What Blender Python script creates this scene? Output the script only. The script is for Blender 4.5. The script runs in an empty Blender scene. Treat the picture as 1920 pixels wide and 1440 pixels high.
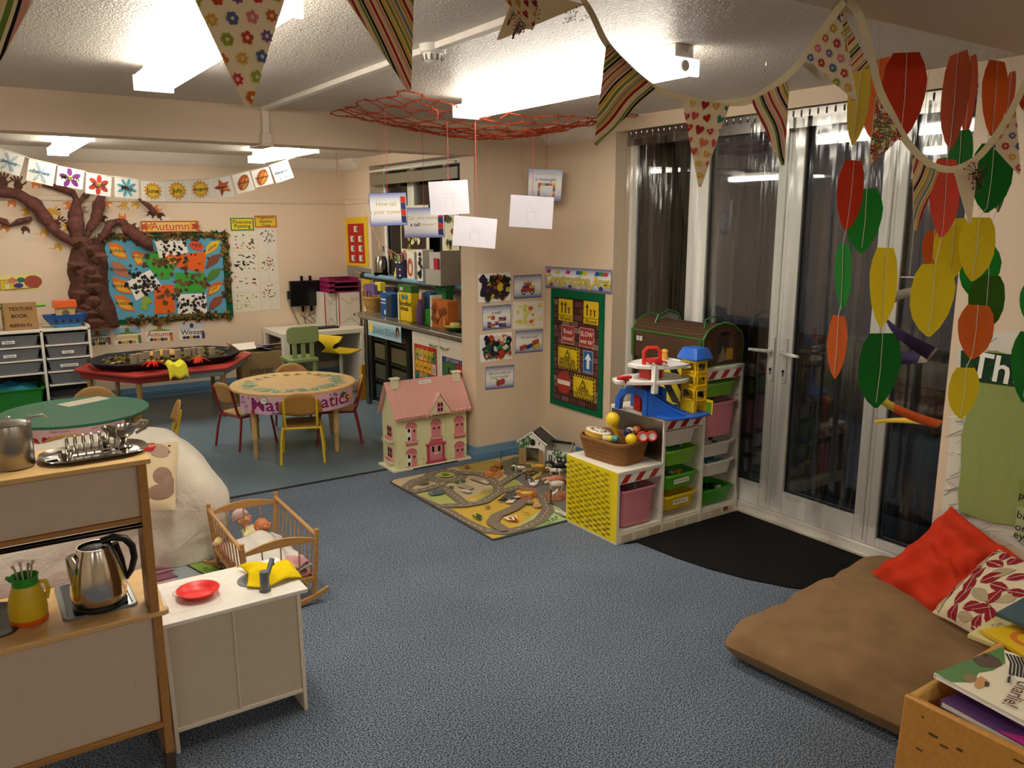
import bpy, math, random
from mathutils import Vector, Matrix
random.seed(7)
PI = math.pi
SC = bpy.context.scene
COLL = SC.collection
# ---------------------------------------------------------------- camera
F_PX, YAW, PITCH, EYE = 1524.8, math.radians(34.078), math.radians(11.291), 1.78
cd = bpy.data.cameras.new('camera'); cam = bpy.data.objects.new('camera', cd); COLL.objects.link(cam)
cd.sensor_width = 36; cd.lens = 36*F_PX/1920; cd.clip_start = .05; cd.clip_end = 100
cam.location = (0, 0, EYE); cam.rotation_euler = (PI/2-PITCH, 0, -YAW)
SC.camera = cam
# ---------------------------------------------------------------- world, exposure
w = bpy.data.worlds.new('world'); SC.world = w; w.use_nodes = True
bg = w.node_tree.nodes['Background']; bg.inputs[0].default_value = (.012, .014, .02, 1); bg.inputs[1].default_value = 1.0
SC.view_settings.view_transform = 'Standard'; SC.view_settings.look = 'None'
SC.view_settings.exposure = 0.3; SC.view_settings.gamma = 1; SC.view_settings.use_curve_mapping = False
SC.cycles.use_denoising = True; SC.cycles.max_bounces = 8; SC.cycles.transparent_max_bounces = 24
SC.cycles.sample_clamp_indirect = 6; SC.cycles.caustics_reflective = False; SC.cycles.caustics_refractive = False
LIGHT = 23.0                 # strength of every fluorescent diffuser
LIGHT_COL = (1.0, .93, .80)

# ---------------------------------------------------------------- pixel -> world helpers (rays of the camera onto known planes)
_f = Vector((math.sin(YAW)*math.cos(PITCH), math.cos(YAW)*math.cos(PITCH), -math.sin(PITCH)))
_r = Vector((math.cos(YAW), -math.sin(YAW), 0)); _d = _f.cross(_r)
def ray(x, y): return _f+(x-960)/F_PX*_r+(y-720)/F_PX*_d
def on(ax, val, x, y):
    v = ray(x, y); o = Vector((0, 0, EYE)); k = 'xyz'.index(ax)
    return o+v*((val-o[k])/v[k])
# ---------------------------------------------------------------- colour
def lin(c): return c/12.92 if c <= .04045 else ((c+.055)/1.055)**2.4
def C(h):
    if isinstance(h, tuple): return h
    h = h[1:]
    if len(h) == 3: h = ''.join(a+a for a in h)
    return tuple(lin(int(h[i:i+2], 16)/255) for i in (0, 2, 4))+(1.0,)
def shade(c, k):
    c = C(c); return (min(1, c[0]*k), min(1, c[1]*k), min(1, c[2]*k), 1.0)
# ---------------------------------------------------------------- materials
MATS = {}
def nt(name):
    m = bpy.data.materials.new(name); m.use_nodes = True
    return m, m.node_tree, m.node_tree.nodes['Principled BSDF']
def noise_bump(t, b, scale, strength, dist=.002, detail=4, coord='Object'):
    tc = t.nodes.new('ShaderNodeTexCoord'); n = t.nodes.new('ShaderNodeTexNoise'); n.inputs['Scale'].default_value = scale
    n.inputs['Detail'].default_value = detail; t.links.new(tc.outputs[coord], n.inputs['Vector'])
    bu = t.nodes.new('ShaderNodeBump'); bu.inputs['Strength'].default_value = strength; bu.inputs['Distance'].default_value = dist
    t.links.new(n.outputs['Fac'], bu.inputs['Height']); t.links.new(bu.outputs['Normal'], b.inputs['Normal'])
    return tc, n, bu
def varcol(t, b, src, n, lo, hi, a=.3, z=.7):
    r = t.nodes.new('ShaderNodeMapRange'); r.inputs[1].default_value = a; r.inputs[2].default_value = z
    r.inputs[3].default_value = lo; r.inputs[4].default_value = hi; t.links.new(n.outputs['Fac'], r.inputs[0])
    hs = t.nodes.new('ShaderNodeHueSaturation'); t.links.new(r.outputs[0], hs.inputs['Value']); t.links.new(src, hs.inputs['Color'])
    t.links.new(hs.outputs[0], b.inputs['Base Color'])
# kind: roughness, specular, metallic, noise scale, bump strength, value variation, coat
KINDS = {'paper': (.7, .25, 0, 60, .05, .03, 0), 'gloss': (.22, .5, 0, 20, .02, .02, 0), 'plastic': (.38, .5, 0, 30, .03, .03, 0),
 'paint': (.45, .45, 0, 25, .04, .03, 0), 'wood': (.42, .4, 0, 14, .05, .10, 0), 'fabric': (.95, .1, 0, 420, .5, .10, 0),
 'towel': (1, .05, 0, 160, .9, .08, 0), 'metal': (.16, .5, 1, 10, .02, .02, 0), 'brushed': (.3, .5, 1, 40, .03, .05, 0),
 'rubber': (.7, .3, 0, 60, .08, .08, 0), 'card': (.8, .2, 0, 40, .08, .06, 0), 'bark': (.8, .3, 0, 22, .9, .28, 0),
 'wicker': (.6, .3, 0, 90, .3, .2, 0), 'leafpaper': (.7, .2, 0, 60, .05, .03, 0), 'skin': (.4, .4, 0, 20, .02, .02, 0), 'leafy': (.7, .3, 0, 60, .4, .2, 0)}
def mat(kind):
    if kind in MATS: return MATS[kind]
    ro, sp, me, sc, bs, var, co = KINDS[kind]
    m, t, b = nt(kind)
    b.inputs['Roughness'].default_value = ro; b.inputs['Specular IOR Level'].default_value = sp; b.inputs['Metallic'].default_value = me
    at = t.nodes.new('ShaderNodeAttribute'); at.attribute_name = 'Col'
    tc, n, bu = noise_bump(t, b, sc, bs)
    if kind == 'wood':
        mp = t.nodes.new('ShaderNodeMapping'); mp.inputs['Scale'].default_value = (1, 5, 5)
        t.links.new(tc.outputs['Object'], mp.inputs['Vector']); t.links.new(mp.outputs[0], n.inputs['Vector'])
    varcol(t, b, at.outputs['Color'], n, 1-var, 1+var)
    if kind == 'leafpaper':
        tl = t.nodes.new('ShaderNodeBsdfTranslucent'); t.links.new(at.outputs['Color'], tl.inputs[0]); mx = t.nodes.new('ShaderNodeMixShader'); mx.inputs[0].default_value = .42
        t.links.new(b.outputs[0], mx.inputs[1]); t.links.new(tl.outputs[0], mx.inputs[2]); t.links.new(mx.outputs[0], t.nodes['Material Output'].inputs[0])
    MATS[kind] = m; return m
def flatmat(name, col, rough=.5, spec=.5, metal=0, emit=0, alpha=1):
    if name in MATS: return MATS[name]
    m, t, b = nt(name); b.inputs['Base Color'].default_value = C(col); b.inputs['Roughness'].default_value = rough
    b.inputs['Specular IOR Level'].default_value = spec; b.inputs['Metallic'].default_value = metal
    if emit: b.inputs['Emission Color'].default_value = C(col); b.inputs['Emission Strength'].default_value = emit
    if alpha < 1: b.inputs['Alpha'].default_value = alpha
    MATS[name] = m; return m
def clearmat(name, tint, gloss_rough, amount, ior=1.45, wave=0):
    """thin clear sheet: transparent mixed with a fresnel gloss"""
    if name in MATS: return MATS[name]
    m = bpy.data.materials.new(name); m.use_nodes = True; t = m.node_tree; t.nodes.clear()
    o = t.nodes.new('ShaderNodeOutputMaterial'); tr = t.nodes.new('ShaderNodeBsdfTransparent'); tr.inputs[0].default_value = C(tint)
    gl = t.nodes.new('ShaderNodeBsdfGlossy'); gl.inputs['Roughness'].default_value = gloss_rough; gl.inputs[0].default_value = (1, 1, 1, 1)
    fr = t.nodes.new('ShaderNodeFresnel'); fr.inputs[0].default_value = ior
    ad = t.nodes.new('ShaderNodeMath'); ad.operation = 'MULTIPLY_ADD'; ad.inputs[1].default_value = 1; ad.inputs[2].default_value = amount
    t.links.new(fr.outputs[0], ad.inputs[0]); mx = t.nodes.new('ShaderNodeMixShader')
    if wave:
        tc = t.nodes.new('ShaderNodeTexCoord'); mp = t.nodes.new('ShaderNodeMapping'); mp.inputs['Scale'].default_value = (9, 9, .7)
        n = t.nodes.new('ShaderNodeTexNoise'); n.inputs['Scale'].default_value = 1.6; t.links.new(tc.outputs['Object'], mp.inputs[0]); t.links.new(mp.outputs[0], n.inputs['Vector'])
        bu = t.nodes.new('ShaderNodeBump'); bu.inputs['Strength'].default_value = wave; bu.inputs['Distance'].default_value = .02
        t.links.new(n.outputs['Fac'], bu.inputs['Height']); t.links.new(bu.outputs['Normal'], gl.inputs['Normal'])
    t.links.new(ad.outputs[0], mx.inputs[0]); t.links.new(tr.outputs[0], mx.inputs[1]); t.links.new(gl.outputs[0], mx.inputs[2])
    t.links.new(mx.outputs[0], o.inputs[0]); MATS[name] = m; return m
def surf(name, fn):
    if name not in MATS: MATS[name] = fn(name)
    return MATS[name]
def _ceil(name):
    m, t, b = nt(name); b.inputs['Base Color'].default_value = C('#d9d0c6'); b.inputs['Roughness'].default_value = .38
    tc, n, bu = noise_bump(t, b, 75, 1.0, .012, 2); n.inputs['Distortion'].default_value = 1.2; return m
def _wall(name, col='#d9c3a9'):
    m, t, b = nt(name); b.inputs['Base Color'].default_value = C(col); b.inputs['Roughness'].default_value = .5
    noise_bump(t, b, 30, .10, .004); return m
def _carpet(name, a, z, scale=260):
    m, t, b = nt(name); b.inputs['Roughness'].default_value = 1; b.inputs['Specular IOR Level'].default_value = .05
    tc, n, bu = noise_bump(t, b, scale, .3, .003, 3)
    r = t.nodes.new('ShaderNodeValToRGB'); e = r.color_ramp.elements; e[0].position = .43; e[0].color = C(a); e[1].position = .57; e[1].color = C(z)
    t.links.new(n.outputs['Fac'], r.inputs[0])
    n2 = t.nodes.new('ShaderNodeTexNoise'); n2.inputs['Scale'].default_value = 1.8; n2.inputs['Detail'].default_value = 3; t.links.new(tc.outputs['Object'], n2.inputs['Vector'])
    varcol(t, b, r.outputs[0], n2, .9, 1.1); return m
def _vinyl(name):
    m, t, b = nt(name); b.inputs['Roughness'].default_value = .35; b.inputs['Specular IOR Level'].default_value = .4
    tc, n, bu = noise_bump(t, b, 2.0, .03, .01)
    c = t.nodes.new('ShaderNodeRGB'); c.outputs[0].default_value = C('#5f7480'); varcol(t, b, c.outputs[0], n, .92, 1.06); return m
# ---------------------------------------------------------------- mesh builder
def rot_to(v):
    v = Vector(v).normalized(); return v.to_track_quat('Z', 'Y').to_matrix().to_4x4()
class MB:
    def __init__(s): s.v = []; s.f = []; s.c = []; s.M = Matrix()
    def _add(s, vs, fs, col):
        n = len(s.v); M = s.M
        s.v += [tuple(M @ Vector(p)) for p in vs]; s.f += [tuple(n+i for i in f) for f in fs]
        if isinstance(col, list): s.c += [C(c) for c in col]
        else: c = C(col); s.c += [c]*len(fs)
        return s
    def box(s, x0, x1, y0, y1, z0, z1, col='#fff', M=None):
        vs = [(x, y, z) for z in (z0, z1) for y in (y0, y1) for x in (x0, x1)]
        if M is not None: vs = [tuple(M @ Vector(p)) for p in vs]
        return s._add(vs, [(0, 2, 3, 1), (4, 5, 7, 6), (0, 1, 5, 4), (2, 6, 7, 3), (0, 4, 6, 2), (1, 3, 7, 5)], col)
    def cbox(s, c, d, col='#fff', M=None):
        return s.box(c[0]-d[0]/2, c[0]+d[0]/2, c[1]-d[1]/2, c[1]+d[1]/2, c[2]-d[2]/2, c[2]+d[2]/2, col, M)
    def tube(s, pts, r, col='#fff', n=8, closed=False, flat=1.0):
        pts = [Vector(p) for p in pts]; k = len(pts); rs = r if isinstance(r, (list, tuple)) else [r]*k; vs = []; up = None
        for i, p in enumerate(pts):
            a = pts[(i-1) % k] if (i > 0 or closed) else p; b = pts[(i+1) % k] if (i < k-1 or closed) else p
            t = (b-a).normalized() if (b-a).length > 1e-9 else Vector((0, 0, 1))
            if up is None: up = Vector((0, 0, 1)) if abs(t.z) < .9 else Vector((1, 0, 0))
            u = (up-t*up.dot(t)); u = u.normalized() if u.length > 1e-6 else t.orthogonal().normalized(); w_ = t.cross(u); up = u
            vs += [tuple(p+(u*math.cos(2*PI*j/n)*flat+w_*math.sin(2*PI*j/n))*rs[i]) for j in range(n)]
        fs = [(i*n+j, i*n+(j+1) % n, ((i+1) % k)*n+(j+1) % n, ((i+1) % k)*n+j) for i in range(k if closed else k-1) for j in range(n)]
        if not closed: fs += [tuple(range(n-1, -1, -1)), tuple((k-1)*n+j for j in range(n))]
        return s._add(vs, fs, col)
    def cyl(s, p0, p1, r0, r1=None, col='#fff', n=16): return s.tube([p0, p1], [r0, r0 if r1 is None else r1], col, n)
    def lathe(s, prof, c=(0, 0, 0), col='#fff', n=24, sx=1, sy=1, caps=True):
        k = len(prof); vs = [(c[0]+max(r, 1e-5)*math.cos(2*PI*j/n)*sx, c[1]+max(r, 1e-5)*math.sin(2*PI*j/n)*sy, c[2]+z) for r, z in prof for j in range(n)]
        fs = [(i*n+j, i*n+(j+1) % n, (i+1)*n+(j+1) % n, (i+1)*n+j) for i in range(k-1) for j in range(n)]
        if isinstance(col, list): col = [col[min(i, len(col)-1)] for i in range(k-1) for j in range(n)]
        if caps:
            fs += [tuple(range(n-1, -1, -1)), tuple((k-1)*n+j for j in range(n))]
            if isinstance(col, list): col += [col[0], col[-1]]
        return s._add(vs, fs, col)
    def ell(s, c, r, col='#fff', n=14, m=9, M=None):
        if not isinstance(r, (tuple, list)): r = (r, r, r)
        vs = []
        for i in range(m+1):
            a = PI*i/m-PI/2
            for j in range(n): vs.append((c[0]+r[0]*math.cos(a)*math.cos(2*PI*j/n)*(1 if 0 < i < m else 0), c[1]+r[1]*math.cos(a)*math.sin(2*PI*j/n), c[2]+r[2]*math.sin(a)))
        if M is not None: vs = [tuple(Vector(c)+(M @ (Vector(p)-Vector(c)))) for p in vs]
        return s._add(vs, [(i*n+j, i*n+(j+1) % n, (i+1)*n+(j+1) % n, (i+1)*n+j) for i in range(m) for j in range(n)], col)
    def prism(s, pts, h, col='#fff', z=0):
        n = len(pts); vs = [(p[0], p[1], z) for p in pts]+[(p[0], p[1], z+h) for p in pts]
        ar = sum(pts[i][0]*pts[(i+1) % n][1]-pts[(i+1) % n][0]*pts[i][1] for i in range(n))
        fs = [tuple(range(n-1, -1, -1)), tuple(range(n, 2*n))]+[(i, (i+1) % n, n+(i+1) % n, n+i) for i in range(n)]
        if ar < 0: fs = [tuple(reversed(f)) for f in fs]
        return s._add(vs, fs, col)
    def poly(s, pts, col='#fff'): return s._add(pts, [tuple(range(len(pts)))], col)
    def grid(s, fn, nu, nv, col='#fff', closeu=False):
        vs = [fn(i/nu, j/nv) for j in range(nv+1) for i in range(nu+(0 if closeu else 1))]; w_ = nu if closeu else nu+1
        fs = [(j*w_+i, j*w_+(i+1) % w_, (j+1)*w_+(i+1) % w_, (j+1)*w_+i) for j in range(nv) for i in range(nu)]
        if callable(col): col = [col((i+.5)/nu, (j+.5)/nv) for j in range(nv) for i in range(nu)]
        return s._add(vs, fs, col)
    def mesh(s, name, smooth=35):
        me = bpy.data.meshes.new(name); me.from_pydata(s.v, [], s.f); me.validate(clean_customdata=False)
        at = me.color_attributes.new('Col', 'FLOAT_COLOR', 'CORNER'); buf = []
        if len(me.polygons) == len(s.c):
            for p, c in zip(me.polygons, s.c): buf.extend(c*p.loop_total)
        else:
            for p in me.polygons: buf.extend(s.c[min(p.index, len(s.c)-1)]*p.loop_total)
        at.data.foreach_set('color', buf)
        if smooth: me.polygons.foreach_set('use_smooth', [True]*len(me.polygons)); me.set_sharp_from_angle(angle=math.radians(smooth))
        me.update(); return me
    def build(s, name, m, parent=None, bevel=0, smooth=35, sub=0, solid=0, label=None, loc=None, rz=0, kind=None):
        me = s.mesh(name, smooth); me.materials.append(mat(m) if isinstance(m, str) else m)
        o = bpy.data.objects.new(name, me); COLL.objects.link(o)
        if parent is not None: o.parent = parent
        if loc is not None: o.location = loc; o.rotation_euler = (0, 0, rz)
        if solid: md = o.modifiers.new('solid', 'SOLIDIFY'); md.thickness = solid; md.offset = 0
        if bevel: md = o.modifiers.new('bevel', 'BEVEL'); md.width = bevel; md.segments = 2; md.limit_method = 'ANGLE'; md.angle_limit = math.radians(50)
        if sub: md = o.modifiers.new('sub', 'SUBSURF'); md.levels = sub; md.render_levels = sub
        if label: o['label'] = label
        if kind: o['kind'] = kind
        return o
def tag(o, label, cat, group=None):
    o['label'] = label; o['category'] = cat
    if group: o['group'] = group
    return o
def thing(name, label, cat, loc=(0, 0, 0), rz=0, group=None, M=None):
    o = bpy.data.objects.new(name, None); COLL.objects.link(o); o.empty_display_size = .05
    if M is not None: o.matrix_world = M
    else: o.location = loc; o.rotation_euler = (0, 0, rz)
    return tag(o, label, cat, group)
def struct(o): o['kind'] = 'structure'; return o
def dup(root, loc, rz=None, label=None, parent=None):
    r = root.copy(); COLL.objects.link(r)
    if parent is not None: r.parent = parent
    elif loc is not None: r.location = loc
    if rz is not None: r.rotation_euler = (0, 0, rz)
    if label: r['label'] = label
    for ch in list(root.children): dup(ch, None, parent=r)
    return r
# ---------------------------------------------------------------- flat printed artwork
_GL = {}
def glyphs(body, bold=0, align='CENTER'):
    k = (body, bold, align)
    if k not in _GL:
        cu = bpy.data.curves.new('t', 'FONT'); cu.body = body; cu.size = 1; cu.align_x = align; cu.align_y = 'CENTER'; cu.resolution_u = 2; cu.offset = bold
        o = bpy.data.objects.new('t', cu); me = bpy.data.meshes.new_from_object(o)
        _GL[k] = ([(v.co.x, v.co.y) for v in me.vertices], [tuple(p.vertices) for p in me.polygons])
        bpy.data.objects.remove(o); bpy.data.curves.remove(cu); bpy.data.meshes.remove(me)
    return _GL[k]
class Art(MB):
    """layers of flat coloured shapes on the plane z=0 (u right, v up), each a hair above the one before"""
    def __init__(s, step=.00025): super().__init__(); s.z = step; s.st = step
    def up(s, k=1): s.z += s.st*k; return s
    def p2(s, pts, col): s._add([(p[0], p[1], s.z) for p in pts], [tuple(range(len(pts)))], col); return s.up()
    def rect(s, x0, y0, x1, y1, col): return s.p2([(x0, y0), (x1, y0), (x1, y1), (x0, y1)], col)
    def el(s, x, y, rx, ry, col, n=14, a=0):
        ca, sa = math.cos(a), math.sin(a)
        return s.p2([(x+rx*math.cos(t)*ca-ry*math.sin(t)*sa, y+rx*math.cos(t)*sa+ry*math.sin(t)*ca) for t in [2*PI*i/n for i in range(n)]], col)
    def line(s, pts, wd, col):
        for a, b in zip(pts, pts[1:]):
            dx, dy = b[0]-a[0], b[1]-a[1]; L = math.hypot(dx, dy) or 1; nx, ny = -dy/L*wd/2, dx/L*wd/2
            s._add([(a[0]+nx, a[1]+ny, s.z), (a[0]-nx, a[1]-ny, s.z), (b[0]-nx, b[1]-ny, s.z), (b[0]+nx, b[1]+ny, s.z)], [(0, 1, 2, 3)], col)
        return s.up()
    def star(s, x, y, r0, r1, k, col, a=0):
        return s.p2([(x+(r1 if i % 2 else r0)*math.cos(a+PI*i/k), y+(r1 if i % 2 else r0)*math.sin(a+PI*i/k)) for i in range(2*k)], col)
    def flower(s, x, y, r, col, ctr='#f0e0b0', k=5, ring=False):
        z0 = s.z
        for i in range(k): t = 2*PI*i/k; s.el(x+r*.6*math.cos(t), y+r*.6*math.sin(t), r*.42, r*.42, col, 7); s.z = z0
        s.z = z0+s.st; s.el(x, y, r*.3, r*.3, ctr, 7); s.z = z0+.00001; return s
    def blob(s, x, y, r, col, n=9, j=.35, rnd=random):
        return s.p2([(x+r*(1+rnd.uniform(-j, j))*math.cos(2*PI*i/n), y+r*(1+rnd.uniform(-j, j))*math.sin(2*PI*i/n)) for i in range(n)], col)
    def text(s, body, x, y, size, col, bold=0, align='CENTER', a=0, sx=1, outline=None):
        if outline: s.text(body, x, y, size, outline, bold+.02, align, a, sx)
        v, f = glyphs(body, bold, align); ca, sa = math.cos(a), math.sin(a)
        s._add([(x+size*(px*sx*ca-py*sa), y+size*(px*sx*sa+py*ca), s.z) for px, py in v], f, col); return s.up()
    def gradient(s, x0, y0, x1, y1, cols, n=8):
        cols = [C(c) for c in cols]
        for i in range(n):
            t = (i+.5)/n*(len(cols)-1); k = min(int(t), len(cols)-2); q = t-k; c = tuple(cols[k][j]*(1-q)+cols[k+1][j]*q for j in range(4))
            s._add([(x0, y0+(y1-y0)*i/n, s.z), (x1, y0+(y1-y0)*i/n, s.z), (x1, y0+(y1-y0)*(i+1)/n, s.z), (x0, y0+(y1-y0)*(i+1)/n, s.z)], [(0, 1, 2, 3)], c)
        return s.up()
def planeM(ax, val, o, du, off=0):
    """matrix: z out of the plane (towards the camera side), x along du"""
    n = {'y': Vector((0, -1, 0)), 'x': Vector((-1, 0, 0)), 'z': Vector((0, 0, 1))}[ax]
    x = Vector(du); x = (x-n*x.dot(n)).normalized(); y = n.cross(x)
    M = Matrix((x, y, n)).transposed().to_4x4(); M.translation = Vector(o)+n*off; return M
def sheet(name, label, cat, ax, val, px, art, base='#f4f1ea', thick=.0015, off=.001, m='paper', group=None, step=.00025, part='print'):
    """flat printed sheet fixed on a plane; px = TL, TR, BR, BL pixels; art(A, w, h) draws with the origin at bottom left"""
    q = [on(ax, val, *p) for p in px]; ctr = sum(q, Vector())/4
    du = (q[1]-q[0])+(q[2]-q[3]); w_ = du.length/2; h_ = ((q[0]-q[3])+(q[1]-q[2])).length/2
    M = planeM(ax, val, ctr, du, off)
    t = thing(name, label, cat, M=M, group=group)
    b = MB(); b.box(-w_/2, w_/2, -h_/2, h_/2, 0, thick, base); b.build('sheet' if part == 'print' else 'board', m, t)
    if art:
        A = Art(step); Mi = M.inverted(); A.q = lambda x, y: (lambda p: (p.x+w_/2, p.y+h_/2))(Mi @ on(ax, val, x, y)); A.M = Matrix.Translation((-w_/2, -h_/2, thick)); art(A, w_, h_); A.build(part, m, t, smooth=0)
    return t, w_, h_, M
# ---------------------------------------------------------------- more helpers
TR = Matrix.Translation
def RZ(a): return Matrix.Rotation(a, 4, 'Z')
def RX(a): return Matrix.Rotation(a, 4, 'X')
def RY(a): return Matrix.Rotation(a, 4, 'Y')
def rrect(w_, d, r, z, n=3, cx=0, cy=0):
    out = []
    for sx, sy, a0 in ((1, 1, 0), (-1, 1, PI/2), (-1, -1, PI), (1, -1, 1.5*PI)):
        for i in range(n+1):
            a = a0+PI/2*i/n; out.append((cx+sx*(w_/2-r)+r*math.cos(a), cy+sy*(d/2-r)+r*math.sin(a), z))
    return out
def loft(b, loops, col, cap0=True, cap1=True):
    n = len(loops[0]); k = len(loops); vs = [p for l in loops for p in l]
    fs = [(i*n+j, i*n+(j+1) % n, (i+1)*n+(j+1) % n, (i+1)*n+j) for i in range(k-1) for j in range(n)]
    if cap0: fs.append(tuple(range(n-1, -1, -1)))
    if cap1: fs.append(tuple((k-1)*n+j for j in range(n)))
    return b._add(vs, fs, col)
def at_d(x, y, d): return Vector((0, 0, EYE))+ray(x, y).normalized()*d
def clip_poly(pts, cl):
    out = list(pts); n = len(cl)
    ar = sum(cl[i][0]*cl[(i+1) % n][1]-cl[(i+1) % n][0]*cl[i][1] for i in range(n)); sg = 1 if ar > 0 else -1
    for i in range(n):
        a, b = cl[i], cl[(i+1) % n]
        def side(p): return sg*((b[0]-a[0])*(p[1]-a[1])-(b[1]-a[1])*(p[0]-a[0]))
        inp, out = out, []
        for j in range(len(inp)):
            p, q = inp[j-1], inp[j]; sp, sq = side(p), side(q)
            if (sp >= 0) != (sq >= 0):
                t = sp/(sp-sq); out.append((p[0]+(q[0]-p[0])*t, p[1]+(q[1]-p[1])*t))
            if sq >= 0: out.append(q)
        if not out: return []
    return out
class CArt(Art):
    def __init__(s, clip, step=.0003): super().__init__(step); s.cl = clip
    def p2(s, pts, col):
        q = clip_poly(pts, s.cl)
        if len(q) > 2: super().p2(q, col)
        return s
    def line(s, pts, wd, col):
        for a, b in zip(pts, pts[1:]):
            dx, dy = b[0]-a[0], b[1]-a[1]; L = math.hypot(dx, dy) or 1; nx, ny = -dy/L*wd/2, dx/L*wd/2
            q = clip_poly([(a[0]+nx, a[1]+ny), (a[0]-nx, a[1]-ny), (b[0]-nx, b[1]-ny), (b[0]+nx, b[1]+ny)], s.cl)
            if len(q) > 2: s._add([(x, y, s.z) for x, y in q], [tuple(range(len(q)))], col)
        return s.up()
def camM(p, roll=0, yaw=0, tilt=0):
    """upright card at p turned towards the open room (its normal level), then yawed and rolled"""
    n = Vector((-p[0], -p[1], 0)).normalized(); x = Vector((0, 0, 1)).cross(n); M = Matrix((x, Vector((0, 0, 1)), n)).transposed().to_4x4(); M.translation = Vector(p)
    return M @ RY(yaw) @ RX(tilt) @ RZ(roll)
def pebble(b, x, y, z, r, col, rnd=random):
    b.ell((x, y, z), (r*rnd.uniform(.8, 1.2), r*rnd.uniform(.8, 1.2), r*rnd.uniform(.7, 1)), col, 7, 5)
# ================================================================ SETTING
WX, WB, WP, CH, BH = 3.773, 9.0, 5.095, 2.46, 2.245      # right wall, back wall, beam face, ceiling, beam underside
wallm = surf('wall paint', _wall)
def sbox(name, x0, x1, y0, y1, z0, z1, m, **k):
    b = MB(); b.box(x0, x1, y0, y1, z0, z1, k.pop('col', '#fff')); return struct(b.build(name, m, **k))
sbox('floor', -3.2, 4.6, -4.2, 5.25, -.1, 0, surf('blue carpet', lambda n: _carpet(n, '#2f3946', '#8791a0', 170)))
sbox('floor', -3.2, 4.6, 5.25, 9.1, -.1, -.001, surf('blue vinyl', _vinyl))
sbox('trim_1', -3.2, 3.77, 5.235, 5.265, -.01, .004, 'rubber', col='#15171a')
sbox('ceiling', -3.2, 4.6, -4.2, 9.1, CH, CH+.1, surf('artex ceiling', _ceil))
sbox('wall_back', -3.2, 4.6, WB, WB+.1, 0, CH, wallm)
sbox('wall_left', -3.3, -3.2, -4.2, 9.1, 0, CH, wallm)
sbox('wall_front', -3.2, 4.6, -4.3, -4.2, 0, CH, wallm)
# right wall, built round the glazed door opening and the kitchen window
b = MB()
T = 4.05
DY0, DY1, DZ = 1.95, 4.325, 2.372
KY0, KY1, KZ0, KZ1 = 6.40, 8.31, 1.12, 2.36
b.box(WX, T, -4.2, DY0, 0, CH); b.box(WX, T, DY0, DY1, DZ, CH); b.box(WX, T, DY1, KY0, 0, CH)
b.box(WX, T, KY0, KY1, 0, KZ0); b.box(WX, T, KY0, KY1, KZ1, CH); b.box(WX, T, KY1, 9.0, 0, CH)
struct(b.build('wall_right', wallm))
# beam across the room, pillar at its end, near soffit
sbox('beam', -3.2, 3.12, WP, 5.29, BH, CH, wallm)
sbox('pillar', 3.118, WX, WP, 5.29, 0, CH, wallm)
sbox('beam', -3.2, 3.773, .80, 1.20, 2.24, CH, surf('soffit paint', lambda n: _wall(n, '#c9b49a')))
# blue skirting, two stepped boards
for (x0, x1, y0, y1, n) in ((3.106, WX, 5.083, 5.302, 'baseboard_pillar'), (3.761, WX, DY1, WP, 'baseboard_right'), (3.761, WX, -4.2, DY0, 'baseboard_near'),
                            (-3.2, WX, 8.988, WB, 'baseboard_back')):
    b = MB(); b.box(x0, x1, y0, y1, 0, .10, '#6f93ad'); b.box(x0-.008, x1, y0-.008, y1 if y1 > 8 else y1+.0, 0, .05, '#5f86a5'); struct(b.build(n, 'paint', bevel=.003))
# coving and dado rail of the back room
b = MB(); pr = [(0, 0), (-.10, 0), (-.085, -.03), (-.04, -.085), (-.015, -.115), (0, -.12)]
def extr(b, prof, p0, p1, col):
    n = len(prof); vs = [(p0[0]+(0 if p0[0] != p1[0] else a), p0[1]+(a if p0[0] != p1[0] else 0), p0[2]+z) for a, z in prof]+[(p1[0]+(0 if p0[0] != p1[0] else a), p1[1]+(a if p0[0] != p1[0] else 0), p1[2]+z) for a, z in prof]
    b._add(vs, [(i, (i+1) % n, n+(i+1) % n, n+i) for i in range(n)]+[tuple(range(n-1, -1, -1)), tuple(range(n, 2*n))], col)
extr(b, pr, (-3.2, WB, CH), (WX, WB, CH), '#e6ddd0'); extr(b, pr, (WX, 8.55, CH), (WX, WB, CH), '#e6ddd0')
struct(b.build('trim_2', 'paint'))
b = MB(); extr(b, pr, (WX, WP-.62, CH), (WX, WP, CH), '#e6ddd0'); struct(b.build('trim_3', 'paint'))
b = MB(); dr = [(0, -.03), (-.012, -.025), (-.018, 0), (-.012, .02), (0, .03)]
extr(b, dr, (-3.2, WB, 2.0), (WX, WB, 2.0), '#d3bfa6'); extr(b, dr, (WX, KY1+.02, 2.0), (WX, WB, 2.0), '#d3bfa6')
struct(b.build('trim_4', 'paint'))
# cable trunking on ceiling and beam
b = MB(); b.box(1.62, 1.66, 1.2, 2.93, CH-.025, CH, '#ece4da'); b.box(1.62, 1.66, 3.03, WP, CH-.025, CH, '#ece4da')
b.box(1.62, 1.66, WP-.022, WP, BH+.06, CH-.02, '#e4d6c6'); b.box(1.61, 1.67, WP-.026, WP, BH-.012, BH+.06, '#d9c8b4'); b.box(1.60, 1.68, WP-.03, 5.30, BH-.016, BH, '#cbb9a4')
struct(b.build('trim_5', 'paint', bevel=.003))
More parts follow.
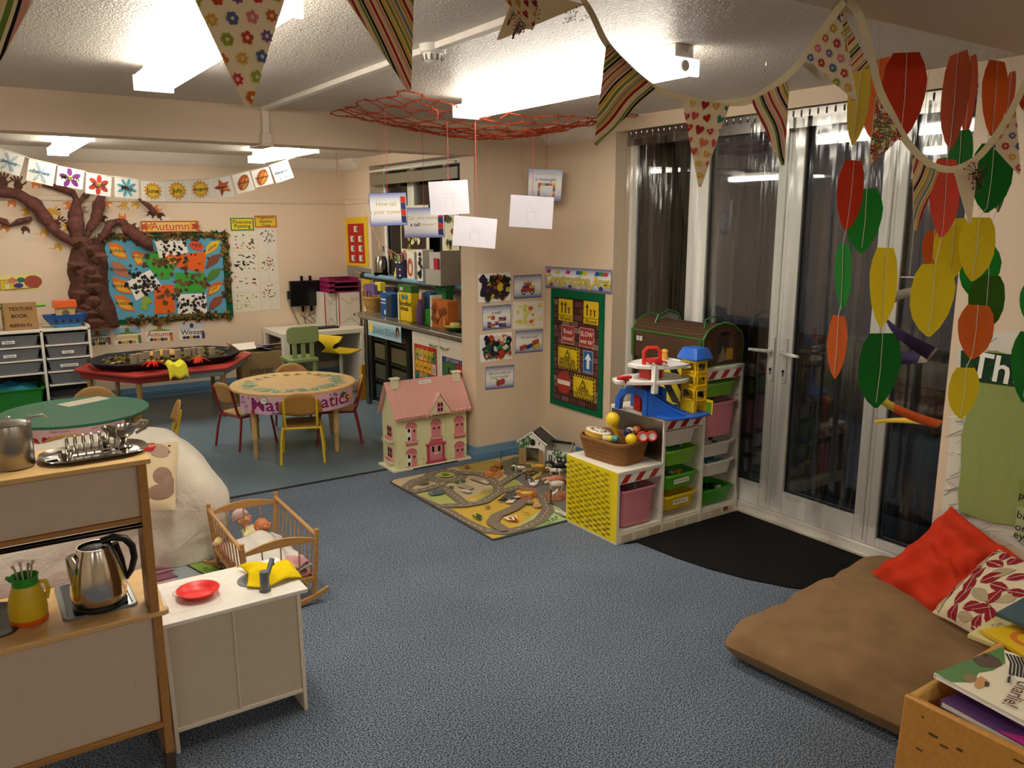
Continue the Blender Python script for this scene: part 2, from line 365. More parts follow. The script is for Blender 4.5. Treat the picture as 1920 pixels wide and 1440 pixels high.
# ---------------------------------------------------------------- glazed doors in the right wall
upvc, dark_glass = mat('gloss'), clearmat('night glass', '#f4f6f7', .02, .02)
FX = 3.905
def pane_frame(name, y0, y1, z0, z1, fw, x0=FX, x1=FX+.07, parent=None, bot=None, col='#efece6'):
    b = MB(); bt = bot or fw
    b.box(x0, x1, y0, y0+fw, z0, z1, col); b.box(x0, x1, y1-fw, y1, z0, z1, col)
    b.box(x0, x1, y0+fw, y1-fw, z0, z0+bt, col); b.box(x0, x1, y0+fw, y1-fw, z1-fw, z1, col)
    o = b.build(name, 'gloss', parent, bevel=.006); 
    g = MB(); g.box(x0+.03, x0+.036, y0+fw-.005, y1-fw+.005, z0+bt-.005, z1-fw+.005); g.build('pane', dark_glass, o)
    s_ = MB(); e = .008
    for (a, c, d, f) in ((y0+fw, y0+fw+e, z0+bt, z1-fw), (y1-fw-e, y1-fw, z0+bt, z1-fw), (y0+fw, y1-fw, z0+bt, z0+bt+e), (y0+fw, y1-fw, z1-fw-e, z1-fw)):
        s_.box(x0+.018, x0+.03, a, c, d, f, '#26262a')
    s_.build('seal', 'rubber', o)
    return o
# threshold + outer frame
b = MB(); b.box(FX-.012, T, DY0, DY1, 0, .07, '#e6e1d6'); b.box(FX-.03, FX-.012, DY0, DY1, 0, .025, '#cfc6b4'); struct(b.build('trim_6', 'gloss', bevel=.006))
wf = struct(pane_frame('window_1', 3.69, DY1, .07, DZ, .075)); 
wf2 = struct(pane_frame('window_2', DY0, 2.36, .07, DZ, .05))
def handle(parent, y, s):
    b = MB(); b.box(FX-.012, FX, y-.016, y+.016, .86, 1.12, '#f2efe9'); b.cyl((FX-.012, y, 1.04), (FX-.05, y, 1.04), .011, .011, '#f2efe9')
    b.tube([(FX-.05, y, 1.04), (FX-.055, y+s*.03, 1.04), (FX-.055, y+s*.13, 1.036)], [.011, .011, .009], '#f2efe9', 8); b.build('handle', 'gloss', parent, bevel=.002)
    k = MB(); k.cyl((FX-.016, y, .93), (FX-.011, y, .93), .009, .009, '#3a3a3c', 10); k.box(FX-.016, FX-.011, y-.003, y+.003, .9, .925, '#3a3a3c'); k.build('keyhole', 'metal', parent)
d1 = struct(pane_frame('door_1', 3.00, 3.69, .07, DZ, .085, bot=.14)); handle(d1, 3.045, 1)
d2 = struct(pane_frame('door_2', 2.36, 3.00, .07, DZ, .085, bot=.14)); handle(d2, 2.955, -1)
for d in (d1, d2):
    b = MB()
    y0, y1 = (3.0, 3.69) if d is d1 else (2.36, 3.0)
    b.box(FX-.004, FX, y0+.03, y1-.03, DZ-.04, DZ-.03, '#c9c5bd'); b.box(FX-.004, FX, y0+.02, y0+.026, .09, DZ-.02, '#c9c5bd'); b.build('bead', 'gloss', d)
# dark garden outside: ground and a fence line so the panes look into something real
sbox('ground', 4.6, 12, -6, 16, -.2, -.1, surf('night paving', lambda n: _carpet(n, '#1c1d1c', '#2c2d2b', 6)))
# ---------------------------------------------------------------- kitchen window
kw = struct(pane_frame('window_3', KY0, KY1, 1.13, KZ1, .05, 3.93, 3.98))
b = MB()
for y in (6.95, 7.62): b.box(3.925, 3.985, y-.035, y+.035, 1.15, 2.33, '#dfe0d2')
b.box(3.92, 3.985, 7.65, 7.72, 1.2, 2.3, '#cfd2c6'); b.box(3.92, 3.985, 6.9, KY1-.05, 1.17, 1.21, '#dfe0d2'); b.build('mullion', 'gloss', kw, bevel=.004)
# ---------------------------------------------------------------- fluorescent lights
endmat = flatmat('lit diffuser end', '#fff', .4, emit=1.1)
def tube_light(x, y0, y1, label, near_end=0):
    t = thing('ceiling_light', label, 'ceiling light', (x, (y0+y1)/2, CH), group='fluorescent ceiling lights'); L = (y1-y0)/2
    b = MB(); b.box(-.045, .045, -L+.03, L-.03, -.055, 0, '#efe9df'); b.build('housing', 'paint', t, bevel=.003)
    for sgn in (-1, 1): e = MB(); e.box(-.083, .083, sgn*L-.008, sgn*L+.008, -.115, -.05, '#f2eee6'); e.build('end_cap', endmat, t, bevel=.003)
    pr_ = [(-.075, -.05), (-.08, -.08), (-.06, -.11), (.06, -.11), (.08, -.08), (.075, -.05)]
    d = MB(); n = len(pr_); vs = [(a, -L+.008, z) for a, z in pr_]+[(a, L-.008, z) for a, z in pr_]
    d._add(vs, [(i, n+i, n+(i+1) % n, (i+1) % n) for i in range(n)], '#fff'); o = d.build('diffuser', tubemat, t, smooth=0); o.data.materials.append(sidemat)
    for k_ in (0, 4, 5): o.data.polygons[k_].material_index = 1
    if near_end:
        p = MB(); p.box(-.05, .05, -L-.004, -L+.07, -.05, .0, '#e9e3d8'); p.cyl((0, -L-.012, -.02), (0, -L+.0, -.02), .014, .014, '#c9c2b6'); p.cyl((0, -L-.014, -.08), (0, -L+.0, -.08), .02, .024, '#efe9df'); p.build('lamp_holder', 'plastic', t, bevel=.003)
    return t
tubemat = flatmat('diffuser glow', '#fff', .4); _b = tubemat.node_tree.nodes['Principled BSDF']
_b.inputs['Emission Color'].default_value = LIGHT_COL+(1,); _b.inputs['Emission Strength'].default_value = LIGHT; _b.inputs['Base Color'].default_value = (.8, .8, .78, 1)
sidemat = tubemat.copy(); sidemat.node_tree.nodes['Principled BSDF'].inputs['Emission Strength'].default_value = LIGHT*.5
tube_light(.81, 2.38, 4.03, 'long bright strip light over the left side of the carpet, half behind a flower pennant', 1)
tube_light(2.45, 2.42, 4.08, 'long bright strip light near the orange net, its far end beside the strings', 1)
tube_light(.84, 6.72, 8.32, 'small looking strip light beyond the beam above the month cards February')
tube_light(2.56, 6.82, 8.28, 'strip light beyond the beam above the December card')
tube_light(-1.6, 2.4, 4.0, 'strip light over the play kitchen side, beyond the left edge of the room')
tube_light(-1.6, 6.7, 8.3, 'strip light of the back area beyond the left edge of the room')
for x, n in ((-1.6, 'left'), (.81, 'middle'), (2.45, 'right')): tube_light(x, -2.3, -.7, 'strip light behind the viewer, '+n+' of the row of three')
# ---------------------------------------------------------------- smoke detector
t = thing('smoke_detector', 'white round smoke detector on the textured ceiling at the end of the cable trunking', 'smoke detector', (1.64, 2.98, CH))
b = MB(); b.lathe([(.052, 0), (.052, -.028), (.047, -.034)], col='#e9e4da', n=28); b.build('base', 'plastic', t)
b = MB(); b.lathe([(.04, -.034), (.036, -.058), (.022, -.068), (.001, -.069)], col='#efeae0', n=28)
for i in range(10):
    a = 2*PI*i/10; b.box(-.004, .004, .03, .04, -.06, -.038, '#6a665e', Matrix.Rotation(a, 4, 'Z'))
b.build('head', 'plastic', t)
# ---------------------------------------------------------------- black entrance matting, curved front edge
b = MB(); pts = [(3.875, 2.0), (3.875, 3.215), (2.93, 3.215)]
q = [(1195, 1018), (1225, 1030), (1270, 1048), (1330, 1068), (1400, 1087), (1480, 1103), (1560, 1112), (1640, 1118), (1700, 1120)]
pts += [tuple(on('z', 0, *p)[:2]) for p in q]
b.prism(pts[::-1], .008, '#fff', 0)
tag(b.build('door_mat', surf('black matting', lambda n: _carpet(n, '#0d0d0e', '#2b2a28', 240)), bevel=.002), 'black ribbed matting with a curved edge laid inside the glazed doors', 'doormat')
# ================================================================ STEPPED TRAY UNIT
UX = [2.888, 3.226, 3.548, 3.882]; UY0, UY1 = 3.227, 3.687; UH = [.424, .685, .94]; WH = '#e8e2d4'
su = thing('storage_unit', 'white stepped toy tray unit with red striped headers beside the glazed doors', 'storage unit', (UX[0], UY0, 0))
def sub(x0, x1, y0, y1, z0, z1, name, col=WH, bev=.002, m='paint'):
    b = MB(); b.M = TR((-UX[0], -UY0, 0)); b.box(x0, x1, y0, y1, z0, z1, col); return b.build(name, m, su, bevel=bev)
tt = .018
for i, (x, h) in enumerate(zip([UX[0], UX[1], UX[2], UX[3]-tt], [UH[0]-tt, UH[1]-tt, UH[2]-tt, UH[2]-tt])): sub(x, x+tt, UY0, UY1, .0, h, 'side_panel')
for i in range(3):
    sub(UX[i], UX[i+1], UY0-.002, UY1, UH[i]-tt, UH[i], 'top_panel')
    sub(UX[i]+tt, UX[i+1]-(0 if i < 2 else tt), UY0+.006, UY1-.01, .058, .072, 'base_shelf')
    hb = sub(UX[i]+tt, UX[i+1]-(0 if i < 2 else tt), UY0+.003, UY0+.02, UH[i]-tt-.058, UH[i]-tt, 'header', '#ece8dd')
    w_ = UX[i+1]-UX[i]-tt*1.5; A = CArt([(0, 0), (w_, 0), (w_, .045), (0, .045)]); A.M = TR((UX[i]+tt*1.2-UX[0], .0025, UH[i]-tt-.052)) @ RX(PI/2)
    A.rect(0, 0, w_, .045, '#efece2')
    for k in range(-1, 5): A.p2([(k*.105-.0, 0), (k*.105+.047, 0), (k*.105+.087, .045), (k*.105+.04, .045)], '#b3261e')
    A.build('hazard_tape', 'gloss', hb, smooth=0)
    b = MB(); b.M = TR((-UX[0], -UY0, 0))
    for z in [.14, .245, .32][:2 if i == 0 else 3]+([.46, .56] if i else [])+([.655, .75, .84] if i == 2 else []):
        if z < UH[i]-.07:
            for x in (UX[i]+tt, UX[i+1]-(.008 if i < 2 else tt+.008)): b.box(x, x+.008, UY0+.02, UY1-.02, z, z+.008, '#ddd6c6')
    b.build('tray_runner', 'plastic', su, kind='stuff')
pl = sub(UX[0]+.01, UX[3]-.01, UY0+.002, UY0+.02, 0, .058, 'plinth', '#ddd5c2')
b = MB(); b.M = TR((-UX[0], -UY0, 0)); rr = random.Random(3)
for i in range(9): x = UX[0]+.04+i*.104; b.box(x, x+rr.uniform(.07, .104), UY0-.0005, UY0+.002, .008, .05, rr.choice(['#b9ab8d', '#c6b999', '#a99b80', '#d0c6ae']))
b.box(3.76, 3.8, UY0-.0015, UY0+.001, .025, .05, '#9c3a2c'); b.build('old_tape', 'paper', pl)
sub(UX[0]+.02, UX[3]-.02, UY1-.008, UY1-.002, .06, UH[0]-.02, 'back_panel', '#d8d2c4', 0)
# yellow wrapped end with the word GAS repeated
w_ = UY1-UY0; g = MB(); g.M = TR((-.0015, 0, 0)); g.box(0, .0015, 0, w_-.004, .012, UH[0]-.003, '#ecd419'); gp = g.build('yellow_wrap', 'gloss', su, label='yellow sheet printed with the word GAS in rows')
A = Art(.0002); A.M = TR((-.0016, w_, 0)) @ RZ(-PI/2) @ RX(PI/2)
for r_ in range(24):
    for c_ in range(6):
        x = .04+c_*.078+(.036 if r_ % 2 else 0)+(r_ % 3)*.004; z = .03+r_*.0162
        if x < w_-.03 and z < .41: A.text('GAS', x, z, .017, '#2b2508', .03, sx=1.15)
A.build('lettering', 'paper', gp, smooth=0)
# mirror foil on the side of the middle column, black and yellow hazard sheet on the tall one
b = MB(); b.M = TR((UX[1]-UX[0]-.0015, 0, 0)); b.box(0, .0015, .01, w_-.01, UH[0]+.002, UH[1]-tt-.002, '#9a9286'); b.build('mirror_foil', 'brushed', su)
b = MB(); b.M = TR((UX[2]-UX[0]-.0015, 0, 0)); b.box(0, .0015, .006, w_-.01, UH[1]+.002, UH[2]-tt-.002, '#e3cf2a'); hz = b.build('hazard_sheet', 'gloss', su)
A = CArt([(0, 0), (w_-.02, 0), (w_-.02, .22), (0, .22)]); A.M = TR((UX[2]-UX[0]-.0016, w_-.01, UH[1]+.01)) @ RZ(-PI/2) @ RX(PI/2)
for k in range(8): A.p2([(k*.13-.2, 0), (k*.13-.13, 0), (k*.13-.31, .22), (k*.13-.38, .22)], '#17140f')
A.build('stripes', 'gloss', hz, smooth=0)
def tray(col_i, z0, z1, col, label, name='toy_tray', dx=0, slide=.0, sticker=None, w_=.272, cols='#fff'):
    cx = UX[col_i]+tt+(UX[col_i+1]-UX[col_i]-tt)/2-(.004 if col_i == 2 else 0)+dx; d = .40; h = z1-z0
    t = thing(name, label, 'toy tray', (cx, UY0+.014+d/2-slide, z0), group='trays in the stepped unit')
    b = MB(); r = .03
    loft(b, [rrect(w_*.82, d*.88, r, 0), rrect(w_*.90, d*.95, r, h-.014), rrect(w_, d, r*.7, h-.012), rrect(w_*1.0, d, r*.7, h), rrect(w_*.9, d*.93, r, h), rrect(w_*.8, d*.86, r, .008)], col)
    b.build('tub', 'plastic', t, bevel=.0015)
    if sticker:
        A = Art(.0003); A.M = TR((0, -d*.462-.0035, h*.52)) @ RX(PI/2-.06) @ RZ(.03); A.rect(-.062, -.014, .062, .014, '#f4f2ea').text(sticker, 0, 0, .017, '#222', .01); A.build('sticker', 'paper', t, smooth=0)
    return t, cx, UY0+.014+d/2-slide
pk, gr, yl, wt = '#d98a95', '#79b52c', '#e3bf1e', '#e2ddd2'
trays = [tray(0, .082, .300, pk, 'deep pink tray alone in the lowest column of the stepped unit', slide=.01),
 tray(1, .500, .598, wt, 'white tray under the striped header of the middle column'),
 tray(1, .385, .478, gr, 'light green tray without a sticker in the middle column', slide=.012),
 tray(1, .240, .330, '#55a827', 'green tray with a wooden blocks sticker', slide=.014, sticker='Wooden blocks'),
 tray(1, .113, .203, yl, 'yellow tray with a white sticker at the foot of the middle column', slide=.012, sticker='Mobilo bricks'),
 tray(2, .752, .838, gr, 'light green tray at the top of the tall column by the door'),
 tray(2, .508, .718, pk, 'deep pink tray in the tall column holding orange and blue toys', slide=.012),
 tray(2, .380, .466, wt, 'white tray directly under the deep pink tray of the tall column'),
 tray(2, .262, .350, wt, 'lower white tray of the tall column with teal and orange bits in it', slide=.01),
 tray(2, .085, .180, '#3f9a2b', 'green tray at the foot of the tall column with black and yellow toys', slide=.012)]
PLACES = ['nearest the left front corner', 'at the middle of the heap', 'against the right side', 'at the back left', 'under the others at the front', 'at the back right', 'left of the middle', 'right of the middle', 'tipped up at the front', 'on top of the heap']
def cname(c):
    import colorsys
    r, g, b_ = (int(c[i:i+2], 16)/255 for i in (1, 3, 5)); h, s_, v = colorsys.rgb_to_hsv(r, g, b_)
    if v < .25: return 'black'
    if s_ < .2: return 'white' if v > .75 else 'grey'
    h *= 360; n = 'red' if h < 14 or h > 340 else 'orange' if h < 34 else 'yellow' if h < 62 else 'green' if h < 165 else 'teal' if h < 195 else 'blue' if h < 255 else 'purple'
    return ('dark ' if v < .5 else '')+n
def blocks(ti, cols, label, n, dz, seed, grp, zfrac=.8, r=.017):
    t, cx, cy = trays[ti]; rr = random.Random(seed); z = t.location.z+dz
    for i in range(n):
        b = MB(); k = rr.choice((0, 1, 2)); c = cols[i % len(cols)]
        if k == 0: b.cbox((0, 0, 0), (r*2, r*1.3, r*1.3), c)
        elif k == 1: b.cyl((-r, 0, 0), (r, 0, 0), r*.6, r*.6, c, 10)
        else: b.prism([(r*math.cos(a)*(1 if q % 2 else .6), r*math.sin(a)*(1 if q % 2 else .6)) for q, a in enumerate([2*PI*j/12 for j in range(12)])], r*.7, c)
        o = b.build('toy_block', 'plastic', bevel=.002); o.location = (cx+rr.uniform(-.09, .09), cy+rr.uniform(-.16, .02), z+rr.uniform(-.006, .01)); o.rotation_euler = (rr.uniform(-.4, .4), rr.uniform(-.4, .4), rr.uniform(0, 3))
        tag(o, '%s %s %s, %s' % (cname(cols[i % len(cols)]), ('brick', 'cylinder', 'cog')[k], label, PLACES[i]), 'toy block', grp)
blocks(0, ['#2b2622', '#5a5048', '#8a8f92'], 'in the lowest deep pink tray', 9, .19, 1, 'dark pieces in the low pink tray')
blocks(2, ['#1f5a4a', '#2b6f63', '#23433a'], 'in the light green middle tray', 9, .075, 2, 'sticks in the light green tray')
blocks(3, ['#b98a35', '#2f7a8c', '#a8622f', '#d0b060'], 'in the stickered green tray', 10, .075, 3, 'blocks in the green tray')
blocks(4, ['#c9a01a', '#b28c22', '#e0c040'], 'in the yellow tray', 7, .06, 4, 'bricks in the yellow tray')
blocks(6, ['#d9551f', '#1f4f88', '#28548f', '#e07020'], 'in the high deep pink tray', 10, .19, 5, 'pieces in the tall column pink tray')
blocks(7, ['#2c2a28', '#3a3530'], 'in the upper white tray', 6, .07, 6, 'dark pieces in the upper white tray')
blocks(8, ['#1f6b6b', '#c56a35', '#d98a50', '#2b5f60'], 'in the lower white tray', 9, .07, 8, 'pieces in the lower white tray')
blocks(9, ['#1b1a1a', '#d8c24a', '#1b1a1a', '#e8e4dc'], 'in the lowest green tray', 9, .075, 9, 'pieces in the lowest green tray')
# ================================================================ WICKER BASKET WITH INSTRUMENTS
def wicker(name, parent, w0, d0, w1, d1, h, rows, cols, c='#9a6a3c', rw=None):
    """woven basket: wavy weavers round upright stakes"""
    b = MB(); N = cols*2
    def rim(t, z, off):
        w_, d = w0+(w1-w0)*t, d0+(d1-d0)*t; L = rrect(w_, d, min(w_, d)*.28, z, 8); return L
    base = rim(0, 0, 0); n = len(base)
    for r_ in range(rows):
        t = (r_+.5)/rows; L = rim(t, h*t, 0); pts = []
        per = [0]
        for i in range(n): per.append(per[-1]+(Vector(L[(i+1) % n])-Vector(L[i])).length)
        tot = per[-1]
        for k in range(N):
            s_ = tot*k/N; i = max(j for j in range(n) if per[j] <= s_+1e-9); u = (s_-per[i])/max(per[i+1]-per[i], 1e-9)
            p = Vector(L[i]).lerp(Vector(L[(i+1) % n]), u); o = .0022*(1 if (k+r_) % 2 else -1); q = Vector((p.x, p.y, 0)).normalized()*o; pts.append(p+q)
        b.tube(pts, h/rows*.56, shade(c, random.uniform(.8, 1.15)), 5, True)
    o = b.build(name, 'wicker', parent, kind='stuff')
    b = MB(); L = rim(1, h, 0); 
    for off in (0, .006): b.tube([Vector(p)*(1)+Vector((0, 0, off)) for p in L], .006, shade(c, .9), 6, True)
    b.build('rim', 'wicker', parent)
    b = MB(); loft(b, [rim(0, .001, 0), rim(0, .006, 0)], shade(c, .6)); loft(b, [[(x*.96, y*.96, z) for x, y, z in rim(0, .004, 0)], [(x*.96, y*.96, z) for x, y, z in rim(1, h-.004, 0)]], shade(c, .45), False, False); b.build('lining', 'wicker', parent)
    return o
bk = thing('wicker_basket', 'brown woven basket of musical toys on the lowest step of the tray unit', 'basket', (3.055, 3.46, .424), rz=.1)
wicker('weave', bk, .20, .31, .26, .37, .125, 13, 34)
def put(o, x, y, z, rx=0, ry=0, rz=0): o.location = (x, y, z); o.rotation_euler = (rx, ry, rz); return o
# maraca-like yellow rattle
b = MB(); b.ell((0, 0, .11), (.042, .042, .045), '#e8c41c', 18, 12); b.lathe([(.03, .085), (.018, .06), (.011, .03), (.013, 0)], col='#e8b61c', n=14)
tag(put(b.build('maraca', 'plastic'), 3.09, 3.47, .545, -.1, -.25, 0), 'yellow plastic maraca standing up out of the wicker basket', 'maraca')
b = MB(); b.lathe([(.001, 0), (.075, 0), (.078, .012), (.075, .03), (.068, .034), (.001, .034)], col=['#d9c07a', '#d9b24a', '#c8963a', '#efe6cf', '#f2ede0', '#f2ede0'], n=28)
o = b.build('tambourine', 'plastic'); A = Art(); A.M = TR((0, 0, .0345)); rr = random.Random(2)
for i in range(9): a = i*.7; A.blob(.042*math.cos(a), .042*math.sin(a), .010, rr.choice(['#2a2a2a', '#a83a2a', '#3a3a5a']), 6, .4, rr)
A.build('drawing', 'paper', o, smooth=0); tag(put(o, 2.99, 3.53, .555, .15, .12, .3), 'round hand drum with a drawn face leaning in the wicker basket', 'drum')
b = MB(); b.ell((0, 0, 0), (.028, .028, .028), '#f2efe4', 14, 9); b.tube([(0, 0, -.012), (0, 0, .012)], .0275, '#6fae2a', 16); b.ell((-.03, 0, 0), (.016, .025, .025), '#1e2a55', 12, 7); b.cyl((-.06, 0, 0), (-.03, 0, 0), .008, .008, '#222c50', 8)
tag(put(b.build('shaker', 'plastic'), 3.15, 3.43, .575, 0, .1, .5), 'green, white and navy striped shaker at the back of the wicker basket', 'shaker')
b = MB(); b.ell((0, 0, 0), (.026, .024, .024), '#e8845c', 14, 9); b.ell((.02, 0, .0), (.012, .02, .02), '#e05a3a', 10, 6)
tag(put(b.build('salmon_shaker', 'plastic'), 3.195, 3.425, .58), 'salmon pink ball shaker behind the red castanets', 'shaker')
for i, (x, y) in enumerate(((3.125, 3.30), (3.175, 3.28))):
    b = MB(); b.lathe([(.026, 0), (.031, .02), (.031, .045), (.026, .05), (.02, .046), (.001, .044)], col=['#d9301c', '#e0341f', '#e8452c', '#d0281a', '#b9aaa6'], n=22); b.ell((0, 0, .042), (.010, .010, .004), '#d8cfcd', 10, 5)
    tag(put(b.build('castanet', 'plastic'), x, y, .575, 1.2, -.3, -.5), ['red drum-shaped rattle with a grey face, the left of two in the basket', 'red drum-shaped rattle with a grey face overhanging the basket rim'][i], 'rattle', 'red rattles in the wicker basket')
b = MB(); b.ell((0, 0, 0), (.034, .034, .033), '#ecc51a', 16, 10)
for a in (-.5, .5): b.ell((.02*math.sin(a)*2, -.02, -.022), (.008, .008, .008), '#e8b010', 8, 5)
tag(put(b.build('yellow_ball', 'plastic'), 3.045, 3.30, .575), 'yellow duck-shaped ball at the front rim of the wicker basket', 'toy ball')
b = MB(); b.tube([(-.05, 0, 0), (-.02, 0, 0)], .02, '#c9b98a', 12); b.tube([(-.02, 0, 0), (0, 0, 0)], .021, '#d8c23a', 12); b.tube([(0, 0, 0), (.03, 0, 0)], .021, '#4f8f86', 12); b.ell((.03, 0, 0), (.012, .02, .02), '#3f7f78', 12, 6)
tag(put(b.build('rain_shaker', 'plastic'), 2.985, 3.40, .565, 0, 0, -.8), 'striped cream, yellow and teal rain shaker lying in the wicker basket', 'shaker')
# ================================================================ TOY GARAGE
gx, gy, gz = 3.36, 3.36, .686
ga = thing('toy_garage', 'blue, yellow and white plastic toy garage with a lift tower on the middle step', 'toy garage', (gx, gy, gz))
G = lambda: (lambda b: (setattr(b, 'M', TR((-gx, -gy, -gz))), b)[1])(MB())
BL, YE, WT_, RD = '#1c5fc4', '#ecc21f', '#efece6', '#c92620'
b = G()
b.prism([(3.20, 3.19), (3.26, 3.145), (3.40, 3.12), (3.53, 3.14), (3.54, 3.32), (3.54, 3.42), (3.30, 3.42), (3.30, 3.30), (3.20, 3.28)][::1], .012, BL, gz)
b.build('base', 'plastic', ga, bevel=.003)
# arch and curved ramp
b = G(); n = 12
def ramp(t): # centre line from arch top to the front
    x = 3.175+t*.17; y = 3.31-.13*t; z = gz+.135*(1-t)**1.3*(1 if t > 0 else 1)+.01; return x, y, z
vs = []
for w2 in (0, .085):
    for i in range(n+1): x, y, z = ramp(i/n); vs.append((x+w2*.75, y+w2*.65, z))
m_ = n+1
vs2 = [(x, y, gz) for x, y, z in vs]
b._add(vs+vs2, [(i, i+1, m_+i+1, m_+i) for i in range(n)]+[(i, 2*m_+i, 2*m_+i+1, i+1) for i in range(n)]+[(m_+i, m_+i+1, 3*m_+i+1, 3*m_+i) for i in range(n)], BL)
for w2 in (0, .085):
    b.tube([(ramp(i/n)[0]+w2*.75, ramp(i/n)[1]+w2*.65, ramp(i/n)[2]+.003) for i in range(n+1)], .005, shade(BL, 1.15), 6)
b.build('ramp', 'plastic', ga)
b = G() # arch: outline in the Y-Z plane, running back from the ramp head
out = [(0, 0), (0, .145), (.03, .155), (.12, .15), (.20, .125), (.235, .06), (.24, 0), (.205, 0), (.20, .06), (.18, .09), (.12, .115), (.05, .115), (.035, .09), (.035, 0)]
def arch(xo, th):
    L0 = [(xo, 3.31+a*1.15, gz+z) for a, z in out]; L1 = [(xo+th, y, z) for _, y, z in L0]; k = len(out)
    b._add(L0+L1, [tuple(range(k)), tuple(range(2*k-1, k-1, -1))]+[((i+1) % k, i, k+i, k+(i+1) % k) for i in range(k)], BL)
arch(3.165, .03); arch(3.29, .03)
for i in range(6):
    a, z = out[1+i] if i < 5 else out[5]
b.box(3.17, 3.31, 3.34, 3.50, gz+.135, gz+.148, BL); b.build('arch', 'plastic', ga, bevel=.002)
def deck(name, z, pts):
    b = G(); b.prism(pts, .010, WT_, z); k = len(pts); b.tube([(x, y, z+.008) for x, y in pts], .008, WT_, 6, True); b.tube([(x, y, z-.002) for x, y in pts], .007, shade(WT_, .9), 6, True); return b.build(name, 'plastic', ga)
deck('lower_deck', gz+.200, [(3.44, 3.25), (3.36, 3.215), (3.26, 3.225), (3.17, 3.27), (3.08, 3.33), (3.01, 3.40), (3.05, 3.47), (3.16, 3.50), (3.30, 3.50), (3.44, 3.44)])
deck('upper_deck', gz+.287, [(3.44, 3.25), (3.36, 3.215), (3.26, 3.225), (3.18, 3.27), (3.12, 3.35), (3.12, 3.42), (3.20, 3.47), (3.32, 3.49), (3.44, 3.44)])
b = G(); b.cbox((3.185, 3.272, gz+.225), (.034, .03, .17), WT_); b.build('deck_post', 'plastic', ga, bevel=.004)
b = G() # lift tower: four corner posts, floors and window frames
X0, X1, Y0, Y1 = 3.42, 3.515, 3.185, 3.30
def face_win(z0, z1, o=.018):
    for x in (X0, X1-.006):
        b.box(x, x+.006, Y0, Y0+o, z0, z1, YE); b.box(x, x+.006, Y1-o, Y1, z0, z1, YE)
    for y in (Y0, Y1-.006):
        b.box(X0, X0+o, y, y+.006, z0, z1, YE); b.box(X1-o, X1, y, y+.006, z0, z1, YE)
z = gz+.012
for z0, z1 in ((.09, .145), (.175, .225), (.255, .305)): face_win(gz+z0, gz+z1)
for z0, z1 in ((.145, .175), (.225, .255), (.305, .325)): b.box(X0, X1, Y0, Y1, gz+z0, gz+z1, YE)
b.box(X0, X0+.006, Y0, Y1, gz+.012, gz+.09, YE); b.box(X1-.006, X1, Y0, Y1, gz+.012, gz+.09, YE); b.box(X0, X1, Y1-.006, Y1, gz+.012, gz+.09, YE); b.box(X0, X0+.02, Y0, Y0+.006, gz+.012, gz+.09, YE)
b.build('lift_tower', 'plastic', ga, bevel=.002)
for z0, z1 in ((.085, .15), (.17, .23), (.25, .31)):
    b = G(); y0, y1, za, zb = Y0+.014, Y1-.014, gz+z0, gz+z1
    b.tube([(X0-.003, y0, za), (X0-.003, y1, za), (X0-.003, y1, zb-.008), (X0-.003, (y0+y1)/2, zb), (X0-.003, y0, zb-.008)], .004, shade(YE, 1.1), 6, True); b.build('window_frame', 'plastic', ga)
    b = G(); x0, x1 = X0+.012, X1-.012
    b.tube([(x0, Y0-.003, za), (x1, Y0-.003, za), (x1, Y0-.003, zb-.008), (x0, Y0-.003, zb-.008)], .004, shade(YE, 1.1), 6, True); b.build('window_frame', 'plastic', ga)
b = G(); b.cbox((3.505, 3.15, gz+.045), (.004, .05, .085), YE); b.cbox((3.50, 3.15, gz+.045), (.004, .035, .06), '#5a8f1f'); b.build('gate', 'plastic', ga, bevel=.001)
A = Art(.0006); A.M = TR((X0-gx-.0005, Y1-gy, .03)) @ RZ(-PI/2) @ RX(PI/2); A.line([(.03, .03), (.085, .022)], .005, shade(YE, .8)).line([(.07, .04), (.087, .022), (.068, .008)], .005, shade(YE, .8)); A.build('arrow', 'plastic', ga, smooth=0)
b = G(); cx, cy = (X0+X1)/2, (Y0+Y1)/2
loft(b, [rrect(.135, .155, .012, gz+.318, 2, cx, cy), rrect(.145, .165, .014, gz+.325, 2, cx, cy), rrect(.125, .145, .012, gz+.352, 2, cx, cy), rrect(.095, .115, .012, gz+.385, 2, cx, cy), rrect(.07, .09, .01, gz+.388, 2, cx, cy)], BL); b.build('tower_roof', 'plastic', ga, bevel=.003)
b = G(); b.box(3.20, 3.35, 3.40, 3.46, gz+.01, gz+.20, '#b51f1a'); b.box(3.20, 3.30, 3.33, 3.42, gz+.21, gz+.285, '#b8221c'); b.box(3.30, 3.325, 3.34, 3.40, gz+.212, gz+.265, YE); b.build('red_core', 'plastic', ga, bevel=.003)
b = G(); b.tube([(3.165+.0, 3.345, gz+.30), (3.165, 3.345, gz+.375), (3.18, 3.335, gz+.395), (3.225, 3.305, gz+.395), (3.24, 3.295, gz+.375), (3.24, 3.295, gz+.30)], .012, '#d43026', 8); b.tube([(3.17, 3.34, gz+.325), (3.235, 3.30, gz+.325)], .013, '#d43026', 8); b.build('sign_arch', 'plastic', ga)
b = G(); b.cbox((3.035, 3.36, gz+.235), (.09, .03, .018), RD, TR((0, 0, 0))); b.cbox((3.055, 3.37, gz+.215), (.03, .03, .03), shade(RD, .8)); b.build('barrier', 'plastic', ga, bevel=.004)
b = G(); b.cyl((3.40, 3.42, gz+.30), (3.40, 3.42, gz+.335), .02, .02, '#d79a2a', 12); b.ell((3.40, 3.42, gz+.345), (.022, .022, .014), '#e0a83a', 12, 7); b.build('bell', 'plastic', ga)
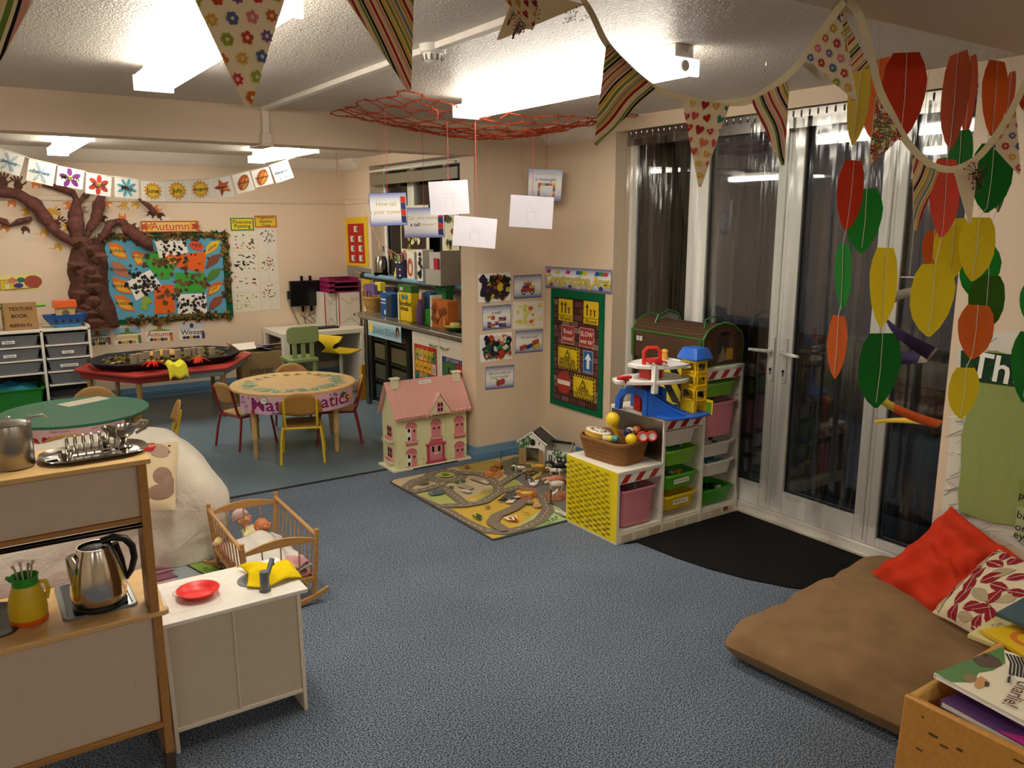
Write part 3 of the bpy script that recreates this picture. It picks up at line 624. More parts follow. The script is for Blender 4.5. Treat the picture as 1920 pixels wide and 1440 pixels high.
b = MB(); b.box(-.05, .05, -.022, .022, .008, .02, '#b5201c'); loft(b, [rrect(.06, .036, .008, .02, 2), rrect(.04, .03, .008, .034, 2)], '#b5201c'); car = b.build('toy_car', 'gloss', bevel=.003)
for sx in (-.03, .03):
    for sy in (-.022, .022): b = MB(); b.cyl((sx, sy-.004, .009), (sx, sy+.004, .009), .009, .009, '#cfcac4', 12); b.build('wheel', 'plastic', car)
put(car, 3.20, 3.27, gz+.305, 0, 0, -.5); tag(car, 'small red toy car parked on the top deck of the toy garage', 'toy car')
# ================================================================ BROWN PLAY CASE
cx0, cx1, cy0, cy1, cz = 3.545, 3.885, 3.25, 3.86, .941
pc = thing('play_case', 'brown printed fabric case with green piping on top of the tallest step', 'case', ((cx0+cx1)/2, (cy0+cy1)/2, cz))
PM = TR((-(cx0+cx1)/2, -(cy0+cy1)/2, -cz)); BR = '#4b3524'
b = MB(); b.M = PM; prof = [(cx0, 0), (cx0-.004, .17), (cx0+.03, .215), (cx0+.10, .245), (cx0+.17, .255), (cx0+.25, .235), (cx1-.02, .19), (cx1, .14), (cx1-.006, 0)]
k = len(prof); ys = [cy0, cy0+.15, cy0+.30, cy0+.45, cy1]; vs = []
for j, y in enumerate(ys): vs += [(x, y, cz+z*(1 if j in (0, 4) else .93)) for x, z in prof]
b._add(vs, [(j*k+i, j*k+(i+1) % k, (j+1)*k+(i+1) % k, (j+1)*k+i) for j in range(4) for i in range(k)][::1]+[tuple(range(k-1, -1, -1)), tuple(4*k+i for i in range(k))], BR)
b.build('body', 'card', pc, smooth=40)
b = MB(); b.M = PM
b.tube([(x, cy0, cz+z) for x, z in prof], .007, '#2f6b22', 6, True); b.tube([(x, cy1, cz+z) for x, z in prof], .007, '#2f6b22', 6, True); b.tube([(cx0-.002, cy0, cz+.165), (cx0-.002, cy1, cz+.165)], .006, '#2f6b22', 6)
b.tube([(cx0+.05, cy0+.05, cz+.20), (cx0+.08, cy0+.07, cz+.27), (cx0+.18, cy0+.08, cz+.29), (cx0+.28, cy0+.07, cz+.25), (cx0+.31, cy0+.05, cz+.18)], .005, '#2f6b22', 6); b.build('piping', 'plastic', pc)
A = Art(.0006); A.M = PM @ TR((cx0-.004, cy1, cz)) @ RZ(-PI/2) @ RX(PI/2); L = cy1-cy0
A.line([(0, .172), (L, .172)], .0016, '#33241a')
for r_ in range(10): A.line([(.01, .012+r_*.016), (L-.01, .012+r_*.016)], .0014, '#3a2718')
A.rect(.05, .10, .075, .13, '#b9b6b4').rect(.08, .10, .105, .13, '#b9b6b4').rect(.01, .002, .03, .16, '#36541f'); A.rect(L-.03, .002, L-.01, .16, '#36541f'); A.build('wall_print', 'paper', pc, smooth=0)
b = MB(); b.M = PM
for q in range(7):
    t = q/7; (x0, z0), (x1, z1) = ((prof[1], prof[2]), (prof[2], prof[3]), (prof[3], prof[4]))[min(2, int(t*3))]; u = t*3-min(2, int(t*3)); x = x0+(x1-x0)*u; zz = z0+(z1-z0)*u
    b.tube([(x, y, cz+zz*(1 if j in (0, 4) else .93)+.0012) for j, y in enumerate(ys)], .0012, '#2d2018', 4)
b.build('roof_tile_lines', 'paper', pc, kind='stuff')
A = Art(.0006); A.M = PM @ TR((cx0, cy0-.0005, cz)) @ RX(PI/2)
A.rect(.02, .02, .33, .16, '#563c2a').rect(.11, .07, .21, .165, '#2f2b2b').rect(.19, .03, .25, .10, '#a9802b').p2([(.12, .02), (.16, .12), (.2, .03)], '#7d7357').rect(.06, .0, .10, .19, '#49321f').rect(.25, 0, .29, .17, '#49321f').el(.17, .19, .045, .012, '#0d0c0c', 12); A.build('end_print', 'paper', pc, smooth=0)
b = MB(); b.M = PM @ TR((3.72, 3.72, cz+.2)); b.tube([(-.12, 0, 0), (-.09, 0, .06), (0, 0, .09), (.09, 0, .06), (.12, 0, 0)], .006, '#2f6b22', 6); b.build('piping_arch', 'plastic', pc)
b = MB(); b.M = PM @ TR((3.72, 3.725, cz+.2)); b.prism([(-.115, 0), (.115, 0), (.09, .055), (0, .085), (-.09, .055)], .003, '#7d8076'); 
for i, v in enumerate(b.v):
    x, y, z = (PM.inverted() @ Vector(v)); lx, ly, lz = x-3.72, y-3.725, z-(cz+.2); b.v[i] = tuple(PM @ Vector((3.72+lx, 3.725+lz, cz+.2+ly)))
b.build('clear_window', 'gloss', pc)
# ================================================================ PLAY RUG
def rp(x, y, z=.0095): p = on('z', z, 720+x*.1875, 860+y*.1875); return (p.x-3.0, p.y-4.35)
rug = thing('road_map_rug', 'play rug printed with grey roads and yellow desert in front of the dolls house', 'rug', (3.0, 4.35, 0))
b = MB(); b.prism([(2.325-3, 4.955-4.35), (2.35-3, 3.675-4.35), (2.375-3, 3.665-4.35), (.70, 3.68-4.35), (.73, .58), (.4, .68), (-.64, .64)], .008, '#3c3f40', .0005); b.build('backing', 'rubber', rug, bevel=.003)
A = CArt([(2.335-3, 4.945-4.35), (2.36-3, 3.68-4.35), (.69, 3.69-4.35), (.72, .57), (.4, .67), (-.63, .63)], .0001); A.z = .0087
R = lambda *p: [rp(*q) for q in p]
A.p2([(-.75, -.75), (.8, -.75), (.8, .75), (-.75, .75)], '#b9a67c')
A.p2(R((40, 240), (350, 110), (900, 30), (1200, 0), (1900, -100), (1900, 300), (1100, 300), (700, 480), (640, 480)), '#c0ad86')
A.p2(R((620, 470), (1150, 280), (1600, 300), (1700, 620), (1100, 850)), '#c9a648').p2(R((700, 70), (1100, 10), (1250, 60), (1200, 110), (800, 140)), '#a8934e')
A.p2(R((1180, 20), (1900, -180), (2000, 200), (1500, 240), (1200, 130)), '#7b7758')
A.p2(R((1240, 740), (1640, 470), (1770, 500), (1900, 620), (1500, 760), (1110, 830)), '#a9bf88')
A.p2(R((1180, 140), (1350, 100), (1900, 250), (1900, 600), (1740, 480), (1600, 440), (1350, 230)), '#76706a')
A.p2(R((1140, 420), (1250, 320), (1400, 280), (1560, 360), (1440, 430), (1250, 440)), '#5f5852')
A.p2(R((1180, 280), (1310, 215), (1370, 260), (1200, 300)), '#9fa55c').p2(R((350, 350), (600, 330), (780, 465), (500, 440)), '#a9b06a').p2(R((870, 440), (1120, 300), (1130, 380), (960, 470)), '#9aa85f').p2(R((700, 260), (1060, 250), (900, 370), (740, 350)), '#b8a98a')
def road(pts, wd, dash=True, col='#7f7261'):
    P_ = R(*pts); A.line(P_, wd, col)
    for p in P_: A.el(p[0], p[1], wd/2, wd/2, col, 10)
    if dash:
        for a, c_ in zip(P_, P_[1:]):
            L_ = math.hypot(c_[0]-a[0], c_[1]-a[1]); k_ = max(1, int(L_/.045))
            for i in range(k_):
                u0, u1 = (i+.25)/k_, (i+.7)/k_; A.line([(a[0]+(c_[0]-a[0])*u0, a[1]+(c_[1]-a[1])*u0), (a[0]+(c_[0]-a[0])*u1, a[1]+(c_[1]-a[1])*u1)], .005, '#d9cdb8'); A.z -= A.st
            A.up()
ring = lambda cx_, cy_, rx_, ry_, n_=16, a0=0, a1=2*PI: [(cx_+rx_*math.cos(a0+(a1-a0)*i/n_), cy_+ry_*math.sin(a0+(a1-a0)*i/n_)) for i in range(n_+1)]
road(ring(615, 175, 165, 52), .085); road([(430, 190), (300, 230), (220, 290), (270, 370), (420, 440), (620, 520), (820, 640), (1000, 720), (1200, 740), (1400, 700), (1560, 620), (1640, 520), (1600, 400), (1500, 340), (1350, 290), (1180, 330)], .08)
road([(280, 340), (440, 310), (560, 270), (600, 230)], .07); road([(600, 300), (720, 390), (820, 470)], .07); road([(620, 480), (820, 475), (1000, 440), (1140, 350), (1150, 290), (1080, 220), (960, 160), (780, 150)], .07)
road([(1150, 270), (1250, 210), (1330, 160)], .06); road([(1190, 720), (1080, 650), (1130, 580), (1300, 510), (1390, 440)], .075, False)
for pts in (ring(615, 175, 90, 26),): A.p2(R(*pts), '#a7a75f')
A.p2(R(*ring(615, 177, 40, 12)), '#4f6a1f'); A.p2(R(*ring(615, 175, 39, 11)), '#56741f')
for x, y in ((480, 355), (520, 350), (560, 345)): A.p2(R((x-45, y), (x, y-28), (x+40, y-15), (x+35, y+22), (x-10, y+26)), random.choice(['#59666b', '#cfc9b9', '#6d7a80']))
for x, y in ((730, 250), (790, 237), (675, 298)): A.p2(R(*ring(x, y, 28, 11, 10)), '#4f6135')
for x, y, w2, h2, c_ in ((820, 300, 90, 30, '#a08f76'), (950, 225, 100, 34, '#a38f78'), (820, 340, 70, 20, '#cbbb9d'), (1010, 250, 50, 24, '#c6b79a')):
    A.p2(R((x-w2, y-h2*.4), (x-w2*.2, y-h2), (x+w2, y+h2*.2), (x+w2*.3, y+h2)), c_)
for i in range(4): A.p2(R((860+i*6, 418+i*11), (920+i*6, 414+i*11), (922+i*6, 418+i*11), (862+i*6, 422+i*11)), '#d8cbb2'); A.p2(R((510+i*30, 262), (518+i*30, 262), (512+i*28, 280), (504+i*28, 280)), '#d8cbb2')
for i in range(6):
    for j in range(4): A.p2(R(*ring(1000+i*22-j*14, 322+j*14-i*3+(i % 2)*3, 7, 4, 6)), '#5d7a3a')
A.p2(R((880, 590), (900, 585), (905, 600), (925, 598), (918, 575), (945, 572), (960, 585), (975, 588), (985, 605), (970, 610), (980, 625), (940, 630), (930, 612), (900, 612)), '#2f5a31')
A.p2(R((1005, 497), (1040, 488), (1075, 497), (1050, 512), (1020, 510)), '#8d7a4a'); A.p2(R((1190, 610), (1320, 590), (1345, 640), (1240, 640)), '#dfd2b4'); A.p2(R((1240, 615), (1300, 595), (1345, 640), (1300, 650)), '#a33a2c').p2(R((1270, 610), (1295, 600), (1310, 640), (1290, 640)), '#e8dcc0')
A.p2(R((1370, 545), (1420, 560), (1470, 560), (1420, 572)), '#8d7032').p2(R((1400, 460), (1450, 425), (1510, 465), (1450, 478)), '#7d6f57').p2(R((1425, 455), (1450, 437), (1480, 460)), '#b3a27c').p2(R(*ring(1530, 490, 40, 20, 12)), '#c9a083').p2(R(*ring(1530, 490, 30, 13, 12)), '#b98a6c')
A.p2(R((1130, 435), (1190, 430), (1215, 425), (1160, 402), (1235, 420), (1220, 440), (1150, 447)), '#1f1d1c').p2(R((1210, 455), (1250, 440), (1235, 425), (1270, 438), (1320, 430), (1290, 465), (1230, 465)), '#d9cfb8').p2(R((1285, 405), (1330, 398), (1335, 385), (1375, 405), (1330, 415)), '#cfc5b0')
A.p2(R((765, 85), (815, 95), (840, 83), (850, 97), (880, 100), (830, 112)), '#9a4a2a').p2(R((320, 262), (400, 245), (460, 240), (440, 268), (360, 278)), '#6c6a5a')
for i in range(4): A.p2(R(*ring(1605+i*38, 662-i*17, 20, 9, 10)), '#4f7a3f')
A.p2(R((1700, 545), (1800, 600), (1840, 595), (1840, 570), (1720, 540)), '#d8cfb8').p2(R((1740, 562), (1790, 590), (1800, 585), (1755, 560)), '#a69e8a')
A.build('printed_pile', 'fabric', rug, smooth=0)
# ================================================================ TOY FARM
def toy(name, label, cat, b, m, loc, rz=0, group=None, **k):
    o = b.build(name, m, loc=loc, rz=rz, **k); return tag(o, label, cat, group)
RUGZ = .010
bn = thing('toy_barn', 'white wooden toy farmhouse with dark roofs and open brown barn doors', 'toy barn', (3.365, 4.71, RUGZ), rz=-1.0)
def gable(b, x0, x1, y, th, ze, za, col, hole=None):
    xm = (x0+x1)/2
    def ex(pts): b._add([(x, y, z) for x, z in pts]+[(x, y+th, z) for x, z in pts], [tuple(range(len(pts))), tuple(range(2*len(pts)-1, len(pts)-1, -1))]+[((i+1) % len(pts), i, len(pts)+i, len(pts)+(i+1) % len(pts)) for i in range(len(pts))], col)
    if hole: hx0, hx1, hz = hole; ex([(x0, 0), (hx0, 0), (hx0, hz), (x0, hz)]); ex([(hx1, 0), (x1, 0), (x1, hz), (hx1, hz)]); ex([(x0, hz), (x1, hz), (x1, ze), (xm, za), (x0, ze)])
    else: ex([(x0, 0), (x1, 0), (x1, ze), (xm, za), (x0, ze)])
b = MB(); gable(b, -.105, .105, 0, .006, .175, .25, '#e6e2d8', (-.05, .055, .135)); gable(b, -.105, .105, .17, .006, .175, .25, '#b8aa8c'); b.box(-.105, -.099, 0, .17, 0, .175, '#ddd8cc'); b.box(.099, .105, 0, .17, 0, .175, '#cfc8b8'); b.box(-.1, .1, 0, .17, 0, .006, '#9a8f6a'); b.build('barn_walls', 'paint', bn)
b = MB(); b.box(.105, .29, .03, .036, 0, .12, '#e6e2d8'); b.box(.105, .29, .15, .156, 0, .15, '#cfcabd'); b.box(.284, .29, .03, .156, 0, .13, '#ddd8cc'); b.box(.105, .29, .03, .15, .0, .006, '#9a8f6a'); b.build('cottage_walls', 'paint', bn)
def slope(name, x0, z0, x1, z1, y0, y1, col='#57524a', th=.006):
    b = MB(); b._add([(x0, y0, z0), (x1, y0, z1), (x1, y1, z1), (x0, y1, z0), (x0, y0, z0+th), (x1, y0, z1+th), (x1, y1, z1+th), (x0, y1, z0+th)], [(3, 2, 1, 0), (4, 5, 6, 7), (0, 1, 5, 4), (1, 2, 6, 5), (2, 3, 7, 6), (3, 0, 4, 7)], col); return b.build(name, 'card', bn)
slope('roof_panel', -.12, .165, 0, .252, -.012, .185, '#e2ded4'); slope('roof_panel', 0, .252, .12, .165, .03, .185)
b = MB(); b.tube([(-.118, -.008, .168), (0, -.008, .256), (.118, -.008, .168)], .006, '#eeeae0', 4); b.tube([(0, .18, .256), (.118, .18, .168)], .006, '#eeeae0', 4); b.build('barge_board', 'paint', bn)
b = MB(); b._add([(.11, .09, .185), (.29, .09, .185), (.29, .16, .145), (.11, .16, .145)], [(0, 1, 2, 3), (3, 2, 1, 0)], '#4f4b45'); b.tube([(.29, .03, .12), (.29, .09, .195)], .005, '#eeeae0', 4); b.build('cottage_roof', 'card', bn)
for s_ in (-1, 1): b = MB(); b.M = TR((s_*.054+.002, -.002, 0)) @ RZ(-s_*.6); b.box(min(0, s_*.05), max(0, s_*.05), -.004, 0, .004, .13, '#a98658'); b.build('barn_door', 'wood', bn)
A = Art(.0004); A.M = TR((0, -.0005, 0)) @ RX(PI/2); A.el(.005, .175, .022, .028, '#2a211c', 14).rect(-.02, .15, .03, .153, '#efeae0').el(.055, .175, .004, .012, '#2a211c', 8)
A.build('loft_opening', 'paper', bn, smooth=0)
A = Art(.0004); A.M = TR((0, .0295, 0)) @ RX(PI/2); A.rect(.115, .04, .155, .095, '#f2efe8').rect(.12, .045, .132, .09, '#3a3a38').rect(.138, .045, .150, .09, '#3a3a38').rect(.185, .0, .225, .085, '#33151c').rect(.195, .055, .212, .07, '#cfc8bc').rect(.24, .04, .27, .09, '#f2efe8').rect(.245, .045, .265, .085, '#454440'); A.build('cottage_front', 'paper', bn, smooth=0)
rr = random.Random(5); b = MB()
for cx_, cz_, n_, sp in ((-.055, .17, 60, .022), (-.02, .20, 14, .012), (.18, .105, 40, .03), (.25, .09, 26, .02), (.14, .03, 20, .02), (-.08, .13, 40, .018)):
    for i in range(n_):
        x, z = rr.gauss(cx_, sp*.7), rr.gauss(cz_, sp); y = (-.003 if x < .1 else .027)-rr.uniform(0, .006); s2 = rr.uniform(.004, .008); b.poly([(x-s2, y, z), (x, y-.003, z-s2), (x+s2, y, z), (x, y-.002, z+s2)], rr.choice(['#2f6b34', '#3d7f3f', '#265c30', '#5a8a3a']))
b.build('ivy', 'leafy', bn, smooth=0, kind='stuff')
def tree_toy(x, y, h, col, label, tr='#2b4a3a'):
    b = MB(); b.lathe([(.018, 0), (.016, .004), (.003, .008), (.0025, h*.6)], col=tr, n=10); rr = random.Random(int(x*1000))
    for i in range(90):
        t = rr.random(); a = rr.uniform(0, 2*PI); r = .038*math.sin(PI*(.2+.8*t))*rr.uniform(.3, 1); x_, y_, z_ = r*math.cos(a), r*math.sin(a), h*(.42+.58*t); s2 = .007
        b.poly([(x_-s2, y_, z_), (x_, y_-s2, z_+s2*.4), (x_+s2, y_, z_+.003), (x_, y_+s2, z_-s2*.3)], shade(col, rr.uniform(.7, 1.25)))
    toy('toy_tree', label, 'toy tree', b, 'leafy', (x, y, RUGZ), smooth=0)
tree_toy(3.15, 4.80, .125, '#3c6a62', 'teal green toy tree behind the brown hay trailer, nearest the pillar'); tree_toy(3.19, 4.69, .10, '#4a716c', 'teal green toy tree between the hay trailer and the barn doors')
b = MB(); b.lathe([(.02, 0), (.018, .004), (.006, .009), (.005, .06), (.008, .09), (.005, .1)], col='#274a45', n=12); toy('toy_tree', 'dark green toy post with a round foot between two orange pens', 'toy tree', b, 'plastic', (2.975, 3.955, RUGZ))
def pen(x, y, rz, label, n=7, R_=.062, h=.04):
    t = thing('toy_pen', label, 'toy pen', (x, y, RUGZ), rz, 'orange lattice animal pens')
    for i in range(n):
        a0, a1 = 2*PI*i/n, 2*PI*(i+1)/n; p0, p1 = Vector((R_*math.cos(a0)*1.1, R_*math.sin(a0), 0)), Vector((R_*math.cos(a1)*1.1, R_*math.sin(a1), 0)); b = MB()
        for k in range(4): z = Vector((0, 0, .006+k*(h-.008)/3)); b.tube([p0+z, p1+z], .0022, '#d8791f', 4)
        for u in (0, .33, .66, 1): q = p0.lerp(p1, u); b.tube([q, q+Vector((0, 0, h))], .0022, '#e08a2c', 4)
        b.build('fence_panel', 'plastic', t)
pen(2.985, 4.65, .2, 'orange lattice pen by the toy trees, holding a brown animal'); pen(2.93, 4.16, .1, 'orange lattice pen with a yellow cow lying in it'); pen(3.065, 4.03, .3, 'orange lattice pen with a white goat beside the yellow tray unit side')
b = MB(); b.box(-.05, .05, -.025, .025, .01, .02, '#8a5a30'); b.box(.02, .05, -.025, .025, .02, .05, '#b87a3a'); b.box(-.05, 0, -.02, .02, .02, .032, '#6a4526')
for x in (-.035, .035): b.cyl((x, -.03, .012), (x, .03, .012), .012, .012, '#3a2a1c', 12)
toy('toy_trailer', 'brown wooden toy hay trailer behind the first orange pen', 'toy trailer', b, 'wood', (3.08, 4.76, RUGZ), .5)
def animal(label, cat, x, y, rz, L, H, body, spots=(), head=None, legc=None, horn=None, neck=.5, fat=.30, kind='q', lie=False, name=None, z=None):
    """one continuous toy figure: barrel body, four jointed legs, neck, head with ears and muzzle, tail"""
    b = MB(); head = head or body; legc = legc or body; zb = H*.62 if not lie else H*.32; w_ = L*fat*.5
    b.lathe([(w_*.35, -L*.5), (w_*.85, -L*.42), (w_*1.0, -L*.2), (w_*1.05, .0), (w_*1.0, L*.2), (w_*.8, L*.34), (w_*.4, L*.42)], col=body, n=12)
    n_ = len(b.v)
    for i in range(n_): px_, py_, pz_ = b.v[i]; b.v[i] = (pz_, py_, zb+px_*1.15)
    if not lie:
        for sx in (-1, 1):
            for sy in (-1, 1):
                x0 = sx*L*.33; y0 = sy*w_*.6; bend = .035*L*(1 if sx < 0 else -1)
                b.tube([(x0, y0, zb), (x0-bend, y0, zb*.55), (x0+bend*.4, y0, zb*.25), (x0, y0, 0)], [L*.075, L*.05, L*.035, L*.04], legc, 7)
    else:
        for sx in (-1, 1):
            for sy in (-1, 1): b.tube([(sx*L*.3, sy*w_*.7, zb*.6), (sx*L*.42, sy*w_*1.1, H*.06), (sx*L*.2, sy*w_*1.2, H*.05)], [L*.06, L*.04, L*.03], legc, 6)
    hz = zb+H*neck*.55; hx = L*.55
    b.tube([(L*.3, 0, zb+w_*.1), (L*.44, 0, (zb+hz)/2+.05*H), (hx, 0, hz)], [w_*.75, w_*.55, w_*.45], head, 8)
    b.tube([(hx-L*.03, 0, hz+.02*H), (hx+L*.1, 0, hz-.02*H), (hx+L*.2, 0, hz-H*.1), (hx+L*.23, 0, hz-H*.12)], [w_*.42, w_*.48, w_*.32, w_*.2], head, 8)
    for sy in (-1, 1):
        b.ell((hx-L*.01, sy*w_*.6, hz+H*.06), (L*.025, w_*.3, L*.02), head, 6, 4)
        if horn: b.tube([(hx, sy*w_*.3, hz+H*.08), (hx-L*.04, sy*w_*.5, hz+H*.2), (hx-L*.12, sy*w_*.5, hz+H*.2)], [L*.022, L*.016, L*.006], horn, 5)
    b.tube([(-L*.47, 0, zb+w_*.6), (-L*.54, 0, zb), (-L*.54, 0, zb-H*.25)], [L*.02, L*.014, L*.02], body, 5)
    rr = random.Random(int(x*997+y*131))
    for c_ in spots:
        for k in range(3):
            a = rr.uniform(-.4, 3.5); u = rr.uniform(-.3, .3)*L; b.ell((u, w_*math.cos(a)*.62, zb+w_*1.15*math.sin(a)*.62), (L*.11, w_*.5, w_*.52), c_, 8, 5)
    o = b.build(name or 'toy_'+cat.split()[-1], 'plastic', loc=(x, y, RUGZ if z is None else z), rz=rz, smooth=60); tag(o, label, 'toy animal', 'toy farm animals on the rug'); return o
BK, CR = '#1c1a1a', '#e8e0cf'
animal('small black and white toy calf facing left, beside the teal green tree', 'toy cow', 3.19, 4.62, 2.6, .075, .06, CR, (BK, BK), CR)
animal('yellow toy cow with grey back standing in front of the open barn doors', 'toy cow', 3.285, 4.53, 2.5, .105, .085, '#c99a2e', ('#8a8072',), '#c89428', '#b98a30')
animal('small tan toy pony behind the ram with curled horns', 'toy horse', 3.215, 4.55, 2.8, .07, .05, '#9c7c4c')
animal('brown toy ram with cream curled horns', 'toy goat', 3.155, 4.44, 2.9, .08, .065, '#5c4526', ('#ccae7a',), '#5a4020', None, '#e0cf9f')
animal('pale yellow toy sheep next to the ram and above the geese', 'toy sheep', 3.165, 4.375, .3, .085, .06, '#c9ad52', (), '#c9a648', None, '#d9c07a')
animal('white toy goat with a brown patch standing near the yellow end panel', 'toy goat', 3.345, 4.40, 2.5, .09, .075, CR, (BK,), CR, None, '#d8c9a4')
animal('large black toy cow with a white face patch half behind the tray unit', 'toy cow', 3.42, 4.43, 2.7, .15, .105, BK, (CR,), BK)
animal('small orange-brown toy calf lying by the right barn door', 'toy cow', 3.36, 4.51, 2.6, .06, .045, '#b07a3a', lie=True)
animal('pink toy pig with black spots behind the white ram', 'toy pig', 3.235, 4.26, 2.75, .12, .06, '#cf7f62', (BK,), '#cf7f62', None, None, .2, .42)
animal('red-brown toy pig behind the white sheep at the unit side', 'toy pig', 3.32, 4.20, 2.7, .10, .055, '#8f4428', (), None, None, None, .2, .4)
animal('white toy ram standing above the pen beside the yellow end panel', 'toy sheep', 3.165, 4.15, 2.8, .105, .075, '#dfd7c4', (), '#d9cfb8', '#d0c4a8', '#b59d70', .5, .38)
animal('yellow toy cow lying inside the middle orange pen', 'toy cow', 2.93, 4.165, 2.6, .09, .065, '#dcb84f', (), lie=True, z=RUGZ)
animal('white toy goat kid leaping inside the pen beside the yellow end panel', 'toy goat', 3.06, 4.03, .3, .06, .06, '#efe9dc')
animal('brown toy animal lying inside the orange pen nearest the toy trees', 'toy goat', 2.985, 4.65, .5, .06, .05, '#a8672c', lie=True)
for x, y, rz, lab in ((3.085, 4.305, 2.6, 'white toy goose with its head up'), (3.135, 4.335, .5, 'white toy goose with its head lowered behind the upright goose')):
    b = MB(); b.ell((0, 0, .016), (.026, .014, .014), '#efebe2', 12, 8); b.tube([(.018, 0, .02), (.026, 0, .036), (.024, 0, .048)] if rz > 2 else [(.018, 0, .02), (.032, 0, .022), (.042, 0, .016)], [.006, .004, .004], '#f2eee6', 7)
    h_ = (.026, 0, .05) if rz > 2 else (.045, 0, .016); b.ell(h_, (.007, .005, .005), '#f2eee6', 8, 6); b.tube([h_, (h_[0]+.014, 0, h_[2]-.003)], [.003, .001], '#d98a2a', 6); b.tube([(-.02, 0, .02), (-.036, 0, .026)], [.008, .002], '#e6e1d6', 6); b.cyl((0, 0, 0), (0, 0, .01), .008, .003, '#d98a2a', 8)
    toy('toy_goose', lab, 'toy animal', b, 'plastic', (x, y, RUGZ), rz, 'toy farm animals on the rug')
# ================================================================ DOLLS HOUSE
hx0, hx1, hy0, hy1 = 2.49, 3.075, 5.165, 5.40
dh = thing('dolls_house', 'cream and pink wooden dolls house with a pink tiled roof beside the pillar', 'dolls house', ((hx0+hx1)/2, hy0, 0)); DM = TR((-(hx0+hx1)/2, -hy0, 0))
H = lambda: (lambda b: (setattr(b, 'M', DM), b)[1])(MB())
cream = '#ddd9a8'
b = H(); b.box(hx0-.045, hx1+.03, hy0-.03, hy1, 0, .016, '#e4e0bc'); b.box(2.60, 2.98, hy0-.032, hy0-.02, -.0, .009, '#1a1a1a'); b.build('base', 'paint', dh, bevel=.002)
b = H(); b.box(hx0, hx1, hy0+.008, hy1, .016, .40, cream); b._add([(hx0, hy0, .40), (hx0, hy1, .40), (hx0, 5.29, .60), (hx1, hy0, .40), (hx1, hy1, .40), (hx1, 5.29, .60)], [(0, 2, 1), (3, 4, 5), (0, 3, 5, 2), (1, 2, 5, 4)], cream); b.build('body', 'paint', dh)
for x0, x1 in ((hx0, 2.895), (2.897, hx1)): b = H(); b.box(x0, x1, hy0, hy0+.008, .02, .40, cream); b.build('front_panel', 'paint', dh, bevel=.001)
for s_, y1 in ((0, hy0-.045), (1, hy1+.02)):
    b = H(); z0, z1 = .385, .632; yr = 5.29; x0, x1 = hx0-.03, hx1+.025
    vs = [(x0, y1, z0), (x1, y1, z0), (x1, yr, z1), (x0, yr, z1)]; b._add(vs+[(x, y, z+.009) for x, y, z in vs], [(3, 2, 1, 0), (4, 5, 6, 7), (0, 1, 5, 4), (1, 2, 6, 5), (2, 3, 7, 6), (3, 0, 4, 7)], '#e0a79c')
    if s_ == 0:
        n_ = 18
        for i in range(n_): xx = x0+(x1-x0)*(i+.5)/n_; b.cyl((xx, y1-.001, z0+.006), (xx, y1+.012, z0+.016), (x1-x0)/n_*.5, None, '#e0a79c', 10)
    rf = b.build('roof', 'paint', dh)
    if s_ == 0:
        sl = math.atan2(z1-z0, yr-y1); A = Art(.0004); A.M = DM @ TR((x0, y1, z0+.0095)) @ RX(sl); Ls = math.hypot(z1-z0, yr-y1); nr = 17
        for r_ in range(nr):
            for k in range(34):
                xx = (k+.5+(r_ % 2)*.5)*(x1-x0)/35; v = (r_+.3)*Ls/nr; A._add([(xx-.0055, v, A.z), (xx, v-.004, A.z), (xx+.0055, v, A.z), (xx, v+.0035, A.z)], [(0, 1, 2, 3)], ['#e6b3a8', '#d99d92'][(r_+k) % 2])
        A.up(); A.rect(.275, Ls*.845, .375, Ls*.93, '#f1ede4').text('Dolls house', .325, Ls*.888, .017, '#333', .01); A.build('roof_tiles', 'paint', rf, smooth=0)
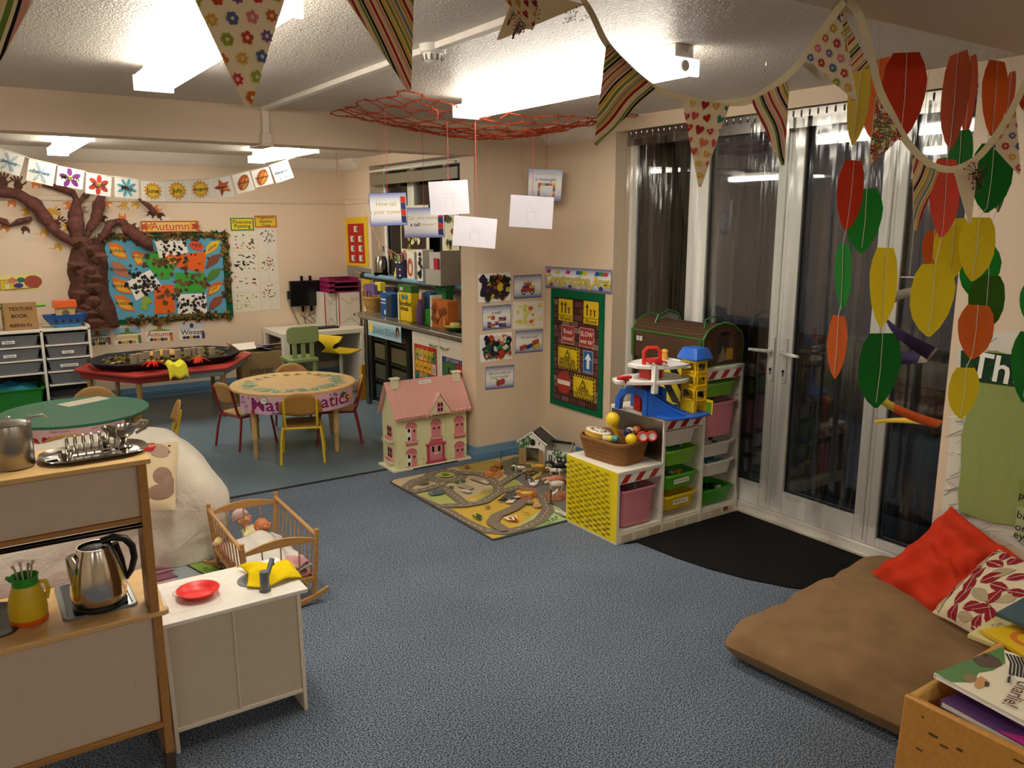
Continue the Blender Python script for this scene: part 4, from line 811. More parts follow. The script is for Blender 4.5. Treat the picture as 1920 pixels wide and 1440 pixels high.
def win(cx_, z0, z1, kind, left=False):
    w2 = .047; b = H(); zz = z1-.045
    pts = [(w2*math.cos(a), .04*math.sin(a)) for a in [PI*i/12 for i in range(13)]]
    b._add([(cx_+x, hy0-.004, zz+z) for x, z in pts]+[(cx_+x, hy0, zz+z) for x, z in pts], [tuple(range(12, -1, -1)), tuple(range(13, 26))]+[(i, i+1, 14+i, 13+i) for i in range(12)]+[(12, 0, 13, 25)], '#c96a74')
    o = b.build('window', 'paint', dh)
    for i in (0, 1):
        b = H(); x0 = cx_-.04+i*.041
        if kind == 'open' and i == 0:
            b.box(x0+.004, x0+.038, hy0-.002, hy0, z0+.03, zz, '#efece0'); b.build('frame', 'paint', o)
            for za, zb in ((z0+.035, z0+.062), (zz-.034, zz-.006)): b = H(); b.box(x0+.010, x0+.030, hy0-.003, hy0-.001, za, zb, '#241c1c'); b.build('pane', 'gloss', o)
        else:
            b.box(x0, x0+.039, hy0-.005, hy0, z0+.028, zz, '#d9888a'); sh = b.build('shutter', 'paint', o)
    b = H(); b._add([(cx_-.05, hy0-.012, z0+.03), (cx_+.05, hy0-.012, z0+.03), (cx_+.045, hy0-.010, z0), (cx_-.045, hy0-.010, z0), (cx_-.05, hy0, z0+.03), (cx_+.05, hy0, z0+.03), (cx_+.045, hy0, z0), (cx_-.045, hy0, z0)], [(3, 2, 1, 0), (4, 5, 6, 7), (0, 1, 5, 4), (2, 3, 7, 6), (1, 2, 6, 5), (3, 0, 4, 7)], '#cf737a'); b.build('window_box', 'paint', o)
    A = Art(.0004); A.M = DM @ TR((cx_, hy0-.0055, 0)) @ RX(PI/2)
    for i in (0, 1):
        if not (kind == 'open' and i == 0):
            x = -.02+i*.041; z = zz-.03; A.el(x-.004, z+.004, .006, .006, '#4a1c26', 8).el(x+.004, z+.004, .006, .006, '#4a1c26', 8).p2([(x-.009, z+.002), (x, z-.011), (x+.009, z+.002)], '#4a1c26')
    for k in range(5): A.flower(-.03+k*.015, zz+.008+.01*math.sin(PI*k/4), .005, '#e8a3a8', '#f0d0d0')
    A.build('heart_cutouts', 'paint', o, smooth=0)
    A = Art(.0004); A.M = DM @ TR((cx_, hy0-.0125, 0)) @ RX(PI/2); A.line([(-.046, z0+.022), (.046, z0+.022)], .006, '#f0dcd2').line([(-.042, z0+.008), (.042, z0+.008)], .002, '#a84a58')
    A.build('planter_print', 'paint', o, smooth=0)
wz = lambda y: on('y', hy0, 800, 700+y*.1389).z
def zf(cx, y): return on('y', hy0, 720+cx*.1389, 700+y*.1389)
for cx_, y0_, y1_, k_ in ((372, 965, 650, 'open'), (375, 1305, 1000, 'open'), (705, 905, 605, 'shut'), (1015, 860, 560, 'shut'), (1020, 1190, 905, 'shut')):
    win(zf(cx_, y0_).x, zf(cx_, y0_).z, zf(cx_, y1_).z, k_)
dxc = zf(702, 1270).x; b = H(); b.box(dxc-.075, dxc+.075, hy0-.006, hy0, .02, .155, '#b9405a'); b.box(dxc-.085, dxc+.085, hy0-.012, hy0, .155, .168, '#c24a5e'); b.box(dxc-.085, dxc+.085, hy0-.014, hy0, .016, .034, '#b93a56')
b._add([(dxc+.06*math.cos(a), hy0-.008, .168+.035*math.sin(a)) for a in [PI*i/10 for i in range(11)]]+[(dxc+.06*math.cos(a), hy0, .168+.035*math.sin(a)) for a in [PI*i/10 for i in range(11)]], [tuple(range(10, -1, -1)), tuple(range(11, 22))]+[(i, i+1, 12+i, 11+i) for i in range(10)], '#c9606e'); fd = b.build('front_door', 'paint', dh, bevel=.001)
A = Art(.0004); A.M = DM @ TR((dxc, hy0-.0065, 0)) @ RX(PI/2); A.rect(-.052, .035, .052, .155, '#dc8f93')
for s_ in (-1, 1): A.rect(s_*.025-.016, .095, s_*.025+.016, .148, '#efd5cf').rect(s_*.025-.012, .098, s_*.025+.012, .145, '#2a1718').rect(s_*.026-.018, .045, s_*.026+.018, .078, '#b9405a').rect(s_*.026-.015, .048, s_*.026+.015, .075, '#e2999b').rect(s_*.026-.004, .058, s_*.026+.004, .066, '#b9405a')
A.rect(-.02, .083, .02, .09, '#f0e0da'); A.build('door_print', 'paint', fd, smooth=0)
A = Art(.0004); A.M = DM @ TR((0, hy0-.0005, 0)) @ RX(PI/2)
for x in (2.505, 2.655, 2.70, 2.865, 2.93): A.line([(x, .02), (x, .055)], .002, '#9fb58a').flower(x, .06, .009, '#e8b0a8')
A.build('painted_flowers', 'paint', dh, smooth=0)
for i, z0 in enumerate((.06, .22)): # side windows
    b = H(); yc = 5.275; b.box(hx0-.004, hx0, yc-.04, yc+.04, z0, z0+.10, '#cf8a8c'); o = b.build('side_window', 'paint', dh)
    for q in (-1, 1):
        for r_ in (0, 1): b = H(); b.box(hx0-.006, hx0-.003, yc+q*.018-.013, yc+q*.018+.013, z0+.015+r_*.042, z0+.05+r_*.042, '#5a3038'); b.build('pane', 'gloss', o)
    b = H(); b.box(hx0-.03, hx0, yc-.055, yc+.055, z0-.014, z0-.006, '#e4dcc4'); b.box(hx0-.022, hx0-.001, yc-.045, yc+.045, z0-.006, z0+.022, '#d78f90'); b.build('side_balcony', 'paint', o)
# dormer
dx = zf(712, 570).x; b = H(); y0 = hy0-.052; zb = .392; za = .54; w2 = .10
b._add([(dx-w2, y0, zb), (dx+w2, y0, zb), (dx, y0, za), (dx-w2, y0+.006, zb), (dx+w2, y0+.006, zb), (dx, y0+.006, za)], [(0, 1, 2), (5, 4, 3), (0, 3, 4, 1)], '#d8cda4'); b.build('dormer_gable', 'paint', dh)
for s_ in (-1, 1):
    b = H(); p = [(dx+s_*(w2+.012), y0-.008, zb-.006), (dx, y0-.008, za+.012), (dx, y0+.155, za+.012), (dx+s_*(w2+.012), y0+.02, zb-.006)]; b._add(p+[(x, y, z-.006) for x, y, z in p], [(0, 1, 2, 3), (7, 6, 5, 4), (0, 4, 5, 1), (1, 5, 6, 2), (2, 6, 7, 3), (3, 7, 4, 0)], '#e3ada0'); b.build('dormer_roof', 'paint', dh)
b = H(); b.box(dx-.024, dx+.024, y0-.004, y0, zb+.02, zb+.095, '#d88a92'); dw = b.build('dormer_window', 'paint', dh)
for q in (-1, 1):
    for r_ in (0, 1): b = H(); b.box(dx+q*.012-.008, dx+q*.012+.008, y0-.0055, y0-.003, zb+.024+r_*.036, zb+.05+r_*.036, '#4a1c26'); b.build('pane', 'gloss', dw)
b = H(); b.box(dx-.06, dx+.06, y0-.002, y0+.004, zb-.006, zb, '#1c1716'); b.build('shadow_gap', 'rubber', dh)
for x in (hx0+.04, hx1-.03):
    b = H(); b.box(x-.025, x+.025, 5.245, 5.275, .59, .66, '#dcd9b6'); b.box(x-.034, x+.034, 5.235, 5.285, .66, .672, '#e6e2c6'); b.build('chimney', 'paint', dh, bevel=.001)
# ================================================================ CONSTRUCTION AREA WALL
BNR = '#3d4e8c'
def board_art(A, w_, h_):
    A.rect(.045, .045, w_-.045, h_-.06, '#3a2420'); rr = random.Random(4); y = .045; r_ = 0
    while y < h_-.075:
        x = .045-(r_ % 2)*.05
        while x < w_-.045:
            x0, x1 = max(x, .045), min(x+.095, w_-.045)
            if x1-x0 > .01: A._add([(x0+.003, y+.003, A.z), (x1-.003, y+.003, A.z), (x1-.003, min(y+.045, h_-.062), A.z), (x0+.003, min(y+.045, h_-.062), A.z)], [(0, 1, 2, 3)], rr.choice(['#5c3a35', '#6b443d', '#7a564f', '#53322e', '#8d7468', '#64403a', '#6f4740']))
            x += .1
        y += .049; r_ += 1
    A.up()
    for x in range(int((w_-.09)/.02)+1): A._add([(.045+x*.02, h_-.066, A.z), (.065+x*.02, h_-.066, A.z), (.055+x*.02, h_-.052, A.z)], [(0, 1, 2)], '#3a2420'); A._add([(.045+x*.02, .051, A.z), (.055+x*.02, .037, A.z), (.065+x*.02, .051, A.z)], [(0, 1, 2)], '#3a2420')
    A.up()
cb, cw, ch_, CM = sheet('display_board', 'green framed brick-patterned display board of road signs on the wall near the doors', 'display board', 'x', WX, [(1035, 541), (1135, 551), (1129.5, 784.5), (1034, 755)], board_art, '#12643f', .012, 0, 'fabric', part='brick_paper')
CMi = CM.inverted()
def c6(x, y): return (860+x*.17708, 460+y*.17708)
def c4(x, y): return (1040+x*.20833, 560+y*.20833)
def sign(px, col, fn, label, round_=False):
    q = [CMi @ on('x', WX-.014, *p) for p in px]; x0, x1 = (q[0].x+q[3].x)/2, (q[1].x+q[2].x)/2; y1, y0 = (q[0].y+q[1].y)/2, (q[2].y+q[3].y)/2; w_, h_ = x1-x0, y1-y0
    A = Art(.0004); A.M = TR((x0, y0, .0135)); 
    if round_: A.el(w_/2, h_/2, w_/2, w_/2, col, 28)
    else: A.rect(0, 0, w_, h_, col)
    fn(A, w_, h_); A.build('road_sign', 'paper', cb, smooth=0, label=label)
def s_arrows(n_, m_):
    def f(A, w_, h_):
        A.line([(0, h_*.25), (w_, h_*.25)], .004, '#231f12'); xs = [w_*(i+1)/(n_+m_+1) for i in range(n_+m_)]
        for i, x in enumerate(xs):
            if i < n_: A.line([(x, h_*.35), (x, h_*.75)], .012, '#231f12').p2([(x-.016, h_*.72), (x+.016, h_*.72), (x, h_*.9)], '#231f12')
            else: A.line([(x, h_*.35), (x, h_*.58)], .011, '#231f12').rect(x-.014, h_*.57, x+.014, h_*.64, '#b3301f')
        A.text('100 yards', w_/2, h_*.12, .037, '#231f12', .004)
    return f
sign([c6(1058, 558), c6(1208, 580), c6(1205, 812), c6(1058, 790)], '#e3c21c', s_arrows(2, 1), 'yellow 100 yards lane sign with two arrows')
sign([c6(1322, 585), c6(1482, 605), c6(1478, 852), c6(1322, 822)], '#e3c21c', s_arrows(1, 2), 'yellow 100 yards lane sign with one arrow')
def two(a, c_):
    return lambda A, w_, h_: (A.line([(.004, .004), (w_-.004, .004), (w_-.004, h_-.004), (.004, h_-.004), (.004, .004)], .003, '#e6cfc8'), A.text(a, w_/2, h_*.66, .05, '#efe2dc', .008), A.text(c_, w_/2, h_*.3, .05, '#efe2dc', .008))
sign([c6(1088, 838), c6(1228, 855), c6(1225, 1058), c6(1084, 1030)], '#a33a34', two('Road', 'closed'), 'red Road closed sign')
sign([c6(1280, 862), c6(1435, 888), c6(1432, 1098), c6(1275, 1068)], '#a33a34', two('SLOW', 'wet tar'), 'red SLOW wet tar sign')
def haz(l1, l2):
    def f(A, w_, h_):
        k = 9
        for i in range(k): x = w_*i/k; A.p2([(x, 0), (x+w_/k*.5, 0), (x+w_/k*.9, .018), (x+w_/k*.4, .018)], '#211d12').p2([(x, h_-.018), (x+w_/k*.5, h_-.018), (x+w_/k*.9, h_), (x+w_/k*.4, h_)], '#211d12')
        for i in range(6): y = h_*i/6+.01; A.p2([(0, y), (.014, y+.01), (.014, y+.028), (0, y+.018)], '#211d12').p2([(w_-.014, y), (w_, y+.01), (w_, y+.028), (w_-.014, y+.018)], '#211d12')
        A.p2([(w_*.36, h_*.52), (w_*.64, h_*.52), (w_*.5, h_*.86)], '#211d12').p2([(w_*.41, h_*.55), (w_*.59, h_*.55), (w_*.5, h_*.78)], '#e3c21c').text('!', w_*.5, h_*.645, .05, '#211d12', .01).text(l1, w_/2, h_*.4, .042, '#211d12', .012).text(l2, w_/2, h_*.22, .036 if len(l2) > 9 else .042, '#211d12', .012)
    return f
sign([c6(1055, 1060), c6(1280, 1080), c6(1275, 1335), c6(1045, 1290)], '#e3c21c', haz('WORK IN', 'PROGRESS'), 'yellow striped WORK IN PROGRESS sign')
sign([c6(1318, 1110), c6(1425, 1125), c6(1418, 1370), c6(1318, 1345)], '#2b5f9e', lambda A, w_, h_: (A.line([(.003, .003), (w_-.003, .003), (w_-.003, h_-.003), (.003, h_-.003), (.003, .003)], .003, '#dfe6ea'), A.rect(w_*.36, h_*.2, w_*.64, h_*.62, '#e9edee'), A.p2([(w_*.15, h_*.6), (w_*.85, h_*.6), (w_*.5, h_*.9)], '#e9edee'), A.text('one way', w_/2, h_*.09, .02, '#cfd8de')), 'blue one way arrow sign')
sign([c4(20, 655), c4(145, 680), c4(145, 850), c4(20, 830)], '#a83a30', lambda A, w_, h_: A.rect(w_*.06, h_/2-.017, w_*.94, h_/2+.017, '#e9e0da'), 'round red no entry sign', True)
sign([c4(165, 680), c4(370, 715), c4(360, 935), c4(160, 885)], '#e3c21c', haz('UNDER', 'CONSTRUCTION'), 'yellow striped UNDER CONSTRUCTION sign')
def grad_card(A, w_, h_, b_='#f0eee6'):
    A.rect(0, 0, w_, h_, '#3c4a78'); A.gradient(.004, .004, w_-.004, h_-.004, ['#5a6598', '#cfd0dc', '#ebe9e2', '#ebe9e2', '#cfd0dc', '#6a74a4'], 14)
def banner_art(A, w_, h_):
    grad_card(A, w_, h_); rr = random.Random(6)
    for x, c_ in ((.05, '#a8303a'), (.2, '#c9b02c'), (.36, '#c03a6a'), (.52, '#2a4fa0'), (.56, '#2f8a3c'), (.62, '#d9b825'), (.80, '#2a4fa0'), (.86, '#2f8a3c'), (.92, '#c8402c')): A.p2([(x*w_-.03, h_*.72), (x*w_+.02, h_*.70), (x*w_+.035, h_*.86), (x*w_-.01, h_*.9)], c_)
    for x, c_ in ((.1, '#a8404c'), (.25, '#c9b84a'), (.4, '#3c4f8c'), (.53, '#c9c2b8'), (.7, '#d0b840'), (.86, '#2b3a66')): A.el(x*w_, h_*.16, .024, .018, c_, 6)
    A.text('Construction Area', w_*.5, h_*.42, .108, '#e6cf3c', .012, outline='#2c2a20', sx=.92)
sheet('wall_banner', 'blue Construction Area banner printed with building bricks above the road sign board', 'banner', 'x', WX, [c6(940, 222), c6(1637, 263), c6(1633, 508), c6(938, 445)], banner_art, '#e8e8e8', .002, .014)
# ---- pictures on the pillar
def p_paint(cols, n_, seed, bg='#efece6', r=(.012, .03)):
    def f(A, w_, h_):
        rr = random.Random(seed)
        for i in range(n_): A.blob(rr.uniform(.03, w_-.03), rr.uniform(.03, h_-.03), rr.uniform(*r), rr.choice(cols), 9, .4, rr)
    return f
def P4(x0, y0, x1, y1, x2, y2, x3, y3): return [c6(x0, y0), c6(x1, y1), c6(x2, y2), c6(x3, y3)]
sheet('painting', 'dark green, purple and yellow finger painting at the top of the pillar', 'painting', 'y', WP, P4(200, 303, 540, 288, 553, 578, 213, 608), p_paint(['#1d2416', '#22301a', '#2d1f4a', '#2a1c40', '#1c1a18', '#3a2a18', '#8a4a1c', '#c9b12c'], 95, 1))
sheet('painting', 'orange and yellow dotted finger painting in the right column on the pillar', 'painting', 'y', WP, P4(570, 603, 893, 580, 905, 875, 573, 880), p_paint(['#d9622c', '#d8cf5a', '#dfd87a', '#e0d86a'], 26, 2, r=(.01, .02)), base='#ece4d4')
sheet('painting', 'purple, green and orange finger painting under the wall question card', 'painting', 'y', WP, P4(222, 948, 560, 915, 565, 1195, 230, 1243), p_paint(['#241a3c', '#2a1c44', '#1f4a3a', '#a8401f', '#c9551f', '#1c1a2a', '#d9d2c8', '#2d8a3c'], 85, 3))
def qcard(lines, pic):
    def f(A, w_, h_):
        grad_card(A, w_, h_); n_ = len(lines)
        for i, (t_, c_) in enumerate(lines): A.text(t_, w_/2, h_*(.86-.17*i), .028 if len(t_) > 14 else .033, c_, .01)
        pic(A, w_, h_)
    return f
GO, DK = '#c2b685', '#3c4560'
def pic_car(A, w_, h_):
    x0, y0 = w_*.25, h_*.14
    A.rect(x0, y0+.02, x0+w_*.5, y0+.05, '#a8463a').rect(x0+w_*.06, y0+.05, x0+w_*.44, y0+.07, '#3a4a80').rect(x0+w_*.12, y0+.07, x0+w_*.38, y0+.09, '#b8503f').rect(x0+w_*.2, y0+.09, x0+w_*.32, y0+.105, '#c9a25a'); A.rect(x0+w_*.3, y0+.05, x0+w_*.5, y0+.07, '#d8b24a')
    for x in (.1, .4): A.el(x0+w_*x, y0+.018, .018, .018, '#2a2826', 14).el(x0+w_*x, y0+.018, .009, .009, '#e0dcd0', 10)
def pic_wall(A, w_, h_):
    rr = random.Random(8); cols = ['#a8402f', '#2c4488', '#c9a03a', '#e8e4dc', '#b8503f']
    for r_ in range(6):
        for k in range(5): A.rect(w_*.17+k*w_*.132, h_*.08+r_*h_*.083, w_*.17+(k+1)*w_*.132-.001, h_*.08+(r_+1)*h_*.083-.001, rr.choice(cols)); A.z -= A.st
    A.up()
def brick3(A, x, y, s_, c_): A.p2([(x, y), (x+s_, y+s_*.3), (x+s_, y+s_*.85), (x, y+s_*.55)], c_).p2([(x, y+s_*.55), (x+s_, y+s_*.85), (x+s_*.7, y+s_), (x-s_*.3, y+s_*.7)], shade(c_, 1.4)).p2([(x, y), (x, y+s_*.55), (x-s_*.3, y+s_*.7), (x-s_*.3, y+s_*.15)], shade(c_, .7))
def pic_bricks(A, w_, h_): brick3(A, w_*.22, h_*.1, .05, '#a8432f'); brick3(A, w_*.45, h_*.15, .045, '#2f3f70'); brick3(A, w_*.7, h_*.12, .055, '#c9b040'); brick3(A, w_*.66, h_*.3, .05, '#b04a34')
def pic_toy(A, w_, h_): brick3(A, w_*.45, h_*.1, .06, '#a8402f'); A.line([(w_*.35, h_*.45), (w_*.5, h_*.3)], .006, '#3a2a20')
sheet('question_card', 'card asking can you make a car, top right on the pillar', 'card', 'y', WP, P4(582, 320, 877, 305, 873, 548, 580, 568), qcard([('Can you make', GO), ('a car?', DK)], pic_car))
sheet('question_card', 'card asking can you build a wall, second in the left column on the pillar', 'card', 'y', WP, P4(247, 648, 552, 622, 552, 873, 250, 900), qcard([('Can you build', GO), ('a wall?', DK)], pic_wall))
sheet('question_card', 'card asking how many bricks did you use, third in the right column on the pillar', 'card', 'y', WP, P4(600, 908, 892, 885, 882, 1122, 593, 1145), qcard([('How many bricks', GO), ('did you use?', '#8a8468')], pic_bricks))
sheet('question_card', 'lowest card on the pillar asking how many shapes can you see', 'card', 'y', WP, P4(283, 1288, 582, 1262, 584, 1500, 278, 1530), qcard([('How many shapes', GO), ('can you see on', '#8a8468'), ('your model?', '#8a8468')], pic_toy))
def _fleece(name):
    m, t, b = nt(name); b.inputs['Roughness'].default_value = 1; b.inputs['Specular IOR Level'].default_value = .05; b.inputs['Sheen Weight'].default_value = .4; b.inputs['Sheen Roughness'].default_value = .5; b.inputs['Sheen Tint'].default_value = C('#b8a080')
    tc, n, bu = noise_bump(t, b, 7, .35, .02, 5); c = t.nodes.new('ShaderNodeRGB'); c.outputs[0].default_value = C('#86694a'); varcol(t, b, c.outputs[0], n, .82, 1.14); return m
# ================================================================ CLEAR STRIP CURTAIN
sc_ = thing('strip_curtain', 'clear plastic strip curtain hanging from a hooked rail in front of the glazed doors', 'strip curtain', (3.80, 3.1, 2.345))
b = MB(); b.box(-.012, .012, -1.12, 1.12, -.02, .02, '#a9a7a2')
for i in range(44):
    y = -1.1+i*.051; b.tube([(0, y, .02), (-.014, y, .012), (-.014, y, -.012), (-.002, y, -.03)], .004, '#6a6864', 5)
b.build('rail', 'metal', sc_)
pvc = clearmat('clear pvc', '#f1f2f1', .09, .012, 1.36, .9); pvc2 = clearmat('clear pvc clamp', '#c9c7c0', .25, .18, 1.3)
rr = random.Random(12)
ys = [1.06, .98, .90, .83, .76, .62, .46, .30, .16, .03, -.06, -.12, -.20, -.38, -.50, -.62, -.70, -.86, -.98, -1.04]
for i, yc in enumerate(ys):
    w_ = .145; bot = -2.02-rr.uniform(0, .20) if yc < .1 else -2.22; a0 = rr.uniform(-.3, .3); ph = rr.uniform(0, 6); xo = -.006-.007*(i % 3); amp = rr.uniform(.008, .02)
    sh_ = .088 if .03 < yc < .68 else 0
    if sh_: amp = .004; a0 = 0
    def f(u, v, yc=yc, a0=a0, ph=ph, xo=xo, amp=amp, bot=bot, sh_=sh_):
        y = yc+(u-.5)*w_*(1-.12*v); z = -.03+(bot+.03)*v; return (xo+sh_*min(1, v*3)+amp*math.sin(2*PI*u+ph)*(.35+.65*v)+(u-.5)*a0*.09*v+(0 if sh_ else .012*math.sin(3*v+ph)-.012), y+.012*math.sin(2.2*v+ph), z)
    b = MB(); b.grid(f, 6, 12, '#fff'); b.build('strip', pvc, sc_, smooth=180)
    b = MB(); b.box(xo-.004, xo+.002, yc-.072, yc+.072, -.075, -.018, '#fff'); b.build('clamp_plate', pvc2, sc_)
# ================================================================ ORANGE NET AND HANGING CARDS
nx0, nx1, ny0, ny1 = 2.02, 3.66, 3.98, 5.0
NC = Vector(((nx0+nx1)/2, (ny0+ny1)/2, 2.36))
def netp(u, v): return Vector((nx0+(nx1-nx0)*u+.02*math.sin(9*v), ny0+(ny1-ny0)*v+.03*math.sin(7*u), 2.445-.15*math.sin(PI*min(1, max(0, u*1.02)))**.9*math.sin(PI*(.12+.80*v))**.8+.008*math.sin(23*u+17*v)))-NC
net = thing('orange_net', 'sagging orange-red knotted net fixed under the ceiling between strip light and beam', 'net', NC)
b = MB(); NU, NV = 15, 9
def dia(i, j): return netp(i/NU, j/NV)
for i in range(NU+1):
    for j in range(NV+1):
        p = dia(i+(.0 if j % 2 == 0 else .0), j); h_ = .0
        if i < NU: q = dia(i+1, j); m_ = (p+q)/2+Vector((0, .028*(1 if (i+j) % 2 else -1), -.004)); b.tube([p, m_, q], .0032, '#b1452a', 4)
        if j < NV: q = dia(i, j+1); m_ = (p+q)/2+Vector((.028*(1 if (i+j) % 2 else -1), 0, -.004)); b.tube([p, m_, q], .0032, '#b54a2c', 4)
        b.ell(tuple(p), .0075, '#9c3a24', 5, 3)
b.build('mesh_cords', 'fabric', net, kind='stuff')
PK = '#c9545a'
def string(b, p0, p1, r=.0013, col=PK): b.tube([p0, Vector(p0).lerp(Vector(p1), .5)+Vector((.003, 0, 0)), p1], r, col, 4)
def netz(x, y):
    u, v = (x-nx0)/(nx1-nx0), (y-ny0)/(ny1-ny0)
    return (netp(u, v)+NC).z if 0 < u < 1 and 0 < v < 1 else 2.45
def card(label, px, yv, art, yaw=0, base='#cfcdd6', roll=None, grp='cards hanging from the net'):
    q = [on('y', yv, *p) for p in px]; c = sum(q, Vector())/4; d = (c-Vector((0, 0, EYE))).length
    w_ = (Vector(px[1])-Vector(px[0])).length*d/F_PX; h_ = (Vector(px[3])-Vector(px[0])).length*d/F_PX
    rl = -math.atan2(px[1][1]-px[0][1], px[1][0]-px[0][0])
    M = camM(c, rl, yaw); t = thing('hanging_card', label, 'hanging card', M=M, group=grp)
    b = MB(); b.box(-w_/2, w_/2, -h_/2, h_/2, -.0012, 0, base); b.build('card', 'gloss', t)
    A = Art(.0003); A.M = TR((-w_/2, -h_/2, .0002)); art(A, w_, h_); A.build('print', 'gloss', t, smooth=0)
    top = M @ Vector((0, h_/2, 0)); Mi = M.inverted(); tz = netz(top.x, top.y); b = MB(); string(b, Mi @ top, Mi @ Vector((top.x, top.y, tz)))
    b.tube([Mi @ top, Mi @ (top+Vector((.012, 0, .02))), Mi @ (top+Vector((-.01, 0, .03)))], .0013, PK, 4); b.build('string', 'fabric', t)
    return t
def tallart(l1, l2, mid=None):
    def f(A, w_, h_):
        A.rect(0, 0, w_, h_, '#4a568c').gradient(.003, .003, w_-.003, h_-.003, ['#6a78b4', '#dcdce4', '#f0eeea', '#f0eeea', '#dcdce4', '#7a86bc'], 14)
        A.text(l1, w_*.45, h_*.66, .034, '#c9b780', .012)
        if mid: A.text(mid, w_*.28, h_*.44, .034, '#2c3454', .016); A.text(l2, w_*.62, h_*.44, .034, '#c9b780', .012)
        else: A.text(l2, w_*.43, h_*.42, .034, '#c9b780', .012)
        for k in range(4): x0, x1, y0 = w_*.84, w_*.97, h_*(.1+k*.2); c_ = ['#24305c', '#b8382c', '#2c3a6c', '#b8382c'][k]; A.p2([(x0, y0), (x1, y0-.006), (x1, y0+h_*.17), (x0, y0+h_*.19)], c_); A.p2([(x0, y0+h_*.19), (x1, y0+h_*.17), (x1, y0+h_*.2)], '#d8b84a')
    return f
def ghost(l):
    def f(A, w_, h_):
        A.rect(0, 0, w_, h_, '#cfccd6'); A.text(l, w_*.5, h_*.62, .024, '#c4c0ca'); A.line([(w_*.4, h_*.2), (w_*.4, h_*.5), (w_*.6, h_*.5), (w_*.6, h_*.2)], .006, '#c5c1cb')
    return f
card('hanging card reading How tall is your tower beside the kitchen window', [(692, 364), (759, 362), (763, 421), (697, 422)], 4.35, tallart('How tall', 'is your tower?'))
card('hanging card reading Can you make a tall tower, partly behind a blank one', [(757, 391), (831, 390), (833, 444), (758, 445)], 4.75, tallart('Can you make', 'tower?', 'a tall'))
card('blank white card back hanging in front of the window jamb', [(805, 343), (876, 339), (877, 398), (808, 403)], 4.2, ghost('rectangle'))
card('blank white card back hanging lowest, over the pillar edge', [(852, 404), (931, 411), (925, 467), (850, 458)], 4.1, ghost('build'))
card('blank white card back hanging in front of the rectangle card', [(958, 366), (1037, 371), (1033, 429), (955, 423)], 4.25, ghost('triangle'))
def rect_art(A, w_, h_):
    A.rect(0, 0, w_, h_, '#4a568c').gradient(.003, .003, w_-.003, h_-.003, ['#6a78b4', '#dcdce4', '#f0eeea', '#e4e4ea', '#7a86bc'], 12).text('Can you make', w_*.5, h_*.88, .026, '#c2b685', .01).text('a rectangle?', w_*.52, h_*.68, .032, '#2c3454', .014)
    cs = ['#b8382c', '#d0a63a', '#2c3a6c', '#b8382c', '#d0a63a']
    for k in range(5): x = w_*(.3+k*.1); A.rect(x, h_*.48, x+w_*.1, h_*.56, cs[k]).rect(x, h_*.06, x+w_*.1, h_*.14, cs[4-k])
    for k in range(4): y = h_*(.14+k*.085); A.rect(w_*.3, y, w_*.36, y+h_*.085, cs[(k+2) % 5]).rect(w_*.74, y, w_*.8, y+h_*.085, cs[k])
card('hanging card reading Can you make a rectangle, near the corner', [(989, 318), (1051, 321), (1054, 375), (991, 373)], 4.85, rect_art)
for i, (x0, y0, y1, yv, lab) in enumerate(((712, 232, 298, 4.5, 'loose pink string hanging left of the How tall card'), (911, 262, 405, 4.55, 'loose pink string hanging down the pillar face beside the lowest blank card'), (977, 258, 341, 4.9, 'short loose curled thread hanging before the pillar corner'), (818, 186, 222, 4.1, 'short doubled pink string knotted under the net by the strip light'), (836, 212, 240, 4.25, 'short doubled pink string above the middle blank card'), (630, 290, 332, 6.6, 'pink thread hanging from the ceiling of the back area'))):
    p0, p1 = on('y', yv, x0, y0), on('y', yv, x0+2, y1); p0.z = CH if i == 5 else netz(p0.x, p0.y); b = MB(); string(b, (0, 0, 0), p1-p0, .0013); 
    if i in (3, 4): string(b, (.004, 0, 0), (p1-p0)+Vector((.006, 0, .01)), .002); b.ell(tuple(p1-p0), .005, PK, 6, 4)
    tag(b.build('loose_string', 'fabric', loc=p0), lab, 'string')
b = MB(); b.tube([(0, 0, 0), (0, 0, -.02), (.006, 0, -.035), (0, 0, -.045), (-.006, 0, -.035)], .0015, '#e8e4da', 5)
tag(b.build('ceiling_hook', 'metal', loc=on('z', CH, 1437, 112)), 'tiny white wire hook in the textured ceiling right of the strip light', 'hook')
# ================================================================ BUNTING
CLOTH = '#e2d3b4'
def pat_stripe(A, w_, h_, seed=0, wave=.006, ang=0.0):
    rr = random.Random(seed); cols = ['#b3242a', '#e0c48a', '#d99a8c', '#1d1b1c', '#e3b84a', '#8a9a3a', '#c9a06a', '#7a8a8c', '#d8a23c', '#a82a2c', '#e6cfa0', '#6f8a3a', '#1f1d1e', '#e0a898']; x = -w_*.75; k = seed
    while x < w_*.75:
        wd = rr.uniform(.0042, .0085); c_ = cols[k % len(cols)]; k += 1
        pts = [(x+wave*math.sin(y*38+seed)+(y*math.tan(ang)), y) for y in [-h_+h_*1.0*i/9 for i in range(10)]]; A.line(pts, wd, c_); A.z -= A.st; x += wd*1.45
    A.up()
def pat_floral(A, w_, h_, seed=0):
    rr = random.Random(seed); cols = ['#c96a2a', '#7a5a9a', '#d9a53a', '#c23a4a', '#5a7098', '#9aa83a', '#d87a8a', '#c24a3a']; r_ = 0; y = -.008
    while y > -h_:
        n_ = 7
        for i in range(-n_, n_+1):
            x = i*.033+(.0165 if r_ % 2 else 0); c_ = cols[(r_*3+i*2) % len(cols)]
            if (r_+i) % 3: A.flower(x, y, .0105, c_, CLOTH, 5+(r_+i) % 2)
            else: A.star(x, y, .011, .007, 7, c_).el(x, y, .0035, .0035, CLOTH, 6)
        y -= .029; r_ += 1
